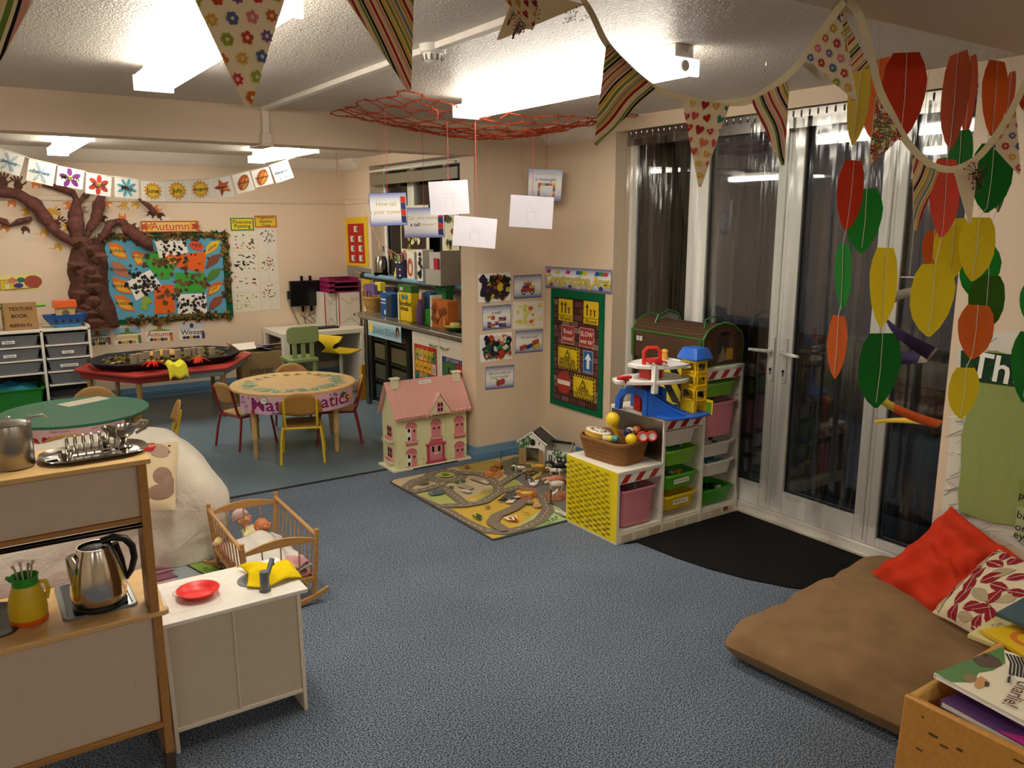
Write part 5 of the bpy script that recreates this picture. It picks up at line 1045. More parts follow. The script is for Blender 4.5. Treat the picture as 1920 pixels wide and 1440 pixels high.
def pat_ditsy(A, w_, h_, seed=0):
    rr = random.Random(seed)
    for i in range(190): A.flower(rr.uniform(-w_/2, w_/2), rr.uniform(-h_, 0), rr.uniform(.005, .009), rr.choice(['#a8242c', '#b8323a', '#7a5a8a', '#5a7a3a', '#c9682a', '#6a8a4a']), rr.choice(['#d8c08a', '#e8d8b0']), 4)
def pat_hearts(A, w_, h_, seed=0):
    rr = random.Random(seed)
    for r_ in range(9):
        for i in range(-4, 5):
            x, y = i*.034+(.017 if r_ % 2 else 0)+rr.uniform(-.004, .004), -.012-r_*.03+rr.uniform(-.003, .003); s_ = rr.uniform(.009, .0145); c_ = rr.choice(['#b8242c', '#c9505a', '#d8b83a', '#3a8a7a', '#c9602a', '#a82430', '#cf7a5a', '#d8a83a']); a = rr.uniform(-.5, .5)
            ca, sa = math.cos(a), math.sin(a); H_ = [(0, -1), (.55, -.35), (.9, .2), (.8, .65), (.4, .8), (.0, .45), (-.4, .8), (-.8, .65), (-.9, .2), (-.55, -.35)]
            A.p2([(x+s_*(p*ca-q*sa), y+s_*(p*sa+q*ca)) for p, q in H_], c_)
            if rr.random() < .4:
                z0 = A.z
                for k in range(4): A.el(x+rr.uniform(-.4, .4)*s_, y+rr.uniform(-.2, .4)*s_, .0016, .0016, '#e8d8b8', 5); A.z = z0
def pat_tree(A, w_, h_, seed=0, c1='#2a1f24'):
    rr = random.Random(seed)
    for t in range(18):
        x, y = rr.uniform(-w_/2, w_/2), rr.uniform(-h_, -.02); a0 = rr.uniform(0, 6); A.p2([(x-.004, y-.03), (x+.004, y-.03), (x, y)], c1)
        for k in range(12):
            a = a0+k*.6; l_ = rr.uniform(.012, .03); A.line([(x, y), (x+l_*.5*math.cos(a), y+l_*.5*math.sin(a)), (x+l_*math.cos(a+.4), y+l_*math.sin(a+.4))], .0012, c1); A.el(x+l_*math.cos(a+.4), y+l_*math.sin(a+.4), .0028, .0028, rr.choice(['#a8323a', '#4a3a4a', '#b85a5a', '#6a3a3a']), 5)
def ribbon(t, pts, org, wd=.017):
    b = MB(); P_ = [Vector(p)-org for p in pts]; Q = []
    for i in range(len(P_)-1):
        p0 = P_[max(i-1, 0)]; p1, p2, p3 = P_[i], P_[i+1], P_[min(i+2, len(P_)-1)]
        for k in range(6):
            u = k/6; Q.append(.5*((2*p1)+(p2-p0)*u+(2*p0-5*p1+4*p2-p3)*u*u+(3*p1-p0-3*p2+p3)*u**3))
    Q.append(P_[-1])
    for a, c in zip(Q, Q[1:]):
        d_ = (c-a).normalized(); n_ = Vector((-(a.x+org.x), -(a.y+org.y), 0)).normalized(); s_ = n_.cross(d_).normalized()*wd/2
        vs = [a-s_, a+s_, c+s_, c-s_]; vs2 = [v-n_*.0015 for v in vs]; b._add([tuple(v) for v in vs+vs2], [(0, 1, 2, 3), (7, 6, 5, 4), (0, 4, 5, 1), (2, 6, 7, 3)], '#d8c79f')
    b.build('ribbon', 'fabric', t, smooth=0)
def pennant(t, org, px, ds, pat, seed, label, base=CLOTH, **kw):
    """px: left top, right top, tip; ds: distances"""
    L_, R_, T_ = [at_d(x, y, d) for (x, y), d in zip(px, ds)]
    x = (R_-L_); w_ = x.length; x.normalize(); c = (L_+R_)/2; dn = (T_-c); n = x.cross(-dn).normalized(); y = n.cross(x)
    M = Matrix((x, y, n)).transposed().to_4x4(); M.translation = c; h_ = -(M.inverted() @ T_).y; tx = (M.inverted() @ T_).x
    Ml = TR(-org) @ M; tri = [(-w_/2, 0), (tx-.004, -h_), (tx+.004, -h_), (w_/2, 0)]
    b = MB(); b.M = Ml; b.prism([(p[0], p[1]) for p in tri], .002, base, -.002); o = b.build('pennant', 'leafpaper', t, label=label)
    A = CArt(tri, .0002); A.M = Ml @ TR((0, 0, .0002)); pat(A, w_, h_, seed, **kw); A.build('printed_pattern', 'leafpaper', o, smooth=0)
def bunting(label, pts, group=None):
    org = Vector(pts[len(pts)//2]); t = thing('bunting', label, 'bunting', org, group=group); ribbon(t, pts, org); return t, org
RAp = [(1085, -28, 2.62), (1092, -5, 2.58), (1112, 30, 2.5), (1135, 78, 2.45), (1172, 120, 2.42), (1228, 166, 2.4), (1282, 184, 2.38), (1325, 194, 2.36), (1370, 193, 2.32), (1408, 188, 2.3), (1462, 153, 2.25), (1500, 118, 2.18), (1540, 62, 2.12), (1568, 22, 2.06), (1583, 2, 2.02)]
t, og = bunting('swag of cotton bunting from ceiling to near soffit, crossing the strip light', [at_d(*p) for p in RAp], 'cotton pennant bunting')
pennant(t, og, [(1137, 80), (1229, 166), (1116, 272)], (2.44, 2.4, 2.36), pat_stripe, 1, 'striped pennant, first on this swag', wave=.004)
pennant(t, og, [(1278, 185), (1368, 195), (1312, 350)], (2.38, 2.32, 2.33), pat_hearts, 2, 'heart printed pennant')
pennant(t, og, [(1408, 190), (1480, 150), (1468, 310)], (2.3, 2.23, 2.26), pat_stripe, 5, 'striped pennant right of the hearts')
pennant(t, og, [(1500, 118), (1540, 150), (1528, 122)], (2.2, 2.25, 2.2), pat_stripe, 3, 'striped pennant tip behind the floral one')
pennant(t, og, [(1512, 108), (1578, 22), (1604, 188)], (2.16, 2.06, 2.1), pat_floral, 3, 'flower printed pennant by the soffit')
RBp = [(1590, 2, 2.02), (1612, 30, 2.06), (1632, 100, 2.15), (1648, 165, 2.22), (1672, 215, 2.28), (1700, 265, 2.34), (1735, 302, 2.4), (1765, 316, 2.44), (1795, 316, 2.46), (1830, 298, 2.5), (1862, 262, 2.54), (1893, 214, 2.58), (1925, 150, 2.62)]
t, og = bunting('swag of cotton bunting hanging low in front of the paper leaves', [at_d(*p) for p in RBp], 'cotton pennant bunting')
pennant(t, og, [(1576, 18), (1633, 128), (1592, 134)], (2.04, 2.16, 2.1), pat_stripe, 7, 'striped pennant at the soffit knot')
pennant(t, og, [(1643, 178), (1690, 256), (1630, 308)], (2.24, 2.32, 2.25), pat_ditsy, 1, 'small-flowered pennant')
pennant(t, og, [(1711, 288), (1762, 318), (1716, 432)], (2.38, 2.44, 2.38), pat_stripe, 9, 'striped pennant hanging lowest')
pennant(t, og, [(1788, 318), (1835, 297), (1819, 418)], (2.46, 2.5, 2.44), pat_tree, 5, 'pennant with dark tree print')
pennant(t, og, [(1856, 268), (1904, 195), (1912, 325)], (2.54, 2.6, 2.54), pat_floral, 8, 'flower printed pennant at the right')
RCp = [(-160, -150, 1.45), (-40, -112, 1.4), (80, -70, 1.38), (360, -52, 1.42), (545, -58, 1.5), (640, -75, 1.6), (800, -80, 1.8), (900, -60, 2.1), (960, -40, 2.3), (1085, -28, 2.6)]
t, og = bunting('nearest swag of cotton bunting with three big pennants at the upper left', [at_d(*p) for p in RCp], 'cotton pennant bunting')
pennant(t, og, [(-110, -125), (98, -68), (-5, 112)], (1.42, 1.38, 1.3), pat_stripe, 11, 'striped pennant at the top left corner', wave=.001)
pennant(t, og, [(342, -52), (552, -58), (465, 200)], (1.42, 1.5, 1.42), pat_floral, 4, 'large flower printed pennant over the strip light')
pennant(t, og, [(606, -70), (778, -78), (768, 170)], (1.58, 1.76, 1.62), pat_stripe, 13, 'large diagonal striped pennant', wave=.001, ang=-.18)
pennant(t, og, [(968, -20), (1098, 8), (934, 75)], (2.35, 2.55, 2.4), pat_tree, 2, 'tree printed pennant against the ceiling', c1='#3a2a2c')
pennant(t, og, [(925, -25), (1010, -22), (998, 56)], (2.25, 2.4, 2.3), pat_hearts, 6, 'heart printed pennant against the ceiling')
# ================================================================ PAPER LEAVES ON STRINGS
LOUT = [(-.28, 1), (.30, .99), (.44, .84), (.5, .62), (.49, .42), (.40, .24), (.22, .09), (.03, 0), (-.05, 0), (-.24, .13), (-.40, .32), (-.48, .52), (-.5, .70), (-.42, .86)]
LV = {'r': ('#cc4426', 'red'), 'o': ('#e0702a', 'orange'), 's': ('#e0604a', 'salmon'), 'y': ('#e8d42a', 'yellow'), 'g': ('#2f9a3a', 'bright green'), 'G': ('#1f7a26', 'deep green'), 'v': ('#3f6f1c', 'olive green'), 'a': ('#c9ac1c', 'mustard'), 'b': ('#bc4c1e', 'brick brown'), 'k': ('#b8a818', 'mustard')}
def leaf_string(label, yv, leaves, bottom=None):
    x0 = leaves[0][0]; top = on('y', yv, x0, 40); top.z = CH
    t = thing('leaf_string', label, 'leaf decoration', top, group='strings of paper leaves by the doors')
    pts = [Vector((0, 0, 0))]
    for k, (x, y0, y1, w_, c_) in enumerate(leaves):
        p = on('y', yv, x, y0); q = on('y', yv, x, y1); c = (p+q)/2; d = (c-Vector((0, 0, EYE))).length; h_ = (y1-y0)*d/F_PX*1.0; wt = h_*.52; wa = w_*d/F_PX
        ya = 0 if wa >= wt else math.acos(max(.12, wa/wt)); wt = max(wt, wa); rr = random.Random(int(x*7+y0)); ya *= rr.choice((-1, 1)); sk = rr.choice((-1, 1))
        M = TR(-top) @ camM(c, 0, ya, rr.uniform(-.05, .05)); b = MB(); b.M = M; O = [(sk*a*wt, (z-.5)*h_) for a, z in LOUT]
        if sk < 0: O = O[::-1]
        b.prism(O, .0008, LV[c_][0], -.0004); lf = b.build('paper_leaf', 'leafpaper', t, label=LV[c_][1]+' paper leaf')
        A = Art(.0003); A.M = M @ TR((0, 0, .0005)); ink = shade(LV[c_][0], .72)
        if k % 2 or rr.random() < .5:
            A.line([(0, -h_*.4), (.002, 0), (0, h_*.4)], .0013, ink)
            for j in range(3): A.line([(0, h_*(-.2+.2*j)), (sk*wt*.28, h_*(-.05+.2*j))], .001, ink).line([(0, h_*(-.26+.2*j)), (-sk*wt*.28, h_*(-.1+.2*j))], .001, ink)
            A.build('drawn_veins', 'paper', lf, smooth=0)
        pts += [M @ Vector((0, h_*.5, .002)), M @ Vector((.003, 0, .002)), M @ Vector((0, -h_*.42, .002))]
    b = MB(); b.tube(pts, .0011, '#d8cfbe', 4); b.build('string', 'fabric', t)
leaf_string('string with red, slim green and orange paper leaves, leftmost of the leaf strings', 1.42, [(1593, 308, 425, 42, 'r'), (1580, 461, 576, 28, 'g'), (1569, 595, 706, 32, 'o')])
leaf_string('string with one mustard paper leaf beside the flower pennant', 1.36, [(1608, 135, 260, 34, 'a')])
leaf_string('string with an orange leaf behind the big red one, a green leaf below', 1.52, [(1644, 123, 250, 46, 'o'), (1620, 360, 468, 56, 'g')])
leaf_string('string with a large red leaf on top, a yellow and a large green leaf lowest', 1.38, [(1694, 112, 248, 66, 'r'), (1656, 471, 606, 43, 'y'), (1648, 629, 760, 66, 'G')])
leaf_string('string with a brown-orange, a salmon and a large yellow paper leaf', 1.40, [(1790, 116, 262, 39, 'b'), (1770, 309, 434, 45, 's'), (1747, 502, 623, 66, 'y')])
leaf_string('string with a narrow brick leaf, a deep green and a wide yellow leaf', 1.46, [(1816, 120, 240, 22, 'b'), (1799, 253, 340, 36, 'G'), (1784, 417, 520, 54, 'y')])
leaf_string('string whose orange leaf shows between the salmon and yellow leaves', 1.60, [(1779, 218, 262, 18, 'k'), (1772, 302, 380, 34, 'G'), (1749, 437, 502, 34, 'o')])
leaf_string('string with pale orange, wide green and yellow leaves near the right wall', 1.34, [(1864, 128, 240, 35, 'o'), (1857, 280, 387, 60, 'G'), (1830, 416, 518, 52, 'y')])
leaf_string('string with narrow brown and olive leaves above a teal green leaf', 1.52, [(1893, 144, 215, 13, 'b'), (1876, 300, 388, 20, 'v'), (1837, 467, 555, 58, 'g')])
leaf_string('string with olive and orange leaves and the lowest yellow leaf beside the poster', 1.42, [(1848, 523, 616, 52, 'v'), (1828, 578, 667, 52, 'o'), (1806, 694, 780, 44, 'y')])
leaf_string('string with green leaves cut off by the right edge of the picture', 1.32, [(1922, 160, 200, 20, 'r'), (1926, 538, 590, 22, 'g'), (1925, 632, 745, 46, 'G')])
# paper spiral
sp = on('y', 1.62, 1705, 520); t = thing('paper_spiral', 'hanging painted paper spiral in purple, yellow and orange in front of the door post', 'paper spiral', sp)
b = MB(); d = (sp-Vector((0, 0, EYE))).length; n_ = 120; vs = []
zs = on('y', 1.62, 1705, 812).z-sp.z
for i in range(n_+1):
    u = i/n_; a = -1.2+u*2*PI*2.35; R_ = .05+.11*u; wd = .050*(math.sin(PI*min(1, .06+.92*u)))**.6+.003; z = zs*u
    for s_ in (-.5, .5): rr_ = R_+s_*wd*.5; vs.append((rr_*math.cos(a), rr_*math.sin(a), z+s_*wd*.85+.02*math.sin(a)))
pal = ['#8f8676', '#8f8676', '#c9a02a', '#3a2a50', '#2c1f3c', '#8f8676', '#33244a', '#2a1d38', '#c9b040', '#d9602a', '#d96a28', '#d8b83a']
b._add(vs, [(2*i, 2*i+1, 2*i+3, 2*i+2) for i in range(n_)], [pal[min(len(pal)-1, int(i/n_*len(pal)))] for i in range(n_)]); b.build('spiral_strip', 'paper', t, solid=.0012, smooth=60)
b = MB(); b.lathe([(.03, 0), (.03, .0012)], (0, 0, .0), '#e8e4da', 18); b.M = RX(.9); b.build('disc', 'paper', t)
b = MB(); b.tube([(0, 0, .0), (0, 0, CH-sp.z)], .0009, '#d8cfbe', 4); b.build('string', 'fabric', t)
# ================================================================ FLOOR CUSHION, CUSHIONS, POSTER
mc = Vector((3.145, 1.63, 0)); mt = thing('floor_cushion', 'large flat brown fleece-covered floor cushion in front of the side window', 'floor cushion', mc, math.radians(6))
def slab(u, v, W=1.32, D=1.05, Hh=.155):
    # u runs round the section (bottom->side->top->side), v along W
    a = 2*PI*u; e = .32; cx_ = abs(math.cos(a))**e*(1 if math.cos(a) >= 0 else -1); cz_ = abs(math.sin(a))**.75*(1 if math.sin(a) >= 0 else -1)
    s_ = 2*v-1; taper = (1-abs(s_)**9)**.35; x = s_*W/2; y = cx_*D/2*(.93+.07*taper); z = Hh/2+cz_*Hh/2*taper
    k = 1 if z > Hh*.5 else .3
    z += k*(.010*math.sin(9*x+3*y)*math.sin(6*y-2*x)+.005*math.sin(31*x+11*y+3*math.sin(7*y))+.004*math.sin(19*y-13*x))*taper
    y += .012*math.sin(14*x+2)*(1 if abs(cx_) > .9 else 0); return (x, y, max(.002, z))
b = MB(); b.grid(slab, 64, 60, '#8a6e50', closeu=True); b.build('cover', surf('brown fleece', lambda n: _fleece(n)), mt, smooth=180)
def pillow(b, w_, h_, th, col, pinch=.12, n=22, wr=.004, seed=1):
    def top(x, y): return th/2*max(0, (1-abs(x)**2.6))**.55*max(0, (1-abs(y)**2.6))**.55
    def f(sg):
        def g(u, v):
            x, y = 2*u-1, 2*v-1; px_ = x*(1-pinch*(1-abs(y)**2)*0-pinch*.35*(1-y*y)); py_ = y*(1-pinch*.35*(1-x*x)); z = top(x, y)
            z += wr*(math.sin(7*x+5*y+seed)*math.sin(6*y-3*x)+.35*abs(math.sin(5*x-9*y+2*math.sin(4*x))))*min(1, z/(th*.2)); return (px_*w_/2, py_*h_/2, sg*z)
        return g
    b.grid(f(1), n, n, col); b._add(*((lambda vs, fs: (vs, [tuple(reversed(q)) for q in fs]))([f(-1)(i/n, j/n) for j in range(n+1) for i in range(n+1)], [(j*(n+1)+i, j*(n+1)+i+1, (j+1)*(n+1)+i+1, (j+1)*(n+1)+i) for j in range(n) for i in range(n)])), col)
    return f(1)
def frame3(A_, B_, D_):
    x = (B_-A_); w_ = x.length; x.normalize(); d = D_-A_; n = x.cross(d).normalized(); y = n.cross(x); h_ = abs(d.dot(y))
    if n.z < 0 and abs(n.z) > .05: n = -n; y = -y
    M = Matrix((x, y, n)).transposed().to_4x4(); M.translation = A_+x*w_/2+(d-x*d.dot(x))/2; return M, w_, h_
A_, B_, D_ = on('z', .17, 1747, 1148), on('x', 3.50, 1872, 1030), on('z', .17, 1812, 1215)
x = (B_-A_).normalized(); dv = (D_-A_); dv = dv-x*dv.dot(x); dv.normalize(); D_ = A_+dv*.46
M, w_, h_ = frame3(A_, B_, D_)
lc = thing('leaf_cushion', 'cream cushion printed with dark red and beige leaves leaning on the red one', 'cushion', M=M)
b = MB(); sf = pillow(b, w_, h_, .13, '#d8c8a8', seed=3); b.build('cover', 'fabric', lc, smooth=180)
A = Art(.0); rr = random.Random(21); cnt = 0; grid_ = [(i, j) for i in range(6) for j in range(6)]
for i, j in grid_:
    x, y = (i+.5)/6*2-1+rr.uniform(-.1, .1), (j+.5)/6*2-1+rr.uniform(-.1, .1)
    if abs(x) > .93 or abs(y) > .93: continue
    a = rr.uniform(0, 2*PI); L_ = rr.uniform(.19, .27); c_ = ['#8c2430', '#ab9a7a', '#8c2430', '#b3a282'][(i*2+j*3+(i*j) % 2) % 4]; ca, sa = math.cos(a), math.sin(a)
    pts = [(-1, 0), (-.55, .42), (0, .54), (.5, .38), (1, 0), (.5, -.38), (0, -.54), (-.55, -.42)]; P3 = []
    ok = True
    for p, q in pts:
        u_, v_ = x+L_*(p*ca-q*sa), y+L_*(p*sa+q*ca)
        u_, v_ = max(-.97, min(.97, u_)), max(-.97, min(.97, v_)); s3 = sf((u_+1)/2, (v_+1)/2); P3.append((s3[0], s3[1], s3[2]+.0022))
    s3 = sf((x+1)/2, (y+1)/2); ctr = (s3[0], s3[1], s3[2]+.0026); A._add(P3+[ctr], [(k, (k+1) % 8, 8) for k in range(8)], c_)
    if c_ == '#8c2430':
        p0, p1 = Vector(P3[0])+Vector((0, 0, .001)), Vector(P3[4])+Vector((0, 0, .001)); cc = Vector(ctr)+Vector((0, 0, .0012)); sd = Vector((-sa, ca, 0))*.0012
        A._add([tuple(p0-sd), tuple(p0+sd), tuple(cc+sd), tuple(cc-sd), tuple(p1-sd), tuple(p1+sd)], [(0, 3, 2, 1), (3, 4, 5, 2)], '#d0bfa0')
A.build('leaf_print', 'fabric', lc, smooth=0)
M, w_, h_ = frame3(Vector((3.37, 1.95, .17)), Vector((3.70, 1.80, .46)), Vector((3.42, 1.45, .17)))
rc = thing('red_cushion', 'plain scarlet cushion slumped against the wall under the green poster', 'cushion', M=M)
b = MB(); pillow(b, w_*1.05, .56, .16, '#c83a22', .25, 34, .034, 2); b.build('cover', 'fabric', rc, smooth=180)
def poster_art(A, w_, h_):
    q = A.q; P_ = lambda *l: [q(1740+x*.2778, 620+y*.2778) for x, y in l]
    A.p2(P_((215, 40), (1200, -60), (1200, 1650), (640, 1480), (300, 1310), (85, 1290), (100, 1180), (160, 560)), '#d8d2c4')
    rr = random.Random(9)
    for k in range(70):
        x, y, a, L_ = (lambda s_: s_+(rr.uniform(-.7, .7), rr.uniform(60, 140)))(rr.choice([(rr.uniform(110, 210), rr.uniform(560, 1250)), (rr.uniform(250, 900), rr.uniform(40, 140)), (rr.uniform(120, 260), rr.uniform(1200, 1290)), (rr.uniform(300, 900), rr.uniform(1300, 1480))]))
        A.line(P_((x, y), (x+L_*math.cos(a), y+L_*math.sin(a))), .0035, rr.choice(['#9a8f84', '#b8b0a2', '#a89f92', '#8fa08a', '#efeae0', '#7f8f86']))
    A.p2(P_((330, 150), (480, 135), (560, 160), (1200, 200), (1200, 1500), (640, 1340), (560, 1300), (440, 1290), (330, 1250), (225, 1215), (215, 1100), (235, 950), (240, 700), (275, 560)), '#8c985a')
    for k in range(60): x, y = rr.uniform(300, 1150), rr.uniform(380, 1240); A.line(P_((x, y), (x+rr.uniform(-8, 8), y+rr.uniform(30, 90))), .0015, rr.choice(['#98a566', '#7f8c4c', '#a2ae70'])); A.z -= A.st*.8
    A.up()
    A.p2(P_((240, 130), (1200, 205), (1200, 455), (235, 325)), '#26402c')
    for k in range(26): x, y = rr.uniform(270, 1100), rr.uniform(165, 300); A.el(*P_((x, y+x*.06))[0], .018, .007, rr.choice(['#2f5a34', '#3a6a38', '#1f3a2a']), 8); A.z -= A.st*.8
    A.up()
    for x in (355, 545, 720): A.p2(P_((x-14, 230), (x+14, 232), (x+20, 340), (x-20, 338)), '#33281f')
    x, y = P_((405, 205))[0]; a = -.065
    A.text('The G', P_((300, 225))[0][0], P_((300, 225))[0][1], .165, '#efece2', .016, 'LEFT', a)
    A.p2(P_((640, 1000), (1200, 1060), (1200, 1180), (630, 1110)), '#7f8e4a'); A.p2(P_((620, 1180), (1200, 1260), (1200, 1480), (600, 1385)), '#a4ab80')
    for s_, x, y in (('pr', 632, 1100), ('bl', 618, 1230), ('orange', 606, 1310), ('eyes', 596, 1362)): A.text(s_, *P_((x, y))[0], .05, '#22261c', .003, 'LEFT', a)
def poster():
    px = [(1797, 628), (2120, 660), (2080, 1085), (1757, 975)]; q = [on('x', WX, *p) for p in px]; ctr = sum(q, Vector())/4; M = planeM('x', WX, ctr, (0, -1, 0), .0015)
    t = thing('fabric_poster', 'green story poster with The G title and pale leafy border on the right wall', 'poster', M=M); Mi = M.inverted()
    A = Art(.00025); A.q = lambda x, y: (lambda p: (p.x, p.y))(Mi @ on('x', WX, x, y)); poster_art(A, 1, 1); A.build('fabric_panel', 'fabric', t, smooth=0)
    b = MB(); b.prism([A.q(1740+x*.2778, 620+y*.2778) for x, y in ((215, 40), (160, 560), (100, 1180), (85, 1290), (300, 1310), (640, 1480), (1200, 1650), (1200, -60))], .001, '#cfc9ba', -.001); b.build('backing', 'fabric', t)
poster()
# ================================================================ BOOK BOX
bb = thing('book_box', 'scuffed varnished wooden book box full of picture books, nearest the viewer', 'book box', (2.40, .75, 0))
WD = '#c08a44'
def wp_(x0, x1, y0, y1, z0, z1, name, col=WD, sh=0, lab=None):
    b = MB(); b.M = TR((-2.40, -.75, 0)); b.box(x0, x1, y0, y1, z0, z1, col)
    if sh: b.v = [(x+(sh if z < z0+.01 else 0), y, z) for x, y, z in b.v]
    return b.build(name, 'wood', bb, bevel=.006, label=lab)
ep = wp_(2.030, 2.052, .36, 1.075, .0, .505, 'end_panel', '#bd8439', -.035)
wp_(2.052, 2.78, 1.055, 1.075, .03, .50, 'side_panel', '#c99850'); wp_(2.052, 2.78, .36, .38, .03, .50, 'side_panel'); wp_(2.78, 2.80, .36, 1.075, 0, .505, 'end_panel'); wp_(2.05, 2.78, .38, 1.055, .30, .312, 'shelf_board')
wp_(2.4, 2.412, .38, 1.055, .31, .46, 'divider')
b = MB(); b.M = TR((-2.40, -.75, 0)); rr = random.Random(2)
for k in range(14): y, z = rr.uniform(.5, 1.04), rr.uniform(.25, .48); b.cbox((2.0285-.035*(1-z/.505), y, z), (.002, rr.uniform(.006, .03), rr.uniform(.003, .006)), '#5c3a18', None)
b.build('scuff_marks', 'wood', bb, kind='stuff')
b = MB(); b.M = TR((-2.40, -.75, 0)); b.cbox((2.018, .70, .39), (.008, .03, .085), '#d8b46a'); 
for z in (.375, .405): b.cyl((2.012, .70, z), (2.016, .70, z), .007, .007, '#3a2a18', 10)
b.build('bracket', 'plastic', bb)
def book(label, c, w_, h_, rz, art, th=.012, tilt=(0, 0), cover='#eee', lab2=None):
    M = TR(c) @ RZ(rz) @ RX(tilt[0]) @ RY(tilt[1]); t = thing('picture_book', label, 'book', M=M, group='picture books in the wooden box')
    b = MB(); b.box(-w_/2, w_/2, -h_/2, h_/2, -.0015, 0, cover); b.box(-w_/2, w_/2, -h_/2, h_/2, -th, -th+.0015, cover); b.box(-w_/2, -w_/2+.003, -h_/2, h_/2, -th, 0, cover); b.build('cover', 'gloss', t, bevel=.0006)
    b = MB(); b.box(-w_/2+.004, w_/2-.003, -h_/2+.003, h_/2-.003, -th+.0016, -.0016, '#efe9dc'); b.build('pages', 'paper', t)
    A = CArt([(-w_/2, -h_/2), (w_/2, -h_/2), (w_/2, h_/2), (-w_/2, h_/2)], .0003); A.M = TR((0, 0, .0002)); art(A, w_, h_); A.build('cover_print', 'gloss', t, smooth=0); return t
def bp(M_, z, x, y):
    p = M_.inverted() @ on('z', z, 1640+x*.2222, 1120+y*.2222); return (p.x, p.y)
BZ = .535
c0 = Vector((2.34, .925, BZ)); q0 = on('z', BZ, 1751, 1262); q1 = on('z', BZ, 1850, 1203); q2 = on('z', BZ, 1920, 1352)
xd = (q2-q0).normalized(); ang = math.atan2(xd.y, xd.x); yl = Vector((-xd.y, xd.x, 0))
if (q1-q0).dot(yl) < 0: yl = -yl
bw, bh = .29, (q1-q0).dot(yl)*1.0; bh = max(bh, .24); cB = q0+xd*bw/2+yl*bh/2
Mb = TR(cB) @ RZ(ang)
def zebra(A, w_, h_):
    P_ = lambda *l: [bp(Mb, BZ, *p) for p in l]
    A.rect(-w_/2, -h_/2, w_/2, h_/2, '#e9dfc6'); A.p2(P_((498, 628), (800, 430), (960, 370), (1090, 430), (1100, 560), (1000, 620), (880, 640), (820, 720), (640, 720)), '#4f7f4a')
    A.p2(P_((812, 470), (860, 455), (900, 480), (960, 470), (1060, 530), (1075, 580), (1000, 600), (900, 590), (850, 560), (820, 520)), '#54443a').p2(P_((900, 480), (940, 475), (960, 500), (920, 505)), '#2f2620')
    A.p2(P_((740, 660), (800, 650), (860, 670), (870, 710), (800, 725), (750, 700)), '#8a7350').p2(P_((860, 690), (900, 670), (960, 710), (970, 745), (920, 760), (870, 780), (840, 750)), '#c98f5a').p2(P_((930, 710), (970, 730), (960, 760), (925, 755)), '#3f2f28')
    A.p2(P_((1100, 470), (1260, 470), (1400, 600), (1300, 800), (1180, 690), (1110, 560)), '#efeade')
    for k in range(9): x = 1110+k*30; A.line(P_((x, 480+k*8), (x+40, 560+k*10), (x+30, 660+k*8)), .006, '#1f1b1a')
    A.p2(P_((1120, 690), (1150, 670), (1140, 740), (1118, 735)), '#2a2625')
    p0 = P_((1270, 735))[0]; p1 = P_((1130, 935))[0]; a = math.atan2(p1[1]-p0[1], p1[0]-p0[0]); L_ = math.hypot(p1[0]-p0[0], p1[1]-p0[1])
    A.text('charlie!', (p0[0]+p1[0])/2, (p0[1]+p1[1])/2, L_/2.9, '#5a1f2c', .004, a=a)
book('picture book with a zebra cover and the word charlie, lying on top of the box', cB, bw, bh, ang, zebra, .014)
def fairy(A, w_, h_):
    A.rect(-w_/2, -h_/2, w_/2, h_/2, '#5a3a6c').rect(-w_/2, h_*.1, w_/2, h_/2, '#2f5a9a').p2([(-w_/2, .0), (-w_*.1, h_*.12), (w_*.3, 0), (w_/2, -h_*.1), (w_/2, -h_*.3), (-w_*.2, -h_*.2)], '#8a7ab0').p2([(-w_*.1, h_*.2), (w_*.2, h_*.3), (w_*.5, h_*.1), (w_*.4, -.02), (w_*.1, .03)], '#c98a5a').p2([(0, -h_/2), (w_/2, -h_*.1), (w_/2, -h_/2)], '#a8307a')
    for k in range(7): A.el(-w_*.45+k*.02, h_*.42-k*.004, .014, .012, '#d8b040', 8)
    A.line([(-w_*.45, h_*.02), (-.02, h_*.06), (w_*.45, -h_*.12)], .004, '#e0b8a0')
book('purple and blue picture book under the zebra book, at the front of the box', (2.235, .85, .488), .31, .28, ang+.02, fairy, .02, cover='#5a3a6c')
def tulip(A, w_, h_):
    A.rect(-w_/2, -h_/2, w_/2, h_/2, '#e3b81c').el(0, 0, w_*.3, h_*.3, '#d97a2c', 16).el(0, 0, w_*.2, h_*.2, '#e3b81c', 14).el(.01, 0, w_*.14, h_*.13, '#7a9a5a', 12)
book('bright yellow picture book with an orange and green swirl', on('z', .50, 1925, 1206)+Vector((.03, 0, 0)), .20, .19, -.35, tulip, .01, cover='#d8b01c')
def cream_(A, w_, h_): A.rect(-w_/2, -h_/2, w_/2, h_/2, '#e0cf92').text('Busy Day', -.02, .05, .03, '#5a5040', a=.0).p2([(.0, -.06), (.08, -.02), (.09, .03), (.02, .02)], '#c98a6a').el(-.03, -.03, .02, .014, '#3a322c', 9)
book('cream picture book behind the yellow one, along the far side of the box', on('z', .485, 1890, 1190)+Vector((.03, .0, 0)), .26, .16, .05, cream_, .012, cover='#d8c88a')
def bluec(A, w_, h_): A.rect(-w_/2, -h_/2, w_/2, h_/2, '#2f4f5c').p2([(-w_*.5, -h_*.1), (-.02, -h_*.2), (.1, -h_*.5), (-w_*.5, -h_*.5)], '#8a6a5a').el(-w_*.4, -h_*.3, .03, .02, '#e0dcd0', 9)
book('dark teal picture book sticking up at the far right of the box', on('z', .55, 1968, 1150), .24, .2, -.1, bluec, .012, (0, -.12), '#2f4f5c')
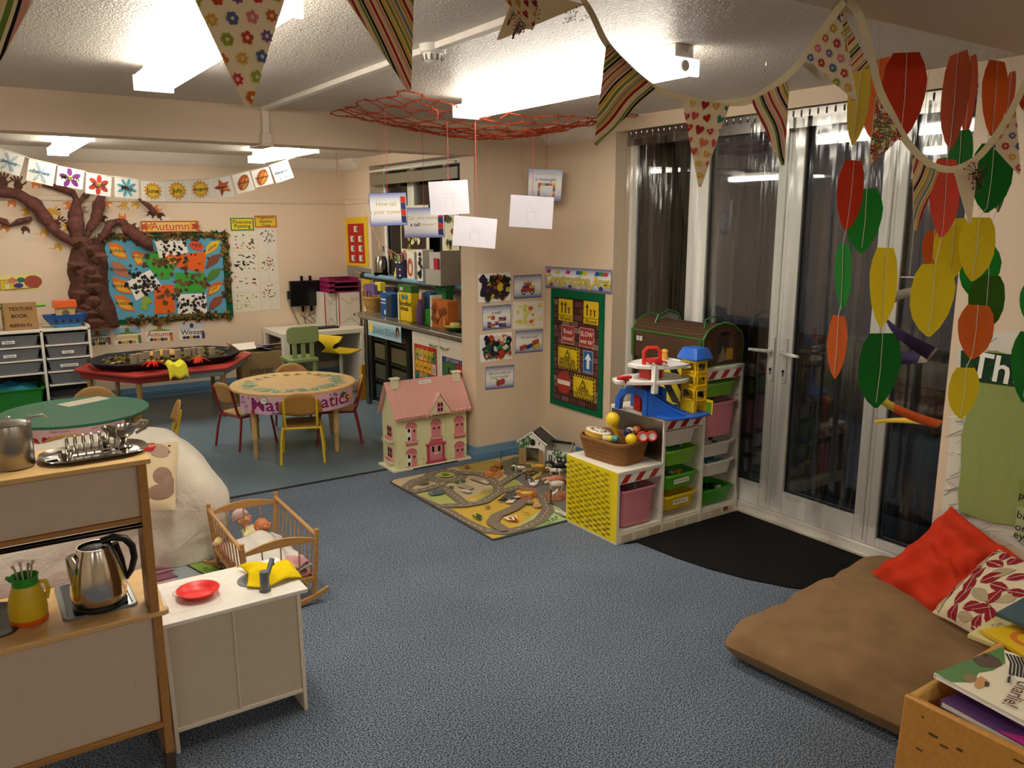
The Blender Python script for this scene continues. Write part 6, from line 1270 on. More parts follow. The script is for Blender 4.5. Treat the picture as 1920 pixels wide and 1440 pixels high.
# ================================================================ TALL WOODEN PLAY KITCHEN (seen from behind)
KO = Vector((.05, 2.77, 0)); kt = thing('play_kitchen', 'tall birch play kitchen seen from its plain white back, metal pots on top', 'play kitchen', KO)
def kp(name, x0, x1, y0, y1, z0, z1, col='#cfa668', m='wood', bev=.002, lab=None):
    b = MB(); b.M = TR(-KO); b.box(x0, x1, y0, y1, z0, z1, col); return b.build(name, m, kt, bevel=bev, label=lab)
BI, BE = '#d2aa6e', '#a9793f'
kp('side_panel', .392, .418, 2.60, 2.95, .07, .56, BE); kp('side_panel', -.32, -.294, 2.60, 2.95, .07, .56, BE)
kp('upright', .384, .410, 2.585, 2.69, .577, 1.064, BE); kp('upright', -.32, -.294, 2.585, 2.72, .577, 1.064, BE)
kp('top_shelf', -.335, .42, 2.565, 2.86, 1.064, 1.080, BI)
kp('upper_back_panel', -.294, .388, 2.60, 2.612, .893, 1.056, '#c9b49e', 'paint')
kp('shelf_edge', -.30, .39, 2.592, 2.86, .878, .892, BE)
b = MB(); b.M = TR(-KO); b.prism([(-.34, 2.585), (.425, 2.585), (.437, 2.592), (.440, 2.607), (.430, 2.62), (.455, 2.965), (-.34, 2.965)], .018, BI, .559); b.build('worktop', 'wood', kt, bevel=.003)
kp('lower_back_panel', -.294, .388, 2.612, 2.624, .185, .559, '#c9b49e', 'paint'); kp('bottom_rail', -.30, .392, 2.60, 2.95, .168, .185, BE)
b = MB(); b.M = TR(-KO); b.cyl((-.30, 2.60, .865), (.39, 2.60, .865), .0085, .0085, '#3a302c', 16); b.build('hanging_rod', 'metal', kt)
for x in (-.307, .405):
    for y in (2.615, 2.93): kp('foot', x-.016, x+.016, y-.018, y+.02, 0, .07, '#4b4038', 'rubber')
b = MB(); b.M = TR(-KO); loft(b, [rrect(.215, .30, .02, .577, 4, .257, 2.815), rrect(.205, .29, .02, .584, 4, .257, 2.815), rrect(.185, .27, .012, .584, 4, .257, 2.815), rrect(.180, .265, .012, .581, 4, .257, 2.815)], '#6f7474'); b.build('hob_plate', 'gloss', kt)
b = MB(); b.M = TR(-KO); b.box(.168, .346, 2.684, 2.946, .580, .5815, '#4b5150'); b.build('hob_glass', 'metal', kt)
b = MB(); b.M = TR(-KO); loft(b, [rrect(.30, .26, .05, .577, 5, -.115, 2.80), rrect(.30, .26, .05, .582, 5, -.115, 2.80), rrect(.275, .235, .045, .582, 5, -.115, 2.80), rrect(.25, .21, .04, .578, 5, -.115, 2.80), rrect(.22, .18, .03, .5775, 5, -.115, 2.80)], '#5c615f', True, True); b.build('sink', 'brushed', kt)
A = Art(.0003); A.M = TR((.17, -.1585, 0)) @ RX(PI/2)
for x0, z0, dx_, dz in ((-.25, .43, .012, .006), (-.22, .40, .02, .004), (.1, .33, .003, .02), (-.32, .27, .006, .01)): A.line([(x0, z0), (x0+dx_, z0+dz)], .0012, '#9c8570')
A.build('scratches', 'paint', kt, smooth=0)
# ---- things on it
def metal_thing(name, label, cat, loc, rz=0): return thing(name, label, cat, loc, rz)
kc = Vector((.262, 2.735, .583)); kk = metal_thing('kettle', 'polished steel kettle with a black handle standing on the dark play hob', 'kettle', kc, .05)
b = MB(); prof = [(.070, 0), (.079, .012), (.082, .035), (.080, .07), (.073, .11), (.063, .15), (.054, .175), (.051, .185), (.048, .185), (.051, .172), (.06, .14)]; b.lathe(prof, (0, 0, .012), '#d8d2c8', 40, caps=False)
b.tube([(-.045, 0, .10), (-.058, 0, .145), (-.070, 0, .178)], [.036, .026, .015], '#cfc9c0', 12, flat=1.0); b.build('body', 'metal', kk, smooth=60)
b = MB(); b.lathe([(.001, .0), (.079, .0), (.08, .008), (.076, .014), (.001, .014)], col='#15130f', n=32); b.build('base', 'plastic', kk)
b = MB(); b.lathe([(.001, .172), (.049, .172), (.049, .178), (.03, .182), (.001, .184)], (0, 0, .010), '#171311', 28); b.build('lid', 'plastic', kk)
b = MB(); b.tube([(.02, 0, .206), (.055, 0, .212), (.088, 0, .200), (.108, 0, .170), (.112, 0, .130), (.100, 0, .09), (.082, 0, .064)], [.014, .016, .0155, .015, .0145, .013, .009], '#151210', 12, flat=.75); b.tube([(.056, 0, .19), (.072, 0, .13), (.081, 0, .066)], [.013, .011, .008], '#17141a', 8); b.build('handle', 'plastic', kk)
pc_ = Vector((.066, 2.745, .578)); pj = thing('jug', 'yellow plastic jug with a green lip and orange foot, holding cutlery on the birch worktop', 'jug', pc_)
b = MB(); b.lathe([(.052, .016), (.0535, .04), (.050, .075), (.041, .105), (.034, .122), (.033, .122), (.04, .10), (.048, .07)], col='#dcbd1c', n=30, caps=False); b.tube([(.036, .008, .115), (.054, .012, .112), (.060, .014, .085), (.052, .012, .055)], .007, '#e3c62a', 8); b.build('body', 'plastic', pj, smooth=60)
b = MB(); b.lathe([(.001, 0), (.050, 0), (.053, .005), (.053, .017), (.001, .017)], col='#e0641c', n=30); b.build('foot', 'plastic', pj)
b = MB(); b.lathe([(.035, .116), (.036, .128), (.035, .138), (.039, .148), (.037, .148), (.033, .138), (.033, .118)], col='#2f9a2c', n=30, caps=False); b.tube([(-.034, 0, .142), (-.047, -.004, .152)], [.01, .005], '#2f9a2c', 8); b.build('lip', 'plastic', pj)
for i, (dx_, dy, c_) in enumerate(((-.016, .0, '#cbb9a4'), (-.004, .01, '#d8ccba'), (.008, -.008, '#bfae98'), (.016, .006, '#d0c4b0'))):
    b = MB(); b.tube([(0, 0, 0), (dx_*.8, dy*.5, .085), (dx_*1.2, dy, .10)], [.004, .006, .010], c_, 7, flat=.5); o = b.build('toy_cutlery', 'plastic', loc=pc_+Vector((dx_*.6, dy*.6, .085))); tag(o, ['toy fork handle leaning leftmost in the yellow jug', 'pale toy knife in the middle of the yellow jug', 'beige toy spoon at the front of the yellow jug', 'toy spoon leaning right in the yellow jug'][i], 'cutlery', 'toy cutlery in the yellow jug')
# pot on the top shelf
pt = thing('coffee_pot', 'straight-sided stainless steel pot with a hinged lid on the top shelf', 'pot', (.074, 2.695, 1.081))
b = MB(); b.lathe([(.001, 0), (.052, 0), (.055, .004), (.056, .07), (.055, .124), (.053, .129), (.05, .129), (.001, .127)], col='#a09a90', n=36); b.build('body', 'brushed', pt, smooth=50)
b = MB(); b.lathe([(.053, .130), (.03, .135), (.001, .137)], col='#b0aaa0', n=30); b.lathe([(.004, .136), (.003, .144), (.006, .149), (.004, .151), (.001, .151)], (0, .0, 0), '#b8b2a8', 14); b.build('lid', 'brushed', pt)
b = MB(); b.tube([(.045, .02, .131), (.064, .028, .136), (.088, .04, .135), (.10, .046, .124)], [.004, .004, .004, .003], '#b0aaa0', 8); b.tube([(.049, .02, .128), (.052, .021, .144)], .004, '#b8b2a8', 7); b.build('hinge_handle', 'brushed', pt)
ty = thing('metal_tray', 'oval stainless steel serving tray on the top shelf of the tall play kitchen', 'tray', (.286, 2.705, 1.081), rz=.06)
b = MB(); loft(b, [rrect(.25, .15, .06, .001, 6), rrect(.27, .17, .07, .004, 6), rrect(.30, .20, .085, .012, 6), rrect(.298, .198, .084, .0135, 6), rrect(.265, .165, .068, .0065, 6), rrect(.245, .145, .058, .0035, 6)], '#b5aea3', True, True); b.build('dish', 'metal', ty)
tr_ = thing('toast_rack', 'steel toast rack with seven arched wires standing on the oval tray', 'toast rack', (.282, 2.695, 1.0865), rz=.06)
b = MB(); b.tube([(-.07, -.024, .003), (.07, -.024, .003), (.07, .024, .003), (-.07, .024, .003)], .0025, '#a8a298', 6, True); b.build('base', 'metal', tr_)
for i in range(7): x = -.068+i*.0225; b = MB(); b.tube([(x, -.024, .003), (x, -.022, .045), (x, -.010, .062), (x, .010, .062), (x, .022, .045), (x, .024, .003)], .0024, '#b8b2a8', 6); b.build('wire_arch', 'metal', tr_)
eg = MB(); eg.lathe([(.001, 0), (.013, 0), (.014, .002), (.019, .012), (.0225, .026), (.0215, .026), (.018, .012), (.001, .006)], col='#a8a297', n=24)
tag(eg.build('metal_cup', 'metal', loc=(.205, 2.665, 1.0865)), 'small steel cup on the left front of the oval tray', 'cup')
eg = MB(); eg.ell((0, 0, .016), (.016, .016, .018), '#8f8a82', 16, 10); tag(eg.build('salt_pot', 'metal', loc=(.325, 2.765, 1.0865)), 'small round steel pot behind the right end of the toast rack', 'pot')
sb = thing('sauce_boat', 'steel sauce boat on a flared foot at the right end of the oval tray', 'sauce boat', (.372, 2.735, 1.0865), rz=.15)
b = MB(); n_ = 28; loops = []
for s_, z, lip in ((.3, .024, 0), (.75, .036, .2), (1.0, .052, .5), (1.05, .066, 1), (1.02, .066, 1), (.9, .052, .5), (.5, .034, .1)):
    L = []
    for k in range(n_): a = 2*PI*k/n_; x = .042*math.cos(a)*s_-(.022*lip if math.cos(a) < -.6 else 0)*(-math.cos(a)); y = .026*math.sin(a)*s_; L.append((x, y, z+(.012*lip*max(0, -math.cos(a)-.3))))
    loops.append(L)
loft(b, loops, '#c2bcb2', True, True); b.lathe([(.001, 0), (.026, 0), (.024, .003), (.008, .014), (.012, .026)], col='#aaa49a', n=24); b.build('bowl', 'metal', sb, smooth=70)
b = MB(); b.tube([(.038, 0, .055), (.06, 0, .072), (.075, 0, .068), (.07, 0, .048), (.04, 0, .036)], [.004, .005, .006, .004, .003], '#c2bcb2', 8, flat=1.6); b.build('handle', 'metal', sb)
b = MB(); b.box(-.025, .02, -.018, .018, 0, .001, '#e9e6df'); b.box(-.02, -.002, .002, .012, .001, .0014, '#2b3a66'); tag(b.build('paper_slip', 'paper', loc=(.168, 2.70, 1.0875), rz=.2), 'white paper slip with a dark blue mark on the left end of the oval tray', 'paper')
# ================================================================ WHITE PLAY SINK UNIT
WO = Vector((.69, 2.86, 0)); wu = thing('play_sink_unit', 'low white play sink unit seen from behind, next to the birch play kitchen', 'play kitchen', WO)
def wq(name, pts8, col='#e6dccb', m='paint', bev=.002): b = MB(); b.M = TR(-WO); b._add(pts8, [(0, 2, 3, 1), (4, 5, 7, 6), (0, 1, 5, 4), (2, 6, 7, 3), (0, 4, 6, 2), (1, 3, 7, 5)], col); return b.build(name, m, wu, bevel=bev)
def bx8(x0, x1, y0, y1, z0, z1, dx0=0, dy0=0): return [(x0+dx0, y0+dy0, z0), (x1+dx0, y0+dy0, z0), (x0+dx0, y1, z0), (x1+dx0, y1, z0), (x0, y0, z1), (x1, y0, z1), (x0, y1, z1), (x1, y1, z1)]
wq('worktop', bx8(.425, .925, 2.685, 3.025, .463, .478), '#ebe5da')
wq('side_panel', bx8(.432, .446, 2.705, 3.01, 0, .463, .006, -.02)); wq('side_panel', bx8(.888, .902, 2.705, 3.01, 0, .463, 0, -.02))
wq('back_panel', bx8(.447, .660, 2.712, 2.720, .088, .463, 0, -.014), '#cdbfa6'); wq('back_panel', bx8(.664, .888, 2.712, 2.720, .088, .463, 0, -.014), '#cbbda4')
wq('batten', bx8(.658, .667, 2.706, 2.712, .082, .463, 0, -.014), '#d6c9b2', bev=.0005); wq('bottom_rail', bx8(.440, .895, 2.692, 3.0, .072, .088), '#e2d8c6')
A = Art(.0002); A.M = TR(-WO) @ TR((0, 0, .4782)); A.line([(.468, 2.75), (.62, 2.745), (.64, 2.76), (.645, 2.95), (.63, 2.965), (.49, 2.972), (.475, 2.96), (.468, 2.75)], .002, '#b9b2aa').el(.56, 2.90, .055, .045, '#cfb9b3', 24).el(.56, 2.90, .05, .04, '#e2d6ce', 24); A.build('hob_marking', 'paint', wu, smooth=0)
b = MB(); b.M = TR(-WO) @ TR((.806, 2.862, .4782)); b.lathe([(.082, -.0), (.082, .004), (.074, .005), (.066, .001), (.05, -.006*0+.0005), (.001, .0004)], col=['#6b6f72', '#74787b', '#686c6f', '#55595c', '#45494c', '#4d5154'], n=40, sy=.85); b.build('sink_bowl', 'plastic', wu)
b = MB(); b.M = TR(-WO); b.cyl((.79, 2.752, .478), (.79, 2.752, .482), .021, .021, '#5f6366', 20); b.cyl((.79, 2.752, .48), (.79, 2.752, .553), .0165, .0165, '#62666a', 20); b.tube([(.80, 2.765, .515), (.826, 2.80, .545), (.842, 2.82, .562)], [.0085, .009, .0095], '#5f6366', 12); b.cyl((.842, 2.82, .555), (.846, 2.826, .538), .006, .006, '#55595c', 10); b.build('tap', 'plastic', wu)
pl_ = MB(); pl_.lathe([(.001, .002), (.046, .002), (.055, .008), (.068, .022), (.073, .024), (.0735, .0265), (.068, .0255), (.053, .012), (.044, .0065), (.001, .006)], col='#e22b26', n=48)
tag(pl_.build('red_bowl', 'plastic', loc=(.582, 2.845, .479)), 'shallow bright red plastic bowl on the white sink unit', 'bowl')
# yellow cloth: hangs over sink rim and worktop edge
b = MB()
def clothf(u, v):
    x = .755+.20*u+.02*math.sin(4*v); y = 2.99-.19*v-.02*math.sin(5*u)-.05*u; dome = math.sin(PI*u)**.7*math.sin(PI*(.15+.8*v)); z = .487+.032*dome*(1-u)+.010*math.sin(7*u+3*v)+.006*math.sin(13*v+4*u)
    if u > .78: t_ = (u-.78)/.22; x = .755+.20*.78+.02+.03*math.sin(t_*1.2); z = .489-.055*t_*(.4+.6*v)
    return (x, y, max(z, .4815) if x < .925 else z)
b.grid(clothf, 30, 22, '#e6c81a'); tag(b.build('yellow_cloth', 'towel', solid=.003, smooth=180), 'bright yellow cloth draped over the play sink and tap', 'cloth')
# ================================================================ SOFA WITH WHITE THROW, CUSHION, RUG
def towelm(n):
    m, t, b_ = nt(n); b_.inputs['Base Color'].default_value = C('#ddd3c2'); b_.inputs['Roughness'].default_value = 1; b_.inputs['Specular IOR Level'].default_value = .03; b_.inputs['Sheen Weight'].default_value = .3
    tc, n1, bu = noise_bump(t, b_, 130, .6, .006, 3); n2 = t.nodes.new('ShaderNodeTexNoise'); n2.inputs['Scale'].default_value = 6; n2.inputs['Detail'].default_value = 3; n2.inputs['Distortion'].default_value = .8; t.links.new(tc.outputs['Object'], n2.inputs['Vector'])
    b2 = t.nodes.new('ShaderNodeBump'); b2.inputs['Strength'].default_value = .5; b2.inputs['Distance'].default_value = .04; t.links.new(n2.outputs['Fac'], b2.inputs['Height']); t.links.new(b2.outputs[0], bu.inputs['Normal']); return m
so = thing('sofa', 'small low sofa fully covered by a white fleece throw behind the play kitchens', 'sofa', (.15, 4.62, 0))
b = MB(); b.M = TR((-.15, -4.62, 0))
def blockf(x0, x1, y0, y1, z0, z1, r): loft(b, [rrect(x1-x0, y1-y0, r, z0, 4, (x0+x1)/2, (y0+y1)/2), rrect(x1-x0, y1-y0, r, z1-r*.7, 4, (x0+x1)/2, (y0+y1)/2), rrect(x1-x0-r*.8, y1-y0-r*.8, r*.8, z1-r*.2, 4, (x0+x1)/2, (y0+y1)/2), rrect(x1-x0-r*2, y1-y0-r*2, r*.5, z1, 4, (x0+x1)/2, (y0+y1)/2)], '#fff')
blockf(-.75, 1.02, 4.27, 5.0, .0, .33, .06); blockf(-.75, .95, 4.72, 5.02, .1, .62, .1)
loft(b, [rrect(.34, .72, .12, z, 5, .88+dx_, 4.62) if k < 3 else rrect(w2, d2, .1, z, 5, .88+dx_, 4.62) for k, (z, dx_, w2, d2) in enumerate(((.0, -.02, .3, .7), (.2, .02, .3, .7), (.36, .03, .3, .7), (.47, .0, .30, .66), (.56, -.02, .22, .56), (.605, -.03, .12, .42), (.615, -.03, .05, .3)))], '#fff')
o = b.build('throw', surf('white throw', towelm), so, smooth=180)
md = o.modifiers.new('r', 'REMESH'); md.mode = 'VOXEL'; md.voxel_size = .022; md.use_smooth_shade = True
md = o.modifiers.new('s', 'SMOOTH'); md.factor = .6; md.iterations = 6
tx = bpy.data.textures.new('folds', 'CLOUDS'); tx.noise_scale = .28; md = o.modifiers.new('d', 'DISPLACE'); md.texture = tx; md.strength = .07; md.mid_level = .5
md = o.modifiers.new('s2', 'SMOOTH'); md.factor = .5; md.iterations = 2
qd = [0, at_d(338, 826, 4.60), at_d(326, 957, 4.42)]
xv = Vector((.94, -.34, 0)).normalized(); upv = (qd[1]-qd[2]).normalized(); nv = xv.cross(upv).normalized(); upv = nv.cross(xv); ctr = (qd[1]+qd[2])/2-xv*.17
M = Matrix((xv, upv, nv)).transposed().to_4x4(); M.translation = ctr; cs_ = (qd[1]-qd[2]).length
hc = thing('squirrel_cushion', 'cream cushion with a sewn brown woodland animal, propped on the white throw', 'cushion', M=M)
b = MB(); sf2 = pillow(b, .34, cs_*.98, .09, '#cdb894', .06, 20, .003, 4); b.build('cover', 'fabric', hc, smooth=180)
A = Art(.0003)
def onp(pts, col, e=.003):
    P3 = [(lambda s3: (s3[0], s3[1], s3[2]+e))(sf2(min(.98, max(.02, .5+x/.34)), min(.98, max(.02, .5+y/(cs_*.98))))) for x, y in pts]; c_ = [sum(p[k] for p in P3)/len(P3) for k in range(3)]; c_[2] = max(p[2] for p in P3)+.0005; n_ = len(P3); A._add(P3+[tuple(c_)], [(k, (k+1) % n_, n_) for k in range(n_)], col)
E2 = lambda x, y, rx, ry, a=0, n=14: [(x+rx*math.cos(t)*math.cos(a)-ry*math.sin(t)*math.sin(a), y+rx*math.cos(t)*math.sin(a)+ry*math.sin(t)*math.cos(a)) for t in [2*PI*i/n for i in range(n)]]
onp(E2(.085, .13, .055, .04, -.6), '#a58c7c', .003); onp([(.0, .19), (.05, .20), (.09, .16), (.095, .09), (.06, .12), (.01, .13)], '#a8322c', .0045); onp([(.02, .175), (.055, .17), (.065, .14), (.035, .145)], '#c98a5a', .006)
onp(E2(.11, -.02, .045, .05, .3), '#8f7362', .003); onp(E2(.10, -.11, .06, .04, .1), '#8c7060', .0045); onp(E2(.14, -.07, .04, .05), '#8f7362', .004)
onp(E2(.115, -.105, .004, .006), '#e0d6c4', .007); onp(E2(.13, .16, .008, .006), '#4a3a34', .003); onp(E2(.13, .12, .008, .006), '#4a3a34', .003)
A.build('applique', 'fabric', hc, smooth=0)
pr2 = thing('patterned_rug', 'rug with pink stripes, green leaf and black swirls under the sofa front', 'rug', (.6, 4.15, 0))
b = MB(); b.box(-.9, .46, -.85, .30, .0005, .006, '#8f979c'); b.build('pile', 'fabric', pr2)
A = CArt([(-.9, -.85), (.46, -.85), (.46, .30), (-.9, .30)], .0002); A.M = TR((0, 0, .006)); A.rect(-.9, -.85, .46, .3, '#98a0a2')
for k in range(9): A.p2([(-.9, -.7+k*.09), (.16, -.62+k*.09), (.14, -.54+k*.09), (-.9, -.62+k*.09)], ['#b37a86', '#a06a7c', '#c79aa0', '#8f5f6e'][k % 4]).line([(-.9, -.70+k*.09), (.16, -.62+k*.09)], .006, '#2a2328')
A.p2([(.20, .24), (.26, .24), (.37, -.04), (.36, -.2), (.29, -.1)], '#7f9a4a').line([(.26, .24), (.37, -.04), (.36, -.2)], .007, '#1f2420').line([(.20, .24), (.29, -.1), (.36, -.2)], .007, '#1f2420')
for x, y in ((.26, .13), (.30, .03), (.33, -.06)): A.el(x, y, .014, .014, '#5f7a34', 10)
for x, y, r in ((.40, -.02, .045), (.41, .08, .04), (.40, .17, .045), (.36, -.14, .05), (.42, .25, .035)):
    A.line([(x+r*(1-k/22)*math.cos(k*.62), y+r*(1-k/22)*math.sin(k*.62)) for k in range(21)], .006, '#1b1a1c')
A.build('woven_pattern', 'fabric', pr2, smooth=0)
# ================================================================ CRADLE AND DOLLS
CO = Vector((1.092, 3.81, 0)); cr = thing('dolls_cradle', 'wooden spindle-sided rocking cradle with two dolls inside, beside the sofa', 'cradle', CO, rz=-.02)
CW = '#b98a50'; hx_, hy_, zt = .172, .315, .355
for sx in (-1, 1):
    for sy in (-1, 1):
        b = MB(); b.tube([(sx*hx_*.86, sy*hy_*.97, .045), (sx*hx_*.93, sy*hy_, .2), (sx*hx_, sy*hy_, zt-.005)], .0115, CW, 10); b.lathe([(.0115, 0), (.009, .006), (.012, .014), (.010, .022), (.001, .025)], (sx*hx_, sy*hy_, zt-.006), CW, 12); b.build('post', 'wood', cr)
def endrail(sy, z, bow, h_):
    b = MB(); n_ = 14; L0 = []; L1 = []
    for i in range(n_+1): u = i/n_; x = -hx_+2*hx_*u; L0.append((x, z+bow*math.sin(PI*u)+h_*(.5+.5*math.sin(PI*u)))); L1.append((x, z+bow*.4*math.sin(PI*u)))
    pts = L0+L1[::-1]; y = sy*hy_; k = len(pts); fr = [(x, y-.006, zz) for x, zz in pts]+[(x, y+.006, zz) for x, zz in pts]
    for i in range(n_): q = (i, i+1, k-2-i, k-1-i); b._add([fr[j] for j in q]+[fr[k+j] for j in q], [(0, 3, 2, 1), (4, 5, 6, 7), (0, 1, 5, 4), (2, 3, 7, 6)], CW)
    return b.build('end_rail', 'wood', cr)
for sy in (-1, 1): endrail(sy, zt-.045, .02, .028)
for sy in (-1, 1):
    b = MB(); b.box(-hx_*.9, hx_*.9, sy*hy_-.006, sy*hy_+.006, .115, .14, CW); b.build('lower_end_rail', 'wood', cr, bevel=.002)
    for i in range(1, 4): x = -hx_+2*hx_*i/4; b = MB(); b.cyl((x*.93, sy*hy_, .14), (x, sy*hy_, zt-.04), .0035, .0035, shade(CW, .95), 8); b.build('spindle', 'wood', cr)
    b = MB(); n_ = 16; loopsr = []
    for i in range(n_+1): u = -1+2*i/n_; x = u*.215; z = .012+.055*u*u; loopsr.append([(x, sy*hy_-.009, z-.010), (x, sy*hy_+.009, z-.010), (x, sy*hy_+.009, z+.018-.008*abs(u)), (x, sy*hy_-.009, z+.018-.008*abs(u))])
    loft(b, loopsr, CW); b.build('rocker', 'wood', cr, bevel=.002)
for sx in (-1, 1):
    b = MB(); b.tube([(sx*hx_, -hy_, zt-.015), (sx*hx_, hy_, zt-.015)], .0095, CW, 10); b.build('side_rail', 'wood', cr)
    b = MB(); b.box(sx*hx_*.9-.007, sx*hx_*.9+.007, -hy_, hy_, .115, .137, CW); b.build('lower_side_rail', 'wood', cr, bevel=.002)
    for i in range(1, 10): y = -hy_+2*hy_*i/10; b = MB(); b.cyl((sx*hx_*.91, y, .13), (sx*hx_, y, zt-.018), .0035, .0035, shade(CW, .95), 8); b.build('spindle', 'wood', cr)
b = MB(); b.box(-hx_*.88, hx_*.88, -hy_+.01, hy_-.01, .118, .126, shade(CW, .8)); b.build('bed_board', 'wood', cr)
bd = thing('doll_bedding', 'white doll blanket over a pink and white mattress inside the cradle', 'blanket', CO+Vector((0, 0, .127)), rz=-.02)
b = MB(); loft(b, [rrect(.29, .58, .03, .0, 4), rrect(.295, .59, .03, .02, 4), rrect(.28, .57, .03, .032, 4)], '#c98a8c'); b.build('mattress', 'fabric', bd, bevel=.004)
b = MB(); b.grid(lambda u, v: (-.148+.296*u, -.30+.46*v, .045+.028*math.sin(PI*u)*(.5+.5*v)+.03*v*math.sin(PI*u)+.010*math.sin(11*u+7*v)*math.sin(9*v-2*u)+(.012 if v < .15 else 0)*math.sin(8*u)), 26, 30, '#d9d3c9'); b.build('blanket', 'towel', bd, solid=.006, smooth=180)
b = MB(); b.grid(lambda u, v: (.02+.12*u, -.30+.11*v, .075+.012*math.sin(9*u+4*v)+.01*math.sin(PI*v)), 12, 10, '#cf9a9e'); b.build('folded_pink_edge', 'fabric', bd, solid=.006, smooth=180)
def doll(label, px, dist_z, skin, rz, hat=None, top='#e6d9a0', sleep=False):
    c = on('z', dist_z, *px); t = thing('baby_doll', label, 'doll', c, rz)
    b = MB(); R0 = .040; T0 = RX(-.55)
    b.M = T0; b.ell((0, 0, 0), (R0*.93, R0, R0*1.05), skin, 24, 16); b.ell((-.017, -.030, -.012), (.014, .012, .012), skin, 12, 8); b.ell((.017, -.030, -.012), (.014, .012, .012), skin, 12, 8); b.ell((0, -.033, -.024), (.014, .011, .010), skin, 12, 8); b.ell((0, -.0385, -.006), (.0045, .005, .005), skin, 10, 7)
    for s_ in (-1, 1): b.ell((s_*.038, .002, -.004), (.006, .009, .012), skin, 10, 7)
    n0 = len(b.v); b.tube([(0, .004, -.035), (0, .006, -.06)], [.016, .022], skin, 12)
    b.tube([(0, .006, -.05), (0, .01, -.10), (0, .012, -.18)], [.035, .045, .035], top, 12)
    for s_ in (-1, 1): b.tube([(s_*.03, .005, -.065), (s_*.065, -.005, -.10), (s_*.07, -.02, -.14)], [.016, .014, .011], top, 9)
    b.build('body', 'skin', t, smooth=80)
    f = MB(); f.M = T0
    for s_ in (-1, 1):
        if sleep: f.tube([(s_*.021, -.0335, .004), (s_*.014, -.037, .0015), (s_*.008, -.0385, .003)], .0012, '#7a3a20', 5)
        else: f.ell((s_*.0145, -.0355, .004), (.0052, .003, .0045), '#efe9e0', 10, 7); f.ell((s_*.0145, -.0385, .004), (.0026, .001, .0028), '#2e2420', 8, 5); f.tube([(s_*.021, -.034, .009), (s_*.0145, -.0385, .011), (s_*.008, -.038, .009)], .001, '#5a3c28', 5)
    f.tube([(-.008, -.0435, -.020), (0, -.046, -.022), (.008, -.0435, -.020)], .0022, '#b04a44', 7); f.build('face', 'skin', t)
    if hat:
        h = MB(); h.M = T0; h.grid(lambda u, v: (R0*1.02*math.cos(2*PI*u)*math.cos(v*PI/2*.93), R0*1.1*math.sin(2*PI*u)*math.cos(v*PI/2*.93)+.006, R0*1.12*math.sin(v*PI/2)+.012-.0*v), 26, 9, hat, closeu=True); h.build('cap', 'fabric', t, solid=.002, smooth=180)
        h = MB(); h.M = T0; h.tube([(R0*1.04*math.cos(a), R0*1.1*math.sin(a)+.006, .013) for a in [2*PI*i/24 for i in range(24)]], .0035, shade(hat, 1.05), 7, True); h.build('cap_rim', 'fabric', t)
    for s_ in (-1, 1):
        hd = MB(); hd.M = T0 @ TR((s_*.072, -.028, -.15)); hd.ell((0, 0, 0), (.010, .006, .011), skin, 10, 7)
        for k in range(4): hd.tube([(-.007+k*.0047, -.001, -.008), (-.008+k*.0052, -.003, -.017), (-.008+k*.0052, -.006, -.022+.001*abs(k-1.5))], [.0026, .0024, .0018], skin, 6)
        hd.tube([(s_*-.008, -.002, .0), (s_*-.014, -.005, -.006), (s_*-.014, -.008, -.011)], [.003, .0026, .002], skin, 6); hd.build('hand', 'skin', t, smooth=80)
    return t
doll('baby doll in a pale pink cap lying on the left of the cradle', (455, 972), .238, '#dfa987', .75, '#dcc0bc')
doll('bald tanned baby doll with closed eyes, right of the two', (491, 986), .238, '#c97a4a', .65, None, '#e6e0d6', True)
b = MB(); b.tube([(0, 0, 0), (-.012, -.03, .002), (-.03, -.05, .0)], [.014, .018, .014], '#d8c68a', 10); b.ell((-.034, -.056, 0), (.015, .013, .014), '#c9a57a', 10, 7); tag(b.build('cloth_roll', 'fabric', loc=on('z', .24, 405, 1015)+Vector((.02, .02, 0))), 'rolled pale yellow doll cloth tied on the outside of the cradle side', 'cloth')
# ================================================================ BACK AREA: WALL DISPLAYS
def cr(ox, oy, s): return lambda x, y: (ox+x*s, oy+y*s)
k1 = cr(0, 230, .29167)
def q4(f, *p): return [f(p[i], p[i+1]) for i in range(0, 8, 2)]
# month cards on a string
months = [('January', (0, 165, 158, 212, 128, 350, -35, 290), 'flake'), ('February', (190, 228, 362, 272, 340, 408, 163, 370), 'flake'), ('March', (370, 278, 542, 312, 530, 432, 362, 400), '#6a2a6c'), ('April', (553, 322, 718, 345, 712, 480, 550, 452), '#a83a30'), ('May', (738, 348, 893, 360, 890, 492, 736, 475), '#4f9ab0'), ('June', (906, 372, 1055, 376, 1058, 508, 910, 500), 'sun'), ('July', (1062, 370, 1208, 368, 1217, 500, 1070, 505), 'sun'), ('August', (1210, 368, 1352, 355, 1365, 488, 1225, 495), 'sun'), ('September', (1350, 355, 1482, 340, 1505, 470, 1385, 490), 'maple'), ('October', (1490, 335, 1608, 310, 1635, 430, 1525, 462), 'leaf'), ('November', (1610, 310, 1725, 283, 1762, 390, 1645, 418), 'leaf'), ('December', (1732, 275, 1845, 238, 1893, 352, 1778, 388), 'flake')]
mg = thing('month_garland', 'string of twelve square month cards sagging across the back area', 'garland', on('y', 7.3, *k1(950, 370)), group=None); MO = Vector(mg.location); tops = []
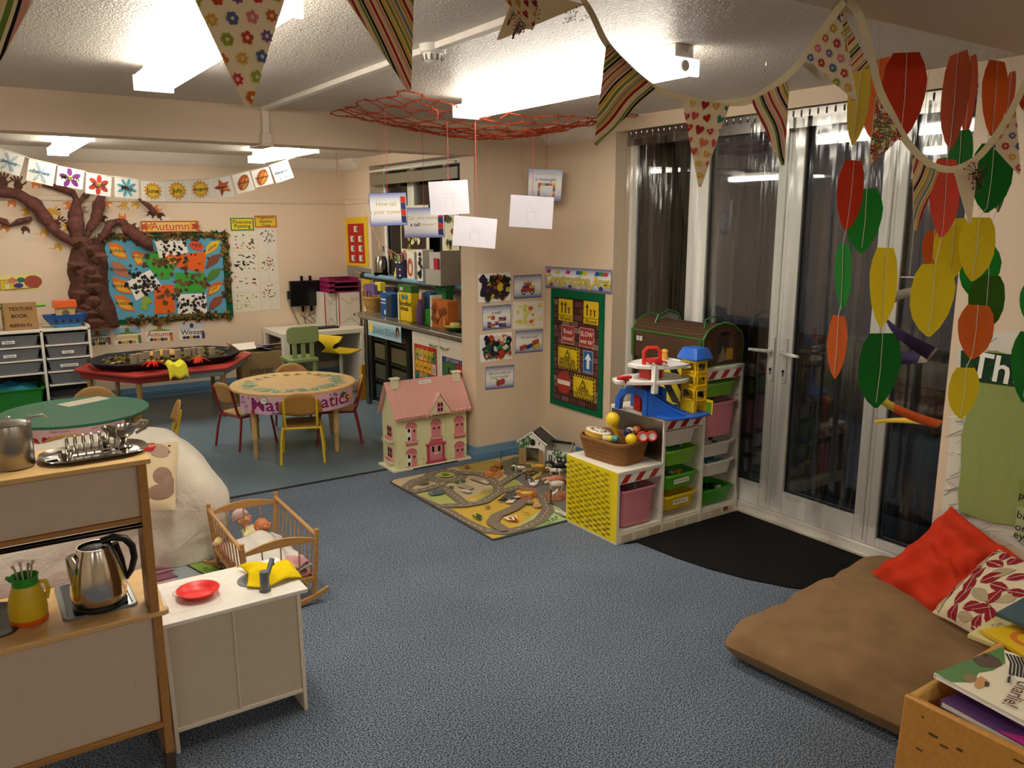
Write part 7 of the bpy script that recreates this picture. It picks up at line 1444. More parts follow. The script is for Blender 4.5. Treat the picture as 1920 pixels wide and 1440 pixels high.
for nm, p, kd in months:
    q = [on('y', 7.3, *c) for c in q4(k1, *p)]; c = sum(q, Vector())/4; du = (q[1]-q[0])+(q[2]-q[3]); w_ = du.length/2; h_ = ((q[0]-q[3])+(q[1]-q[2])).length/2; M = TR(-MO) @ planeM('y', 7.3, c, du); tops += [M @ Vector((-w_/2, h_/2, 0)), M @ Vector((w_/2, h_/2, 0))]
    b = MB(); b.M = M; b.box(-w_/2, w_/2, -h_/2, h_/2, -.002, 0, '#e2dfd8'); o = b.build('month_card', 'gloss', mg, label='card printed '+nm); A = Art(.0006); A.M = M @ TR((0, 0, .0005)); r = w_*.42
    if kd == 'flake':
        for i in range(6): a = i*PI/3; A.line([(0, 0), (r*math.cos(a), r*math.sin(a))], .012, '#9fb6c0').line([(r*.6*math.cos(a-.25), r*.6*math.sin(a-.25)), (r*.75*math.cos(a), r*.75*math.sin(a)), (r*.6*math.cos(a+.25), r*.6*math.sin(a+.25))], .008, '#b4c6cc')
    elif kd == 'sun': A.star(0, 0, r, r*.68, 14, '#d9922a').star(0, 0, r*.85, r*.6, 14, '#e3b03c', .2).el(0, 0, r*.5, r*.5, '#e6c84a', 20)
    elif kd == 'leaf': A.el(0, 0, r*1.05, r*.66, '#a8522a', 18, .9).el(r*.1, -r*.1, r*.8, r*.4, '#c98a34', 16, .9).line([(-r*.7, -r*.85), (r*.7, r*.8)], .006, '#6a3018')
    elif kd == 'maple': A.star(0, 0, r*1.05, r*.5, 5, '#b85a3c', .6).p2([(-r*.2, -r*.2), (r, -r*.5), (r*.4, 0)], '#c98a3a').line([(0, 0), (-r*.3, -r)], .008, '#5a3020')
    else:
        n_ = 8 if nm == 'May' else 5+(nm == 'April')
        for i in range(n_): a = 2*PI*i/n_+.5; A.el(r*.6*math.cos(a), r*.6*math.sin(a), r*.42, r*(.15 if n_ == 8 else .24), kd, 10, a); A.z -= A.st*.6
        A.up(3).el(0, 0, r*.2, r*.2, '#b8b03a' if nm != 'May' else '#5a4a44', 12)
    A.up().text(nm, 0, 0, w_*.30 if len(nm) < 5 else w_*.95/len(nm)*1.45, '#2f4468' if kd == 'flake' else '#3a3020', .01); A.build('month_print', 'paper', o, smooth=0)
b = MB(); b.tube([on('y', 7.3, -80, 265)-MO]+tops+[on('y', 7.3, 566, 290)-MO], .003, '#cfc6b4', 5); b.build('string', 'fabric', mg)
# paper tree
tro = Vector((.95, 8.97, 1.15)); tree = thing('paper_tree', 'crumpled brown paper tree with twisted branches fixed to the back wall', 'paper tree', tro)
def wl(p, off=0): v = on('y', WB-off, *p); return v-tro
k2 = cr(0, 400, .16667)
left = [(950, 300), (800, 400), (770, 520), (750, 660), (790, 780), (760, 900), (800, 1000), (900, 1100), (960, 1240)]; right = [(1120, 270), (1190, 420), (1225, 600), (1210, 740), (1215, 860), (1300, 1040), (1330, 1180), (1350, 1270), (1300, 1290)]
def lerp2(a, b_, t): return (a[0]+(b_[0]-a[0])*t, a[1]+(b_[1]-a[1])*t)
def trunk(u, v):
    i = v*8; k = min(7, int(i)); l_ = lerp2(left[k], left[k+1], i-k); r_ = lerp2(right[k], right[k+1], i-k); p = lerp2(l_, r_, u); d = .14*math.sin(PI*u)**.6+.03*math.sin(9*u+11*v)*math.sin(7*v-5*u)*math.sin(PI*u)+.02*abs(math.sin(23*v+8*math.sin(5*u)))*math.sin(PI*u)+.005
    return tuple(wl(k2(*p), max(.004, d)))
b = MB(); b.grid(trunk, 26, 44, '#55352a'); b.build('trunk', 'bark', tree, smooth=55)
rr = random.Random(31)
for v in range(12): # torn sheets on the trunk
    b = MB(); y = 330+v*80+rr.uniform(-20, 20); x = rr.uniform(880, 1130)+max(0, v-8)*18; w2 = rr.uniform(90, 150); pts = [(x-w2, y-30), (x-w2*.3, y-55), (x+w2*.6, y-40), (x+w2, y+5), (x+w2*.5, y+70), (x-w2*.2, y+85), (x-w2*.9, y+40)]
    ctr = wl(k2(x, y), .205); ring_ = [wl(k2(*p), .13+rr.uniform(0, .05)) for p in pts]; b._add([tuple(ctr)]+[tuple(p) for p in ring_], [(0, 1+i, 1+(i+1) % 7) for i in range(7)], shade('#5c3a2d', rr.uniform(.8, 1.15))); b.build('paper_sheet', 'bark', tree, solid=.002, smooth=0)
def branch(pts, rs, col='#643c34'):
    P_ = [wl(k2(*p), .03+r*.16667/F_PX*9*.5) for p, r in zip(pts, rs)]; Q = []; R_ = []
    for i in range(len(P_)-1):
        for k in range(4): Q.append(P_[i].lerp(P_[i+1], k/4)+Vector((0, -.012*math.sin(3*i+k*2), 0))); R_.append((rs[i]+(rs[i+1]-rs[i])*k/4)*.16667/F_PX*8.6*(1+.08*math.sin(k*2.1+i)))
    Q.append(P_[-1]); R_.append(rs[-1]*.16667/F_PX*8.6); b = MB(); b.tube(Q, R_, col, 10, flat=.8); b.build('branch', 'bark', tree, smooth=80)
k3 = lambda x, y: ((x*.16667)/.16667, (330+y*.16667-400)/.16667)
for pts, rs in (([(0, 170), (210, 205), (400, 330), (530, 500), (640, 640), (800, 740), (900, 800)], [70, 60, 85, 75, 60, 50, 40]), ([(-60, 480), (60, 520), (110, 560), (220, 510), (350, 480)], [40, 40, 14, 38, 30]),
    ([(480, 90), (700, 140), (820, 190), (870, 290)], [25, 45, 40, 30]), ([(860, 280), (850, 420), (850, 560), (870, 700), (900, 790)], [35, 68, 82, 60, 40]), ([(1020, 160), (960, 220), (890, 290)], [28, 35, 25]),
    ([(1150, 190), (1110, 330), (1080, 480), (1010, 590), (970, 700)], [30, 65, 60, 45, 20]), ([(1350, 500), (1240, 540), (1190, 640), (1100, 740)], [30, 55, 50, 30]), ([(1370, 500), (1430, 590), (1560, 690), (1660, 760), (1690, 820)], [38, 70, 75, 70, 35]), ([(1560, 260), (1680, 340), (1760, 430)], [14, 36, 30])):
    branch([k3(*p) for p in pts], rs)
def hand_art(px, col, pc_, a, s_):
    c = on('y', WB, *px)-tro; A = Art(.0004); A.M = TR(c+Vector((0, -.004, 0))) @ RX(PI/2) @ RZ(a); A.el(0, 0, .038*s_, .042*s_, col, 10)
    for i in range(4): t = -.45+.3*i; A.line([(.03*s_*math.sin(t), .035*s_*math.cos(t)), (.095*s_*math.sin(t*1.2), .095*s_*math.cos(t*1.2))], .015*s_, pc_)
    A.line([(.03*s_, 0), (.075*s_, .03*s_)], .015*s_, pc_).el(0, .02*s_, .02*s_, .016*s_, pc_, 8); A.build('handprint', 'paper', tree, smooth=0)
k4 = cr(0, 270, .22065); O_, Y_, B_, P_ = '#d97a3a', '#c99a3a', '#5a3528', '#dcc0a8'
for x, y, c_, d_, a in ((30, 330, B_, B_, 0), (155, 355, B_, B_, .1), (305, 350, O_, P_, PI), (100, 510, O_, P_, 2.9), (210, 580, Y_, P_, 1.7), (425, 580, Y_, Y_, -1.4), (345, 480, '#c9b8a4', '#d8cbb8', -2.2), (570, 520, O_, P_, 1.9), (720, 560, '#9a7a68', '#c9bfae', -1.3), (555, 710, Y_, P_, 1.8), (475, 675, B_, B_, -1), (375, 760, Y_, P_, 2.7), (490, 880, Y_, P_, 2.8), (215, 735, B_, '#d8ccbb', 3.3), (40, 715, O_, P_, 2.7), (920, 510, O_, P_, -2.3), (885, 640, B_, '#d8ccbb', -2), (1060, 480, Y_, Y_, 2.9), (1150, 520, Y_, P_, 2.8), (1040, 615, O_, P_, 0), (1150, 705, B_, '#d8ccbb', -1), (1280, 600, B_, '#e0d8cc', 2.7), (1340, 550, O_, P_, -.9), (1370, 615, B_, '#e0d8cc', -2.3)):
    hand_art(k4(x, y), c_, d_, a, 1)
# autumn board
k5 = cr(180, 420, .13889)
ab, aw, ah, AM = sheet('autumn_board', 'blue autumn display board with a green frame edged with dead leaves', 'display board', 'y', WB, q4(k5, 60, 128, 1775, 108, 1850, 1255, 110, 1370), lambda A, w_, h_: A.rect(.05, .05, w_-.07, h_-.06, '#5f9fb8'), '#12593f', .012, 0, 'fabric', part='backing_paper')
AMi = AM.inverted()
def onb(p, z=.014): v = AMi @ on('y', WB-z, *k5(*p)); return (v.x, v.y)
def bpart(name, pts, col, z, art=None, label=None):
    P_ = [onb(p) for p in pts]; A = Art(.0005); A.M = TR((0, 0, z)); A.p2(P_[::1], col); cx_, cy_ = sum(p[0] for p in P_)/len(P_), sum(p[1] for p in P_)/len(P_)
    if art: art(A, cx_, cy_, P_)
    A.build(name, 'paper', ab, smooth=0, label=label)
def splat(cols, n_, seed, sp, r=(.006, .02)):
    def f(A, cx_, cy_, P_):
        rr = random.Random(seed); A.st = .0001
        for i in range(n_): A.blob(cx_+rr.gauss(0, sp), cy_+rr.gauss(0, sp*.7), rr.uniform(*r), rr.choice(cols), 7, .5, rr)
    return f
BKS, BRS = ['#2a2624', '#1f1c1c'], ['#5a4026', '#6b5230', '#4a3420']
bpart('painting', [(785, 205), (1190, 170), (1245, 385), (855, 460)], '#e6e2da', .016, splat(BKS, 45, 1, .10), 'white sheet with black conker prints')
bpart('painting', [(420, 775), (730, 615), (885, 830), (540, 1035)], '#e6e2da', .018, splat(BKS, 80, 2, .08), 'tilted white sheet dense with black prints')
bpart('painting', [(1110, 950), (1485, 935), (1500, 1200), (1105, 1215)], '#e6e2da', .016, splat(BKS, 50, 3, .09), 'white sheet with black prints at the lower right')
bpart('collage', [(650, 500), (760, 350), (1000, 480), (1080, 560), (990, 740), (880, 750), (760, 640)], '#3f9a36', .0155, splat(BRS, 30, 4, .11, (.012, .03)), 'green collage with brown leaves')
bpart('collage', [(1065, 655), (1470, 660), (1475, 920), (1080, 930)], '#3f9a36', .0155, splat(BRS, 22, 5, .10, (.012, .03)), 'green sheet with stuck brown leaves')
bpart('collage', [(1080, 420), (1490, 370), (1450, 655), (1090, 580)], '#d9601f', .015, splat(BRS, 16, 6, .11, (.012, .028)), 'orange sheet with dry leaves')
bpart('collage', [(780, 830), (1045, 815), (1065, 1195), (795, 1215)], '#d9601f', .017, splat(BRS, 16, 7, .09, (.012, .03)), 'upright orange sheet with dry leaves')
def word(t_, s_=.055, a=-.1): return lambda A, cx_, cy_, P_: (A.p2([(cx_+(x-cx_)*.8, cy_+(y-cy_)*.62-.012) for x, y in P_], '#d9a83a') if t_ not in ('red', 'dropping') else None, A.text(t_, cx_, cy_, s_, '#3a2414', .003, a=a))
for i, (t_, x, y, c_) in enumerate((('golden', 295, 355, '#d9702a'), ('dropping', 330, 610, '#a8705a'), ('conkers', 345, 830, '#d9702a'), ('rustling', 385, 1065, '#d9702a'))):
    bpart('word_leaf', [(x-140, y-105), (x-30, y-100), (x+60, y-50), (x+140, y+110), (x+30, y+105), (x-70, y+60)], c_, .0165, word(t_), 'oval leaf printed with the word '+t_)
bpart('word_leaf', [(480, 390), (540, 350), (570, 385), (670, 395), (620, 450), (640, 540), (560, 565), (510, 480)], '#c9642a', .0165, word('acorn', .05), 'lobed leaf printed with the word acorn')
bpart('word_leaf', [(1255, 260), (1330, 215), (1370, 200), (1400, 260), (1460, 300), (1430, 360), (1330, 350), (1260, 310)], '#d04a34', .0175, word('red', .07), 'red maple leaf printed with the word red')
bpart('word_leaf', [(920, 470), (1000, 390), (1040, 420), (1095, 450), (1080, 520), (1020, 545), (950, 520)], '#d9662a', .0175, word('crunchy', .045), 'orange leaf printed with the word crunchy')
for i, (x, y, c1, t_) in enumerate(((1580, 315, '#d9b92a', 'yellow'), (1590, 500, '#7a4a3a', ''), (1595, 690, '#4f7a34', ''), (1610, 870, '#c9602c', 'crisp'), (1625, 1065, '#8a4a38', ''))):
    bpart('slim_leaf', [(x-110, y+100), (x-85, y-10), (x-30, y-75), (x+100, y-100), (x+50, y+20), (x-20, y+65)], c1, .0165, word(t_, .04, .6) if t_ else None, ['yellow', 'brown', 'green and yellow', 'orange', 'rust brown'][i]+' slim leaf in the right column')
bpart('maple_leaf', [(610, 1060), (640, 960), (700, 990), (770, 1030), (750, 1060), (700, 1080), (690, 1160), (610, 1150)], '#8aa63a', .0165, None, 'yellow-green maple leaf')
rr = random.Random(14); b = MB()
def dl(u, v, s_=1): # stuck dry leaves
    z = rr.uniform(.014, .035); r = rr.uniform(.018, .036)*s_; a0 = rr.uniform(0, 6); n_ = 7
    b._add([(u+r*(1 if i % 2 else .5)*math.cos(a0+2*PI*i/n_), v+r*(1 if i % 2 else .5)*math.sin(a0+2*PI*i/n_), z+rr.uniform(-.008, .012)) for i in range(n_)]+[(u, v, z+.006)], [(i, (i+1) % n_, n_) for i in range(n_)], rr.choice(['#6b5226', '#4a3a1c', '#7a5c2a', '#55401f', '#3f4a22', '#8a6a2c', '#3a2c18']))
for i in range(430):
    t = rr.random()
    if t < .36: dl(-aw/2+aw*rr.random(), ah/2-.035+rr.gauss(0, .02))
    elif t < .62: dl(aw/2-.04+rr.gauss(0, .02), -ah/2+.1+(ah-.12)*rr.random())
    elif t < .95: dl(-aw/2+.18+(aw-.22)*rr.random(), -ah/2+.03+rr.gauss(0, .022))
    else: dl(-aw/2+rr.gauss(0, .02), ah/2-rr.random()*.5)
b.build('dry_leaf_edging', 'leafy', ab, smooth=0, kind='stuff')
def txtcard(t_, col, bgc, brd, s_=.08, extra=None, ol=None):
    def f(A, w_, h_):
        A.rect(0, 0, w_, h_, brd).rect(.012, .012, w_-.012, h_-.012, bgc)
        if extra: extra(A, w_, h_)
        ls = t_.split('|')
        for i, l in enumerate(ls): A.text(l, w_/2, h_*(.5+(len(ls)-1)*.17-.33*i), s_, col, .014, outline=ol)
    return f
sheet('wall_banner', 'yellow Autumn banner with leaf drawings above the blue display board', 'banner', 'y', WB, q4(k1, 903, 633, 1272, 630, 1272, 703, 903, 706), txtcard('Autumn', '#c4512c', '#dcc060', '#a84a24', .115, lambda A, w_, h_: [A.star(x*w_, h_*.5, .05, .025, 5, c_) for x, c_ in ((.07, '#b8502a'), (.16, '#c98a34'), (.86, '#d9a83a'), (.94, '#a8442a'))], '#f0dcb0'), '#d9c070', off=.03)
sheet('label_card', 'green bordered yellow card reading Pinecone Painting', 'label card', 'y', WB, q4(k1, 1478, 612, 1630, 612, 1632, 692, 1485, 695), txtcard('Pinecone|Painting', '#3a3a18', '#d9c83a', '#2f7a2c', .055), '#2f7a2c')
sheet('label_card', 'orange bordered yellow card reading Fingerprint Autumn Trees', 'label card', 'y', WB, q4(k1, 1633, 597, 1777, 597, 1780, 672, 1640, 675), txtcard('Fingerprint|Autumn|Trees', '#3a2a18', '#d9b83a', '#c9562a', .042), '#c9562a')
def marks(cols, n_, seed, tree_=False):
    def f(A, w_, h_):
        rr = random.Random(seed); A.st = .0001
        if tree_: [A.line([(w_*.5, 0), (w_*(.5+d), h_*.5)], .003, '#c9c0b0') for d in (-.15, 0, .12)]
        for i in range(n_): A.el(w_*rr.uniform(.12, .88), h_*(rr.uniform(.15, .88) if not tree_ else rr.uniform(.45, .92)), rr.uniform(.005, .012 if tree_ else .024), rr.uniform(.004, .010), rr.choice(cols), 8, rr.uniform(-.8, .2))
    return f
BKm = ['#1f1e22', '#26242a']
for i, (p, f_, lb) in enumerate((((1478, 705, 1650, 700, 1655, 828, 1480, 832), marks(BKm+['#c94a6c', '#2f6a3c', '#d8cf80'], 28, 1), 'top pinecone painting with black, pink and green strokes'), ((1482, 835, 1655, 832, 1660, 958, 1485, 962), marks(BKm, 30, 2), 'second pinecone painting, nearly all black strokes'), ((1485, 965, 1665, 960, 1672, 1088, 1490, 1090), marks(['#c94a6c', '#1f1e22', '#2f6a3c', '#d05a7a'], 12, 3), 'third pinecone painting with few big pink and black marks'), ((1492, 1095, 1672, 1090, 1678, 1210, 1500, 1222), marks(['#c9c04a', '#7a8a3c', '#b8b04a'], 22, 4), 'lowest pinecone painting, pale yellow marks'),
    ((1652, 685, 1772, 680, 1782, 848, 1660, 852), marks(['#4a4444', '#5a5454'], 26, 5, True), 'top fingerprint tree with grey dots'), ((1662, 855, 1782, 850, 1792, 1022, 1670, 1030), marks(['#8a4a24', '#a8642c', '#3a2a20'], 26, 6, True), 'middle fingerprint tree with brown dots'), ((1672, 1032, 1792, 1026, 1804, 1198, 1682, 1203), marks(['#a8502a', '#8a3a24', '#4a5a2c'], 22, 7, True), 'lowest fingerprint tree with rust dots'))):
    sheet('childs_painting', lb, 'painting', 'y', WB, q4(k1, *p), f_, '#dbd3c4', group='paintings right of the autumn board')
def season(t_, c1, c2, sky, hill):
    return lambda A, w_, h_: (A.rect(0, 0, w_, h_, '#e2ddd2').rect(0, h_*.62, w_, h_, sky).p2([(0, h_*.62), (w_, h_*.62), (w_*.5, h_*.8)], hill).el(w_*.5, h_*.84, .022, .026, c2, 10).text(t_, w_*.5, h_*.45, .075, c1, .012), [A.el(w_*(.2+.13*i), h_*.16, .02, .018, ('#5a3a2c', c1, '#c9a83a')[i % 3], 8) for i in range(5)], A.line([(w_*.93, h_*.05), (w_*.93, h_*.4)], .03, c2), A.el(w_*.93, h_*.46, .014, .016, '#8a5a40', 8))
for t_, p, a_ in (('Spring', (540, 1345, 708, 1330, 715, 1430, 545, 1442), ('#2f4a34', '#8a5a40', '#9ab8c8', '#5a8a4a')), ('Summer', (728, 1322, 905, 1312, 910, 1420, 735, 1434), ('#c9a030', '#5a7a3c', '#8ab0cc', '#6a8a3c')), ('Autumn', (934, 1300, 1110, 1295, 1115, 1405, 940, 1416), ('#b85a34', '#c9742c', '#c9c8b8', '#7a9a4a')), ('Winter', (1147, 1290, 1312, 1283, 1320, 1390, 1152, 1402), ('#2f3a5c', '#3a3f5c', '#c4cace', '#b8c0c4'))):
    sheet('season_card', 'small '+t_+' season card in the row under the autumn board', 'card', 'y', WB, q4(k1, *p), season(t_, *a_), '#e2ddd2', group='season cards')
sheet('wall_banner', 'cream Art banner with paint blobs and palette at the left edge', 'banner', 'y', WB, q4(k1, -140, 985, 262, 970, 264, 1068, -140, 1092), lambda A, w_, h_: (A.rect(0, 0, w_, h_, '#ddd08a').text('Art', w_*.34, h_*.46, .19, '#d9b92a', .02, outline='#5a4a7a'), A.el(w_*.54, h_*.62, .04, .025, '#c9785a', 10), A.el(w_*.68, h_*.64, .035, .025, '#2f6a4c', 10), A.el(w_*.63, h_*.3, .04, .025, '#4a3a7a', 10), A.el(w_*.87, h_*.5, .075, .06, '#9a4a3a', 14), A.line([(w_*.4, h_*.06), (w_*.95, h_*.12)], .01, '#8a6a2c')), '#ddd08a')
# ================================================================ STORAGE SHELF WITH CLEAR TRAYS
sx0, sx1, sxm, sy = -.30, .975, .575, 8.55
sh = thing('tray_cupboard', 'white open tray cupboard against the back wall left of the paper tree', 'tray cupboard', (.34, 8.77, 0)); sT = TR((-.34, -8.77, 0))
def sp_(n, *a, **k): b = MB(); b.M = sT; b.box(*a, k.get('c', '#ddd8ca')); return b.build(n, 'paint', sh, bevel=.002)
for x in (sx0, sxm-.012, sx1-.02): sp_('upright', x, x+.022, sy, 8.985, 0, .80 if x < sx1-.03 else .825)
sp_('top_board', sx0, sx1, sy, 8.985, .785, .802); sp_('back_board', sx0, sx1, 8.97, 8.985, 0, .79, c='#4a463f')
for c0, c1 in ((sx0, sxm), (sxm, sx1)):
    for z in (.655, .53, .405, .28, .05)[: (3 if c0 < 0 else 5)]+((.05,) if c0 < 0 else ()): sp_('shelf', c0+.02, c1-.01, sy+.004, 8.97, z-.008, z+.006)
tm = flatmat('clear tray plastic', '#8f9096', .3, alpha=.55)
for i, (c0, z, lab, tx_, cc) in enumerate(((0, .535, 'Shapes', 'Shapes', '#a8584a'), (0, .41, 'Stencils', 'Stencils', '#6a6a70'), (0, .30, '', '', '#b8845a'), (1, .661, '', '', '#b8b4a8'), (1, .536, 'Paper', 'Paper', '#8a8c90'), (1, .411, 'Construction', 'Construction', '#7a7460'), (1, .286, '', '', '#5a5e60'), (1, .06, '', '', '#8a8070'))):
    x0, x1 = ((.06, .555), (.60, .945))[c0]; 
    if c0 == 0: z = (.661, .536, .411)[i]
    t = thing('clear_tray', ('clear plastic tray labelled '+lab if lab else ['clear tray of orange pieces above the green crate', 'clear tray of pale sticks at the top right of the cupboard', 'unlabelled grey-looking clear tray under Construction', 'lowest clear tray with a dark sheet, right column'][(i == 3)+(i == 6)*2+(i == 7)*3]), 'tray', ((x0+x1)/2, sy+.2, z), group='clear trays in the cupboard'); W2 = (x1-x0)/2
    b = MB(); loft(b, [rrect(W2*1.75, .36, .02, 0), rrect(W2*1.94, .39, .02, .095), rrect(W2*2.04, .40, .01, .097), rrect(W2*2.04, .40, .01, .103), rrect(W2*1.9, .38, .02, .1), rrect(W2*1.72, .35, .02, .003)], '#fff'); b.build('tub', tm, t)
    b = MB(); rr = random.Random(i+50)
    for k in range(12): b.cbox((rr.uniform(-W2*.7, W2*.7), rr.uniform(-.14, .1), .02+rr.uniform(0, .03)), (rr.uniform(.04, .12), .03, rr.uniform(.01, .03)), shade(cc, rr.uniform(.6, 1.3)))
    b.build('contents', 'plastic', t, kind='stuff')
    if tx_: A = Art(.0006); A.M = TR((.0, -.199, .05)) @ RX(PI/2); s2 = .075 if len(tx_) > 8 else .05; A.rect(-s2, -.014, s2, .014, '#e6e2da').text(tx_, 0, 0, .022, '#333', .01); A.build('sticker', 'paper', t, smooth=0)
gc = thing('green_crate', 'dark green storage crate with blue plastic bags in the bottom left of the tray cupboard', 'crate', (.29, 8.74, .058)); b = MB(); loft(b, [rrect(.44, .36, .02, 0), rrect(.50, .39, .02, .20), rrect(.53, .41, .02, .205), rrect(.53, .41, .02, .22), rrect(.48, .38, .02, .218), rrect(.42, .34, .02, .01)], '#1f7a24'); b.build('tub', 'plastic', gc)
b = MB(); b.grid(lambda u, v: (-.2+.4*u, -.15+.3*v, .05*math.sin(PI*u)*math.sin(PI*v)+.02*math.sin(11*u+5*v)*math.sin(13*v)), 14, 12, '#2a7f96'); tag(b.build('plastic_bag', 'gloss', loc=(.30, 8.72, .27)), 'crumpled blue plastic bag lying in the green crate', 'bag')
ak = thing('toy_ark', 'blue toy boat with a tan cabin and orange roof on the tray cupboard', 'toy boat', (.80, 8.72, .803))
b = MB(); loft(b, [rrect(.20, .08, .03, 0, 4), rrect(.28, .12, .05, .03, 4), rrect(.36, .15, .06, .085, 4), rrect(.39, .16, .06, .12, 4), rrect(.33, .13, .05, .10, 4)], '#1f4f94'); b.c = [C('#3f8fc0') if i < 20 else C('#1f4f94') for i in range(len(b.f))]; b.build('hull', 'plastic', ak)
b = MB(); b.box(-.08, .08, -.05, .05, .10, .19, '#c4ac78'); b.build('cabin', 'plastic', ak, bevel=.004); b = MB(); b.prism([(-.10, -.0), (.10, 0), (.095, .08), (-.095, .08)], .13, '#e0602a'); b.M = None; b.v = [(x, z-.065, .185+y*.85) for x, y, z in b.v]; b.build('roof', 'plastic', ak, bevel=.003)
A = Art(.0006); A.M = TR((0, -.0515, 0)) @ RX(PI/2); A.el(0, .13, .032, .036, '#6a5a4a', 14); A.build('porthole', 'plastic', ak, smooth=0); A = Art(.0006); A.M = TR((0, -.082, 0)) @ RX(PI/2); [A.star(x, .06, .022, .01, 5, '#1c2430') for x in (-.09, -.03, .03, .09)]; A.build('animal_shapes', 'plastic', ak, smooth=0)
tb = thing('texture_book', 'brown card book hand-lettered TEXTURE BOOK standing on the tray cupboard', 'book', (.43, 8.70, .803)); b = MB(); b.M = RX(-.12); b.box(-.14, .14, -.01, .02, 0, .25, '#a07c50'); b.build('cover', 'card', tb, bevel=.002)
b = MB(); b.M = RX(-.12); [b.tube([(-.15, -.02, .02+i*.017), (-.13, -.016, .02+i*.017), (-.14, .03, .022+i*.017)], .003, '#2a2622', 5) for i in range(14)]; b.build('spiral_binding', 'metal', tb, kind='stuff')
A = Art(.0008); A.M = RX(-.12) @ TR((0, -.0108, 0)) @ RX(PI/2); A.text('TEXTURE', .01, .19, .045, '#2a2018', .014).text('BOOK.', .0, .125, .045, '#2a2018', .014).text("RISING 5's", .0, .04, .04, '#2a2018', .014); A.build('lettering', 'paper', tb, smooth=0)
b = MB(); b.box(-.12, .10, -.05, .07, 0, .17, '#b5662c'); b.box(-.1, .08, -.052, -.05, .05, .12, '#c98a5a'); b.cbox((.06, -.06, .03), (.04, .02, .04), '#2a4f9a'); tag(b.build('orange_box', 'plastic', loc=(.16, 8.72, .803), bevel=.006), 'translucent orange box at the left end of the cupboard top', 'box')
b = MB(); b.cyl((0, 0, 0), (.40, 0, .012), .016, .016, '#6fb03a', 10); tag(b.build('green_tube', 'plastic', loc=(.25, 8.80, 1.0)), 'bright green tube sticking out behind the texture book', 'tube')
# ================================================================ TABLES AND CHAIRS
def lathe_leg(t, x, y, h, col='#c2a06a'):
    b = MB(); b.lathe([(.016, 0), (.018, .02), (.019, h*.28), (.024, h*.3), (.024, h*.34), (.020, h*.36), (.026, h*.8), (.026, h)], (x, y, 0), col, 14); b.build('leg', 'wood', t)
def wrap(b, R, a0, z0=0):
    """bend a flat sheet (x along the arc, y up, z outward) round the table edge"""
    b.v = [((R+z)*math.cos(a0+x/R), (R+z)*math.sin(a0+x/R), y+z0) for x, y, z in b.v]; return b
def round_table(label, c, R, h, col, legs, apron=None):
    t = thing('round_table', label, 'table', (c[0], c[1], 0)); b = MB(); b.lathe([(.001, h-.022), (R-.003, h-.022), (R, h-.018), (R, h-.004), (R-.004, h), (.001, h)], col=col, n=64); b.build('tabletop', 'wood' if col[1] == 'd' else 'paint', t)
    for x, y in legs: lathe_leg(t, x, y, h-.02)
    b = MB(); b.lathe([(R*.78, h-.07), (R*.8, h-.07), (R*.8, h-.02), (R*.78, h-.02)], col='#b8955c', n=40, caps=False); b.build('apron', 'wood', t); return t
mc_ = (2.13, 6.27); MH = .52; round_table('round wooden table with number cards and a pink Mathematics banner', mc_, .487, MH, '#d2ae72', [(-.39, -.2), (.2, -.36), (.38, .2), (-.2, .39)])
gc_ = (.562, 6.23); GH = .50; round_table('round dark green table behind the tall play kitchen', gc_, .474, GH, '#2f6e54', [(.36, -.12), (.3, .3), (-.35, .1), (-.2, -.38)])
def banner_on(label, c, R, h, pa, pb, art, H_, name):
    a0 = math.atan2(*(lambda p: (p.y-c[1], p.x-c[0]))(on('z', h-.02, *pa))); a1 = math.atan2(*(lambda p: (p.y-c[1], p.x-c[0]))(on('z', h-.02, *pb)))
    if a1 < a0: a1 += 2*PI
    L = (a1-a0)*R; t = thing(name, label, 'banner', (c[0], c[1], 0)); b = MB(); [b.box(L*i/24, L*(i+1)/24, 0, H_, 0, .0015, '#e8dfe0') for i in range(24)]; wrap(b, R, a0, h-.018-H_).build('sheet', 'gloss', t)
    A = Art(.0005); A.z = .0022
    for i in range(24): A._add([(L*i/24, 0, A.z), (L*(i+1)/24, 0, A.z), (L*(i+1)/24, H_, A.z), (L*i/24, H_, A.z)], [(0, 1, 2, 3)], BGC)
    A.up(); art(A, L, H_); wrap(A, R, a0, h-.018-H_).build('print', 'gloss', t, smooth=0)
BGC = '#dcaec4'
def math_art(A, L, H_):
    A.text('Mathematics', L*.52, H_*.52, H_*1.02, '#8a2464', .02, sx=L/(H_*1.02)/6.3, outline='#e8d4de')
    for s_, x, y in (('6', .1, .88), ('2', .14, .82), ('1', .18, .88), ('+', .04, .85), ('add', .04, .62), ('4', .72, .88), ('3D', .76, .88), ('7', .86, .16), ('3', .93, .14), ('equals', .32, .1), ('£', .52, .1), ('2D', .08, .38)): A.text(s_, L*x, H_*y, .03 if s_ != '+' else .06, '#4a4a8a', .01)
    A.el(L*.23, H_*.8, .03, .03, '#4a3a4a', 18).el(L*.23, H_*.8, .026, .026, '#e6e2e0', 18).line([(L*.23, H_*.92), (L*.23, H_*.8), (L*.25, H_*.8)], .003, '#333').el(L*.14, H_*.12, .017, .017, '#b8303a', 12).p2([(L*.8, H_*.75), (L*.84, H_*.95), (L*.88, H_*.8), (L*.84, H_*.68)], '#1f6a44').rect(L*.9, H_*.35, L*.96, H_*.55, '#d9b82a').el(L*.05, H_*.08, .025, .02, '#c9c0c4', 12)
banner_on('pink Mathematics banner taped round the front of the number table', mc_, .489, MH, (464, 737), (646, 724), math_art, .135, 'table_banner')
BGC = '#dcb4b4'
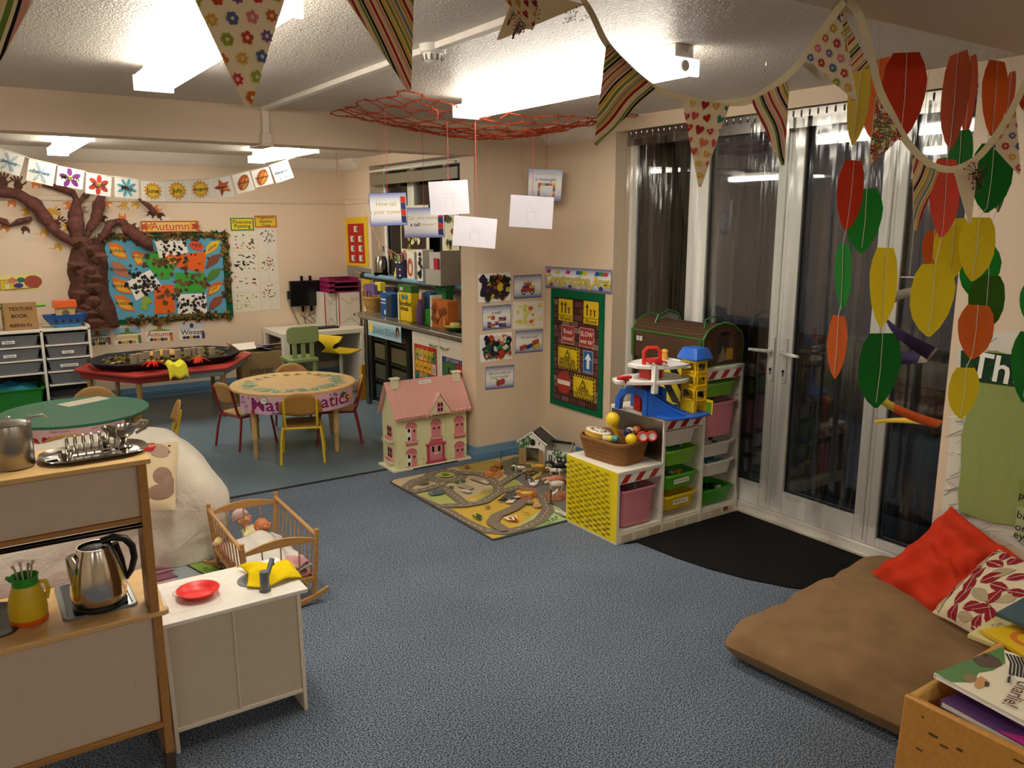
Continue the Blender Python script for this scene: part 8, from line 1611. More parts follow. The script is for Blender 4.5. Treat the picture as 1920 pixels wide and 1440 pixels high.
banner_on('pink Literacy banner taped round the front edge of the green table', gc_, .476, GH, (-70, 800), (222, 786), lambda A, L, H_: (A.text('Literacy', L*.5, H_*.45, .15, '#b3202e', .02, sx=L/.15/4.2, outline='#e8dcd8'), [A.text(s_, L*x, H_*.9, .022, '#8a4a6a') for s_, x in (('finger spaces', .6), ('story', .8), ('write', .95))]), .13, 'table_banner')
rr = random.Random(77); ORD = 'first second third fourth fifth sixth seventh eighth ninth tenth eleventh twelfth thirteenth fourteenth fifteenth sixteenth seventeenth eighteenth nineteenth twentieth twenty-first twenty-second twenty-third twenty-fourth'.split()
for i in range(24):
    a = 2*PI*i/24+.1; R_ = .34 if i % 3 else .37; far = math.sin(a) > .45
    b = MB(); w_, d_ = (.115, .08) if not far else (.07, .05); b.box(-w_/2, w_/2, -d_/2, d_/2, 0, .0012, '#c9c08a' if i % 2 else '#b9c4b4'); o = b.build('number_card', 'gloss', loc=(mc_[0]+R_*math.cos(a), mc_[1]+R_*math.sin(a), MH+.0006+.0012*(i % 3)), rz=a+rr.uniform(-.5, .5)); A = Art(.0004); A.M = TR((0, 0, .0013))
    A.rect(-w_*.42, -d_*.4, w_*.42, d_*.4, '#9ab0a0' if not far else '#c9a86a').el(.004, 0, w_*.3, d_*.3, '#3f8a5c' if not far else '#6a5a3a', 10).el(.004, 0, w_*.18, d_*.15, '#b8c86a' if not far else '#a86a3a', 8); A.build('card_print', 'gloss', o, smooth=0)
    tag(o, '%s card on the number table, %s anticlockwise from the yellow chair' % ('small brown picture' if far else 'green picture', ORD[(i-17) % 24]), 'card', 'picture cards round the number table')
b = MB(); b.box(-.16, .16, -.075, .075, 0, .002, '#e2dfc8'); o = b.build('chart_sheet', 'gloss', loc=on('z', GH+.001, 158, 753), rz=.45); A = Art(.0005); A.M = TR((0, 0, .0022)); [A.text(random.choice('abcdefghkmnprstw'), -.13+.043*i, -.05+.033*j, .02, '#4a4638') for i in range(7) for j in range(4)]; A.build('letters', 'paper', o, smooth=0); tag(o, 'cream laminated letter chart lying on the green table', 'chart')
def chair(label, x, y, rz, col, back='#b98d4e', k=1.0, seat='#c09a5c'):
    t = thing('nursery_chair', label, 'chair', (x, y, 0), rz, 'small nursery chairs'); W, D, S, T_ = .135*k, .14, .285, .545
    b = MB(); loft(b, [rrect(2*W-.01, 2*D, .05, S-.01, 4), rrect(2*W-.01, 2*D, .05, S, 4)], seat); b.build('seat', 'wood', t, bevel=.002)
    n_ = 14; f = lambda u, v: ((u-.5)*2*(W+.018)*(1-.0*v), -D-.012-.035*(1-(2*u-1)**2)-.03*v, .385+.16*v*(1-.55*abs(2*u-1)**2.6)-.02*(1-v)*(1-abs(2*u-1)))
    b = MB(); b.grid(f, n_, 6, back); b.build('backrest', 'wood', t, solid=.009, smooth=60)
    for s_ in (-1, 1):
        b = MB(); b.tube([(s_*(W+.02), -D-.05, 0), (s_*(W+.012), -D-.02, S*.6), (s_*(W), -D-.0, S-.02)], .0095, col, 9); b.build('leg', 'paint', t)
        b = MB(); b.tube([(s_*(W+.02), D+.03, 0), (s_*(W+.006), D+.0, S*.8), (s_*(W-.005), D-.02, S-.02), (s_*W, -D, S-.02)], .0095, col, 9); b.build('leg', 'paint', t)
        b = MB(); b.tube([(s_*(W-.03), -D+.01, S-.03), (s_*(W-.02), -D-.02, S+.02), (s_*(W-.02), -D-.045, S+.12), (s_*(W-.02), -D-.068, .50)], [.0095, .0095, .0105, .009], col, 9); b.build('back_post', 'paint', t)
    b = MB(); b.tube([(-W, -D, S-.02), (W, -D, S-.02)], .0095, col, 8); b.tube([(-W+.01, D-.02, S-.02), (W-.01, D-.02, S-.02)], .008, col, 8); b.build('seat_rail', 'paint', t); return t
RDc, YEc = '#8c2028', '#d6b624'
chair('yellow framed chair with its back to the viewer at the number table', 2.055, 5.90, -.38, YEc, '#a97a38', 1.02, '#8a6432')
chair('red framed chair at the left of the number table', 1.81, 6.53, -1.22, RDc)
chair('red framed chair at the right of the number table', 2.47, 6.23, 1.19, RDc)
chair('chair behind the number table, only the top of its wooden back showing', 2.33, 6.80, 3.0, RDc)
chair('yellow framed chair seen side on at the right of the green table', .985, 5.98, 1.45, YEc)
chair('yellow framed chair in front of the green table behind the toast rack', .43, 5.56, -.05, YEc, '#a97a38', 1.02)
chair('chair at the far side of the green table, only its wooden back showing', .75, 6.62, 3.1, YEc)
chair('chair cut off by the left edge of the picture at the green table', -.03, 6.25, -1.5, RDc, '#a0622c')
# red table with tray
rt = thing('trapezoid_table', 'red six-sided table with wooden legs against the back wall', 'table', (1.57, 8.1, 0)); q = [(.77, 8.19), (1.17, 7.52), (1.95, 7.52), (2.38, 8.22), (2.18, 8.70), (1.03, 8.73)]; qt = [(x-1.57, y-8.1) for x, y in q]
b = MB(); b.prism(qt, .022, '#a8332a', .452); b.build('tabletop', 'paint', rt, bevel=.004); b = MB(); b.prism([(x*.94, y*.90) for x, y in qt[:2]]+[(-.0, qt[1][1]*.9), (.0, .2), (-.7, .1)], .06, '#8f2620', .392); b.build('red_apron', 'paint', rt)
b = MB(); b.prism([(.002, qt[1][1]*.9), (qt[2][0]*.94, qt[2][1]*.9), (qt[3][0]*.94, qt[3][1]*.9), (.6, .2), (.002, .2)], .06, '#8f9a9c', .392); b.build('grey_apron', 'paint', rt)
for x, y in ((-.36, -.47), (.36, -.47), (-.68, .08), (.70, .1), (-.4, .5), (.5, .5)): lathe_leg(rt, x, y, .45, '#b08a54')
ct = Vector((1.55, 8.12, .475)); tt_ = thing('builders_tray', 'large black plastic tray of tubes and leaves on the red table', 'tray', ct)
def octo(rx, ry, z): return [(rx*(1 if abs(a) < 1 else 1)*x, ry*y, z) for x, y, a in [(1, .35, 0), (.72, .9, 0), (.3, 1, 0), (-.3, 1, 0), (-.72, .9, 0), (-1, .35, 0), (-1, -.35, 0), (-.72, -.9, 0), (-.3, -1, 0), (.3, -1, 0), (.72, -.9, 0), (1, -.35, 0)]]
b = MB(); loft(b, [octo(.58, .36, 0), octo(.66, .42, .065), octo(.64, .405, .075), octo(.61, .385, .07), octo(.55, .345, .012)], '#26272a', True, True); b.build('tray_body', 'rubber', tt_, bevel=.004)
rr = random.Random(5); b = MB()
for i in range(520):
    a = rr.uniform(0, 2*PI); r = rr.uniform(.1, 1)**.6; x, y = .56*r*math.cos(a), .35*r*math.sin(a); s2 = rr.uniform(.015, .035); z = rr.uniform(.02, .08); b._add([(x+s2*(1 if k % 2 else .5)*math.cos(k*PI/3), y+s2*(1 if k % 2 else .5)*math.sin(k*PI/3), z+rr.uniform(-.01, .015)) for k in range(6)], [tuple(range(6))], rr.choice(['#6a5a2c', '#7b6a34', '#5f5a2c', '#8a7a38', '#5a4a2a', '#a0924a']))
tag(b.build('dry_leaves', 'leafy', loc=ct, smooth=0, kind='stuff'), 'dry autumn leaves filling the black tray', 'leaves')
for i, px in enumerate(((252, 688), (263, 686), (276, 682), (295, 680), (313, 678), (335, 678), (352, 676), (365, 674), (377, 674), (399, 674))):
    b = MB(); b.cyl((0, 0, 0), (0, 0, .12), .03, .03, '#a08f76', 14); tag(b.build('cardboard_tube', 'card', loc=on('z', .50, *px)-Vector((0, 0, .005)), rz=0), 'upright cardboard tube in the black tray, number %s from the left' % ('one two three four five six seven eight nine ten'.split()[i]), 'tube', 'cardboard tubes in the black tray')
def rag(label, px, col, n_, sp, z=.545):
    b = MB(); rr = random.Random(n_)
    for i in range(n_): a = rr.uniform(0, 6.28); b.tube([(0, 0, 0), (sp*.5*math.cos(a), sp*.4*math.sin(a), .02), (sp*math.cos(a), sp*.8*math.sin(a), -.01)], [.016, .012, .004], col, 6, flat=.5)
    tag(b.build('fabric_scrap', 'fabric', loc=on('z', z, *px)), label, 'fabric')
rag('bright red fabric strips over the front rim of the black tray', (287, 683), '#c8281e', 16, .10); rag('orange-red strips at the right front of the black tray', (372, 676), '#c23a22', 14, .10)
b = MB(); b.grid(lambda u, v: (-.08+.16*u, .08-.14*v-(.05 if v > .6 else 0), .03*math.sin(PI*u)+.02*math.sin(9*u)-(.12*(v-.6)/.4 if v > .6 else 0)), 12, 12, '#d8cf3a'); tag(b.build('yellow_fabric', 'fabric', loc=on('z', .55, 330, 684), solid=.002), 'lemon yellow fabric hanging over the front of the black tray', 'fabric')
b = MB(); b.ell((0, 0, 0), (.17, .10, .05), '#c99a5c', 20, 8); tag(b.build('bread_shape', 'card', loc=on('z', .54, 306, 664)), 'pale tan rounded shape behind the tubes in the black tray', 'toy')
# cardboard box
cbx = thing('cardboard_box', 'open brown cardboard box with a shop name, full of papers, beside the desk', 'box', (2.56, 8.5, 0)); b = MB(); b.box(-.23, .22, -.14, .16, 0, .45, '#8f7550'); b.build('carton', 'card', cbx); b = MB(); b.M = TR((.22, 0, .45)) @ RY(.5); b.box(0, .004, -.14, .16, 0, .13, '#8a704c'); b.build('flap', 'card', cbx); b = MB(); b.M = TR((-.23, 0, .45)) @ RY(-.8); b.box(0, .004, -.14, .16, 0, .12, '#9a8058'); b.build('flap', 'card', cbx)
A = Art(.001); A.M = TR((-.2, -.1405, 0)) @ RX(PI/2); A.text('ictorian', .02, .265, .085, '#2f3428', .006, 'LEFT').text('lumbing', .02, .20, .085, '#2f3428', .006, 'LEFT').text('.com', .29, .195, .05, '#6a6a5a', 0, 'LEFT').rect(.27, .165, .33, .26, '#a88a80'); A.build('lettering', 'paper', cbx, smooth=0)
for i, (dx_, a, c_) in enumerate(((-.12, .4, '#d8d0c0'), (-.02, -.5, '#6a6078'), (.05, .7, '#8a7a90'), (.12, -.3, '#c9c2b4'), (-.18, -.2, '#e2dccc'))): b = MB(); b.box(-.11, .11, -.08, .08, 0, .004, c_); o = b.build('loose_paper', 'paper', loc=(2.56+dx_, 8.48, .46+.012*i)); o.rotation_euler = (.3*(-1)**i, .25*a, a); tag(o, ['cream', 'purple-grey', 'lilac', 'pale grey', 'white'][i]+' paper sticking out of the cardboard box', 'paper', 'papers in the cardboard box')
# ================================================================ DESK, SCREEN, BOXES
dk = thing('desk', 'white desk with panel legs in the far corner', 'desk', (3.2, 8.65, 0)); 
def dp(n, *a, c='#dcd6c8'): b = MB(); b.M = TR((-3.2, -8.65, 0)); b.box(*a, c); b.build(n, 'paint', dk, bevel=.003)
dp('desktop', 2.73, 3.70, 8.30, 8.97, .58, .63); dp('panel_leg', 2.73, 2.80, 8.30, 8.36, 0, .58); dp('panel_leg', 2.73, 2.77, 8.9, 8.96, 0, .58); dp('panel_leg', 3.60, 3.64, 8.30, 8.96, 0, .58); dp('foot_rail', 3.42, 3.64, 8.28, 8.32, 0, .05); dp('modesty_panel', 2.8, 3.6, 8.93, 8.95, .2, .58, c='#6a6258')
tv = thing('wall_screen', 'black flat screen on a wall bracket above the white desk', 'monitor', (3.27, 8.93, 0)); b = MB(); b.box(-.225, .225, -.02, .02, .845, 1.13, '#141416'); b.build('screen', 'gloss', tv, bevel=.004); b = MB(); b.box(-.21, .21, -.0215, -.02, .865, 1.115, '#0a0a0b'); b.build('display', 'gloss', tv)
for x in (-.07, .03): b = MB(); b.box(x-.012, x+.012, .02, .05, .78, 1.18, '#1c1c1e'); b.build('bracket_arm', 'metal', tv)
b = MB(); b.box(-.25, -.225, -.01, .03, .93, 1.02, '#1a1a1c'); b.build('side_box', 'plastic', tv)
for i, (x0, x1, z1) in enumerate(((-.22, -.12, .62), (-.04, -.05, .64), (.02, .06, .66), (.2, -.06, .70), (-.08, .03, .64))): b = MB(); b.tube([(x0, .03, .86), (x0*.8+.0, .035, .78), ((x0+x1)/2-.02*i, .03, .74), (x1, .02, z1)], .004, '#1f1c1a', 5); tag(b.build('cable', 'rubber', loc=(3.27, 8.93, 0)), 'thin black cable under the wall screen, %s of five' % 'leftmost|second|middle|fourth|looping right'.split('|')[i], 'cable', 'cables under the screen')
for i, (x0, x1, y0) in enumerate(((3.345, 3.475, 8.66), (3.485, 3.735, 8.60))):
    t = thing('white_box', ['narrow white carton on the desk beside the screen', 'wide white carton with red edge under the magenta letter trays'][i], 'box', ((x0+x1)/2, y0, .631)); w2 = (x1-x0)/2; b = MB(); b.box(-w2, w2, 0, .3, 0, .37, '#cfc6b8'); b.build('carton', 'card', t); A = Art(.001); A.M = TR((-w2, -.001, 0)) @ RX(PI/2); A.rect(-.006, 0, .006, .37, '#a8303a').line([(.02, .32), (w2, .24), (2*w2-.02, .32)], .004, '#8a8478').line([(.02, .02), (w2, .09), (2*w2-.02, .02)], .004, '#8a8478')
    if i: A.el(.18, .12, .012, .012, '#3a3430', 10).text('A4', .16, .3, .03, '#5a544c')
    A.build('print', 'paper', t, smooth=0)
lt = thing('letter_trays', 'stack of three magenta letter trays on the white cartons', 'letter tray', (3.57, 8.74, 1.003))
for i in range(3): b = MB(); z = i*.055; b.box(-.19, .17, -.13, .15, z, z+.005, '#7a1646'); b.box(-.19, -.185, -.13, .15, z, z+.05, '#861a4e'); b.box(.165, .17, -.13, .15, z, z+.05, '#861a4e'); b.box(-.19, .17, .145, .15, z, z+.05, '#6a123c'); b.box(-.19, -.12, -.135, -.13, z, z+.045, '#861a4e'); b.box(-.19, .17, -.135, -.13, z, z+.014, '#8a1c50'); b.build('tray_tier', 'plastic', lt, bevel=.002)
b = MB(); b.box(-.18, .18, -.07, .07, 0, .02, '#1c1b1c'); tag(b.build('keyboard', 'plastic', loc=(3.24, 8.52, .631), bevel=.004), 'black keyboard on the desk behind the green chair', 'keyboard')
gch = thing('green_chair', 'sage green plastic nursery chair with a slatted back at the desk', 'chair', (2.80, 7.98, 0)); b = MB(); GR = '#8e9f66'
loft(b, [[(x, -.10+y*.0, z) for x, y, z in [(p[0], 0, p[1]+.665) for p in rrect(.33, .17, .05, 0, 5)]], [(x, -.075, z) for x, y, z in [(p[0], 0, p[1]+.665) for p in rrect(.33, .17, .05, 0, 5)]]], GR); b.build('backrest', 'plastic', gch, bevel=.004)
for x in (-.09, 0, .09): b = MB(); b.box(x-.022, x+.022, -.095, -.075, .42, .60, GR); b.build('slat', 'plastic', gch, bevel=.003)
b = MB(); b.box(-.15, .15, -.11, .2, .385, .425, GR); b.build('seat', 'plastic', gch, bevel=.008)
for x in (-.115, .115):
    for y in (-.07, .16): b = MB(); b.cyl((x*1.1, y, 0), (x, y, .39), .024, .03, GR, 12); b.build('leg', 'plastic', gch)
ych = thing('yellow_chair', 'yellow moulded plastic swivel chair with two holes in its back', 'chair', (3.24, 8.0, 0), -.2); b = MB(); YL = '#d3b21a'
def ysh(u, v):
    if v < .45: t_ = v/.45; return ((u-.5)*(.30-.04*t_), -.17+.32*t_+.02, .455-.02*math.sin(PI*t_)+.03*(1-t_)*0)
    t_ = (v-.45)/.55; w_ = .26-.16*math.sin(PI*min(1, t_*1.5))+(.06 if t_ > .6 else 0)*min(1, (t_-.6)*4)
    return ((u-.5)*w_, .15+.03*math.sin(PI*t_), .45+.18*t_)
b.grid(ysh, 14, 22, YL); b.M = RZ(PI); o = b.build('shell', 'plastic', ych, solid=.012, smooth=60); o.rotation_euler = (0, 0, PI-.9)
A = Art(.0); b = MB(); [b.ell((x, -.02, .60), (.010, .03, .010), '#5a4a10', 10, 6) for x in (-.04, .06)]; b.M = RZ(2.2); b.build('hole', 'rubber', ych, kind='stuff').rotation_euler = (0, 0, -.9)
b = MB(); b.cyl((0, 0, .03), (0, 0, .44), .018, .018, '#c9c4b4', 12); [b.tube([(0, 0, .04), (.16*math.cos(a), .16*math.sin(a), .02)], .012, '#b8b4a8', 6) for a in (0, 1.26, 2.5, 3.77, 5.0)]; b.build('pedestal', 'plastic', ych)
# ================================================================ KITCHENETTE
wk = thing('worktop', 'continuous grey kitchen worktop under the window with a draining sink', 'worktop', (3.48, 6.3, 0)); wT = TR((-3.48, -6.3, 0)); b = MB(); b.M = wT; b.prism([(3.20, 5.29), (3.77, 5.29), (3.77, 7.62), (3.33, 7.62), (3.26, 7.58), (3.20, 7.40)], .038, '#6a6258', .855); b.build('board', 'gloss', wk, bevel=.008)
b = MB(); b.M = wT; b.box(3.27, 3.70, 5.35, 6.45, .893, .899, '#77726a'); [b.box(3.32+.05*i, 3.335+.05*i, 5.95, 6.4, .899, .904, '#8f8a82') for i in range(7)]; b.build('drainer', 'brushed', wk, bevel=.002); b = MB(); b.M = wT; b.box(3.33, 3.64, 5.42, 5.85, .895, .9005, '#3a3835'); b.build('sink_basin', 'brushed', wk)
cu = thing('kitchen_cupboard', 'white two-door kitchen cupboard under the worktop with bowed handles', 'cupboard', (3.5, 5.8, 0)); cT = TR((-3.5, -5.8, 0)); b = MB(); b.M = cT; b.box(3.24, 3.76, 5.30, 6.33, .08, .855, '#d9d3c0'); b.box(3.30, 3.76, 5.3, 6.3, 0, .08, '#4a4640'); b.build('carcass', 'paint', cu)
for y0, y1, pc0, hy in ((5.845, 6.32, 1, 5.93), (5.31, 5.835, 2, 5.74)):
    b = MB(); b.M = cT; b.box(3.222, 3.24, y0, y1, .09, .845, '#ddd7c6'); o = b.build('door', 'paint', cu, bevel=.003); b = MB(); b.M = cT; b.tube([(3.222, hy-.07, .775), (3.205, hy-.03, .765), (3.205, hy+.03, .765), (3.222, hy+.07, .775)], .008, '#e2ddd0', 7); b.build('handle', 'metal', o)
    A = Art(.001); y1p = y1-.04 if pc0 == 1 else y1-.05; W2 = y1p-y0-.03; A.M = cT @ TR((3.2205, y1p, .10)) @ RZ(-PI/2) @ RX(PI/2); H2 = .645 if pc0 == 1 else .60; A.rect(0, 0, W2, H2, '#b8301f' if pc0 == 1 else '#26346c'); rr = random.Random(pc0); n_ = 5 if pc0 == 1 else 2
    for r_ in range(6 if pc0 == 1 else 3):
        for k in range(n_):
            cw, rh = (W2-.03)/n_, (H2-.05)/(6 if pc0 == 1 else 3); x, y = .015+k*cw, .015+r_*rh; c_ = rr.choice(['#d9a82a', '#2f5f9a', '#c9602c', '#8a9a3a', '#b8828c', '#8a3a2a', '#c9bca8', '#3a7a4a'] if pc0 == 1 else ['#c9782c', '#3a6a34', '#a8321f', '#2f5f9a'])
            A.rect(x+.004, y+.004, x+cw-.004, y+rh-.004, c_); A.text('abcdefghijklmnopqrstuvwxyz'[(r_*n_+k) % 26] if pc0 == 1 else str(r_*2+k+1), x+cw/2, y+rh/2, rh*.6, '#241c20', .01); A.z -= 2*A.st
    A.up(3).text('alphabet' if pc0 == 1 else "LET'S COUNT 1 - 10", W2/2, H2-.05 if pc0 == 1 else H2-.02, .09 if pc0 == 1 else .035, '#e0c23a' if pc0 == 1 else '#d8d4c8', .01); A.build('poster', 'paper', o, smooth=0, label='red alphabet poster' if pc0 == 1 else 'dark blue counting poster')
bu = thing('drawer_tower', 'black frame drawer unit with clear drawers under the worktop end', 'drawer unit', (3.5, 6.85, 0)); uT = TR((-3.5, -6.85, 0)); b = MB(); b.M = uT; [b.box(3.24, 3.74, y, y+.06, .06, .85, '#171515') for y in (6.42, 6.86, 7.22)]; [b.box(3.26, 3.74, 6.45, 7.25, z, z+.025, '#1c1a1a') for z in (.06, .26, .46, .66)]; b.box(3.72, 3.74, 6.42, 7.28, .06, .85, '#141212'); b.build('frame', 'plastic', bu)
for i in range(4):
    for y0, y1 in ((6.49, 6.85), (6.93, 7.21)): b = MB(); b.M = uT; b.box(3.27, 3.6, y0, y1, .09+i*.2, .23+i*.2, ['#3c4a44', '#4a4a3c', '#6a6248', '#5c5850'][i]); b.build('drawer', 'gloss', bu, bevel=.004)
b = MB(); b.cyl((0, 0, .0), (0, 0, .855), .028, .028, '#8a8680', 18); b.build('leg', 'metal', wk, loc=(-.22, 1.06, 0), label='chrome tubular leg')
t, _, _, _ = sheet('quiet_zone_banner', 'pale blue Quiet Zone banner hanging from the worktop edge', 'banner', 'x', 3.195, q4(cr(640, 600, .13889), 355, 0, 800, 88, 818, 316, 370, 196), lambda A, w_, h_: (A.rect(0, 0, w_, h_, '#8fb4c4').gradient(0, 0, w_, h_, ['#a8c4cc', '#6a9ab0', '#c4d4d4'], 8).text('Quiet Zone', w_*.5, h_*.42, h_*.62, '#3a6a80', .012, outline='#c9d8d8', sx=w_/(h_*.62)/6.2).el(w_*.09, h_*.55, .05, .05, '#d9c060', 14).el(w_*.9, h_*.6, .035, .05, '#2a2220', 12).el(w_*.905, h_*.48, .022, .035, '#a8705a', 10)), '#a8c4cc', off=.0)
# sill and upstand
b = MB(); b.cyl((3.70, 5.6, 1.205), (3.70, 8.33, 1.205), .024, .024, '#6f9cb4', 12); b.box(3.70, 3.92, 6.35, 8.33, 1.185, 1.218, '#6f9cb4'); tag(b.build('window_shelf', 'paint', loc=(0, 0, 0)), 'pale blue rounded shelf running below the kitchen window', 'shelf')
b = MB(); b.cyl((3.745, 6.42, 2.30), (3.745, 8.25, 2.30), .013, .013, '#d9d2be', 10); b.box(3.76, 3.80, 6.42, 8.27, 2.16, 2.26, '#7a705a'); tag(b.build('blind_rail', 'paint'), 'white curtain rail and rolled beige blind at the top of the kitchen window', 'blind')
SX = 3.74
def item(name, label, cat, px, z, X, fn, m='plastic', grp=None, bev=.003):
    p = on('x', X, *px); b = MB(); fn(b); return tag(b.build(name, m, loc=(X, p.y, z), bevel=bev), label, cat, grp)
bx_ = lambda w_, d_, h_, c_: (lambda b: b.box(-w_/2, w_/2, -d_/2, d_/2, 0, h_, c_))
f3 = cr(620, 420, .14583); CZ = .894; SZ = 1.219
def dec(o, ax, W, z0, z1, arts, off=-.05):
    A = Art(.001); A.M = TR((off-.001, W/2, 0)) @ RZ(-PI/2) @ RX(PI/2); arts(A); A.build('label_print', 'paper', o, smooth=0)
item('kettle', 'steel and black electric kettle on the window shelf', 'kettle', f3(650, 660), SZ, SX, lambda b: (b.lathe([(.001, 0), (.075, 0), (.078, .02), (.077, .03)], col='#161416', n=24), b.lathe([(.072, .03), (.068, .14), (.056, .20), (.001, .205)], col='#9a958c', n=24), b.tube([(.0, -.06, .19), (0, -.12, .17), (0, -.13, .08), (0, -.08, .03)], .014, '#161416', 8)), 'metal')
item('navy_tin', 'stack of navy tins printed with white feathers on the window shelf', 'tin', f3(950, 690), SZ, SX, lambda b: (b.cyl((0, 0, 0), (0, 0, .13), .085, .085, '#1c2044', 24), b.cyl((0, 0, .13), (0, 0, .24), .075, .075, '#1f2448', 24), [b.ell((-.083*math.cos(a), .083*math.sin(a), z), (.004, .03, .010), '#d9d6d0', 8, 5) for a in (-.5, .3, 1) for z in (.03, .09, .16, .21)]))
item('yellow_toy', 'small yellow toy hut on the window shelf in front of the navy tins', 'toy', f3(855, 690), SZ, 3.70, lambda b: b.lathe([(.03, 0), (.03, .05), (.001, .12)], col='#d9c21c', n=10))
o = item('folder', 'brown and white printed carton standing on the window shelf', 'folder', f3(1090, 715), SZ, SX, bx_(.10, .16, .27, '#d8cfc0'), 'card'); dec(o, 0, .16, 0, .27, lambda A: A.el(.07, .12, .06, .09, '#a8583a', 14).el(.08, .11, .03, .05, '#e0d2c0', 12))
o = item('folder', 'black and white cow print magazine file on the window shelf', 'folder', f3(1220, 740), SZ, 3.72, bx_(.12, .12, .30, '#dcd6cc'), 'card'); dec(o, 0, .12, 0, .3, lambda A: [A.blob(random.uniform(.02, .1), random.uniform(.03, .27), .022, '#1c1a1c') for _ in range(9)], -.06)
o = item('magazine_file', 'large grey magazine file of papers nearest the pillar', 'magazine file', f3(1480, 765), SZ, 3.66, lambda b: (b.box(-.13, .10, -.14, .14, 0, .14, '#a8a498'), b.box(-.131, .10, -.143, -.1405, 0, .31, '#9a978e'), b.box(-.10, .10, -.13, .12, .0, .29, '#b8b6ae'), b.cbox((-.112, -.03, .19), (.01, .08, .10), '#b3283c')), 'card')
for i, (p, w_, h_, cs, lb) in enumerate(((f3(1080, 160), .50, .62, ['#3a2a20', '#6a7a3c', '#8a4a34', '#d8d2bc'], 'food picture chart taped on the window, coloured boxes at its foot'), (f3(1545, 130), .26, .60, ['#c9c4a0', '#8a3a2c', '#3a4a34', '#b89a5c'], 'cream vegetable chart taped on the window near the pillar'))):
    c = on('x', 3.90, *p); w_ = w_*1.25; M = planeM('x', 3.90, c, (0, -1, 0)); t = thing('window_chart', lb, 'poster', M=M); b = MB(); b.box(-w_/2, w_/2, -h_/2, h_/2, 0, .002, '#d8d3b8'); b.build('sheet', 'paper', t); A = Art(.0008); A.M = TR((-w_/2, -h_/2, .002)); rr = random.Random(i)
    if i == 0: A.rect(.02, .18, w_-.06, h_-.03, cs[0]); [A.blob(rr.uniform(.08, w_-.12), rr.uniform(.22, h_-.08), .035, rr.choice(['#8a9a3c', '#c9b04a', '#9a5a3c', '#d8d0b0'])) for _ in range(22)]; [A.rect(.04+.1*k, .03, .13+.1*k, .15, c_) for k, c_ in enumerate(('#a0609a', '#c9583c', '#7a9a3c', '#6a9ab8', '#c9c4b0'))]
    else: [A.blob(rr.uniform(.04, w_-.04), rr.uniform(.04, h_-.04), rr.uniform(.012, .035), rr.choice(cs[1:])) for _ in range(26)]
    A.build('print', 'paper', t, smooth=0)
pg = [(625, 505), (680, 545), (760, 640), (780, 680), (840, 690), (868, 700), (890, 715), (915, 700), (945, 640), (960, 680), (1015, 560)]; pcs = ['#d8b82a', '#1f4f7a', '#d9703a', '#d8a83a', '#7aa83a', '#c9c0a0', '#c9c83a', '#c96a3a', '#d9683c', '#d8a86a', '#b8b83a']
b = MB(); P_ = [on('x', 3.5, *f3(*p)) for p in ((446, -150), (625, 235), (680, 275), (770, 340), (880, 400), (950, 360), (1015, 260))]; b.tube(P_, .003, '#c98a7a', 4); tag(b.build('peg_line', 'fabric'), 'slack string with coloured pegs in front of the kitchen window', 'string')
for i, (x, y) in enumerate(pg):
    b = MB(); [b.tube([(0, s_*.003, .012), (0, s_*.006, -.03), (0, s_*.012, -.05)], .004, pcs[i], 5) for s_ in (-1, 1)]; tag(b.build('clothes_peg', 'plastic', loc=on('x', 3.5, *f3(x, y-250 if i < 2 else y-290))+Vector((0, 0, -.0)), rz=.4*i), 'clothes peg on the slack string, peg %s from the left, %s' % ('one two three four five six seven eight nine ten eleven'.split()[i], cname(pcs[i])), 'peg', 'coloured clothes pegs on the line')
CX = 3.46
bs = thing('small_basket', 'small round wicker basket with looped handles at the far end of the worktop', 'basket', (CX, on('x', CX, *f3(600, 1185)).y, CZ)); wicker('weave', bs, .17, .17, .24, .24, .14, 9, 22, '#b08a4c'); b = MB(); [b.tube([(-.1, y-.05, .13), (-.1, y-.03, .21), (-.1, y+.03, .21), (-.1, y+.05, .13)], .006, c_, 6) for y, c_ in ((-.04, '#4a2a34'), (.07, '#a07a44'))]; b.build('handle', 'wicker', bs)
b = MB(); b.box(-.05, .05, -.12, .12, 0, .18, '#6a5684'); tag(b.build('purple_folder', 'card', loc=(3.60, on('x', 3.6, *f3(560, 1100)).y, CZ+.06)), 'purple card folder standing behind the small wicker basket', 'folder')
o = item('blue_box', 'blue and dark box with white lettering bands beside the wicker basket', 'box', f3(790, 1205), CZ, 3.40, bx_(.12, .24, .22, '#24508a'), 'card'); dec(o, 0, .24, 0, .2, lambda A: A.rect(.14, .0, .24, .2, '#2c3438').rect(.02, .15, .12, .165, '#d8dcd8').rect(.02, .12, .12, .13, '#d8dcd8').rect(.09, .02, .12, .06, '#e2e2dc'), -.06)
o = item('cereal_box', 'yellow cereal box with a green top standing on the worktop', 'box', f3(1010, 1240), CZ, 3.36, lambda b: (b.box(-.04, .04, -.13, .13, 0, .26, '#d9b820'), b.box(-.041, .041, -.131, .131, .26, .325, '#3f6a2c')), 'card'); dec(o, 0, .26, 0, .3, lambda A: A.text('Shredded', .14, .16, .062, '#3a2c18', .012).text('wheat', .12, .115, .062, '#3a2c18', .012).el(.09, .22, .028, .026, '#4a8a8a', 12).el(.16, .22, .028, .026, '#4a8a8a', 12).rect(.0, 0, .03, .25, '#d8cfa8').rect(.05, .275, .12, .305, '#b8bca0'), -.041)
item('purple_bottle', 'slim purple bottle right of the yellow cereal box', 'bottle', f3(1150, 1252), CZ, 3.30, lambda b: b.lathe([(.03, 0), (.032, .02), (.032, .15), (.02, .20), (.02, .22), (.001, .225)], col='#5a3a62', n=18))
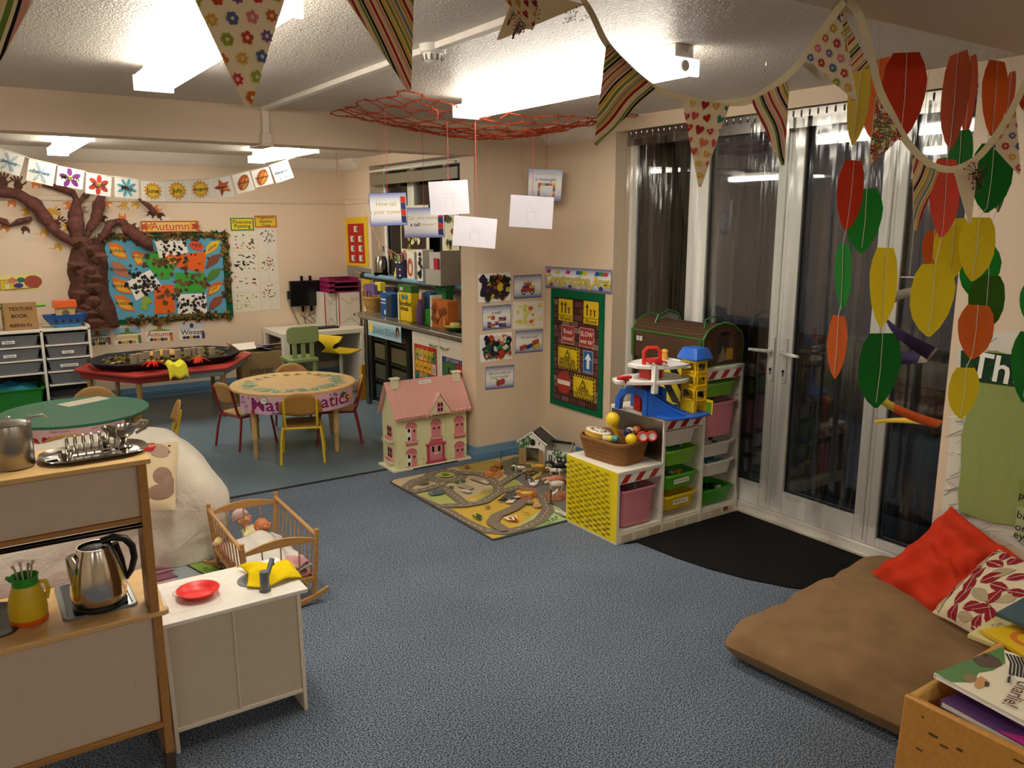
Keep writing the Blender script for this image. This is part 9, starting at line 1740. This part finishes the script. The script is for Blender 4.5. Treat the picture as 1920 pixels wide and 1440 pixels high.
item('green_box', 'green packet standing behind the purple bottle', 'box', f3(1280, 1240), CZ, 3.36, bx_(.06, .09, .14, '#2f8a2c'), 'card'); item('blue_packet', 'tall blue packet behind the green packet', 'box', f3(1290, 1150), CZ, 3.50, bx_(.06, .11, .27, '#2f5a8a'), 'card'); item('pink_bottle', 'pale bottle with a pink body behind the purple bottle', 'bottle', f3(1195, 1150), CZ, 3.52, lambda b: b.lathe([(.035, 0), (.035, .16), (.018, .2), (.018, .25), (.001, .25)], col='#a8707a', n=16))
o = item('torn_box', 'orange-brown patterned carton with an open top beside the pillar', 'box', f3(1460, 1250), CZ, 3.36, lambda b: (b.box(-.05, .05, -.15, .15, 0, .24, '#b8682c'), b.box(-.052, .052, .12, .152, 0, .27, '#d8cdb4')), 'card'); dec(o, 0, .3, 0, .24, lambda A: [A.blob(random.uniform(.05, .28), random.uniform(.02, .2), .03, random.choice(['#a8541f', '#c97a3a', '#7a4420'])) for _ in range(12)], -.051)
item('green_carton', 'dark green carton standing behind the torn patterned box', 'box', f3(1460, 1100), CZ, 3.62, bx_(.08, .2, .32, '#2a6a3a'), 'card'); item('yellow_dish', 'green dish with a yellow rim and cream top next to the pillar', 'dish', f3(1600, 1270), CZ+.006, 3.34, lambda b: (b.lathe([(.001, 0), (.06, 0), (.085, .03), (.001, .03)], col='#2a5a34', n=20), b.lathe([(.09, .03), (.10, .04), (.001, .04)], col='#c9c02c', n=20), b.cyl((0, 0, .04), (0, 0, .065), .04, .04, '#d8d0a0', 16)))
item('dark_papers', 'pile of dark boxes and papers behind the blue box on the worktop', 'box', f3(820, 1080), CZ, 3.62, lambda b: (b.box(-.08, .08, -.16, .16, 0, .16, '#5a5048'), b.box(-.07, .07, -.13, .1, .16, .19, '#d8d4cc'), b.box(-.06, .07, -.12, .08, .19, .24, '#2c2a2c')), 'card')
item('yellow_sponge', 'yellow block standing behind the small wicker basket', 'sponge', f3(640, 900), CZ+.18, 3.62, bx_(.06, .13, .09, '#d8cf3a'))
# red and yellow word display on the right wall
def words(A, w_, h_):
    A.rect(0, 0, w_, h_, '#d9b41c').rect(w_*.12, .03, w_*.86, h_-.07, '#b0281c')
    n_ = max(2, int(h_/.13))
    for r_ in range(n_): [A.rect(w_*x-.05, h_*(.1+.8*r_/n_), w_*x+.05, h_*(.1+.8*r_/n_)+.065, '#ddd6c8').rect(w_*x+.015, h_*(.1+.8*r_/n_)+.01, w_*x+.045, h_*(.1+.8*r_/n_)+.055, '#4a4640') for x in ((.32, .68) if r_ < n_-1 else (.5,))]
sheet('word_display', 'tall yellow edged red word display on the corner wall above the letter trays', 'display', 'x', WX, [(648, 408), (688, 407), (693, 499), (651, 498)], words, '#d9b41c', .006); sheet('word_display', 'narrow red strip of white word cards under the photograph, beside the trays', 'display', 'x', WX, [(681, 524), (696, 524), (697, 592), (682, 590)], words, '#d9b41c', .006)
sheet('photo_card', 'black and white photograph strip with yellow lettering between the two red displays', 'photograph', 'x', WX, [(650, 497), (697, 503), (697, 526), (651, 516)], lambda A, w_, h_: (A.rect(0, 0, w_, h_, '#8a8478').rect(w_*.55, 0, w_, h_*.6, '#2a2626').text('This week...', w_*.5, h_*.5, h_*.35, '#c9b060', .01)), '#7a746a')
# baskets behind the dolls house
pb = thing('shopping_basket', 'brown basket with crumpled clear wrapping behind the dolls house', 'basket', (3.05, 6.2, 0)); wicker('weave', pb, .17, .17, .22, .22, .16, 8, 20, '#8a5a30'); b = MB(); b.ell((0, 0, .2), (.12, .12, .09), '#9aa09a', 14, 9); b.build('clear_wrap', flatmat('clear wrap', '#b8bcb8', .15, alpha=.45), pb)
b = MB(); [b.ell((random.uniform(-.14, .14), random.uniform(-.1, .1), random.uniform(.03, .10)), (.08, .07, .05), random.choice(['#c9bca0', '#b8a88a', '#5a4a44']), 9, 6) for _ in range(10)]; tag(b.build('cloth_heap', 'fabric', loc=(2.90, 5.86, 0)), 'heap of cream and dark patterned cloth on the floor behind the dolls house', 'cloth')
b = MB(); b.prism([(-.06, 0), (.06, 0), (.02, .36), (-.02, .36)], .03, '#c98a1c'); b.M = None; b.v = [(x, z, y) for x, y, z in b.v]; tag(b.build('yellow_sign', 'plastic', loc=(3.30, 7.55, 0)), 'orange-yellow folded floor sign beside the worktop leg', 'sign')
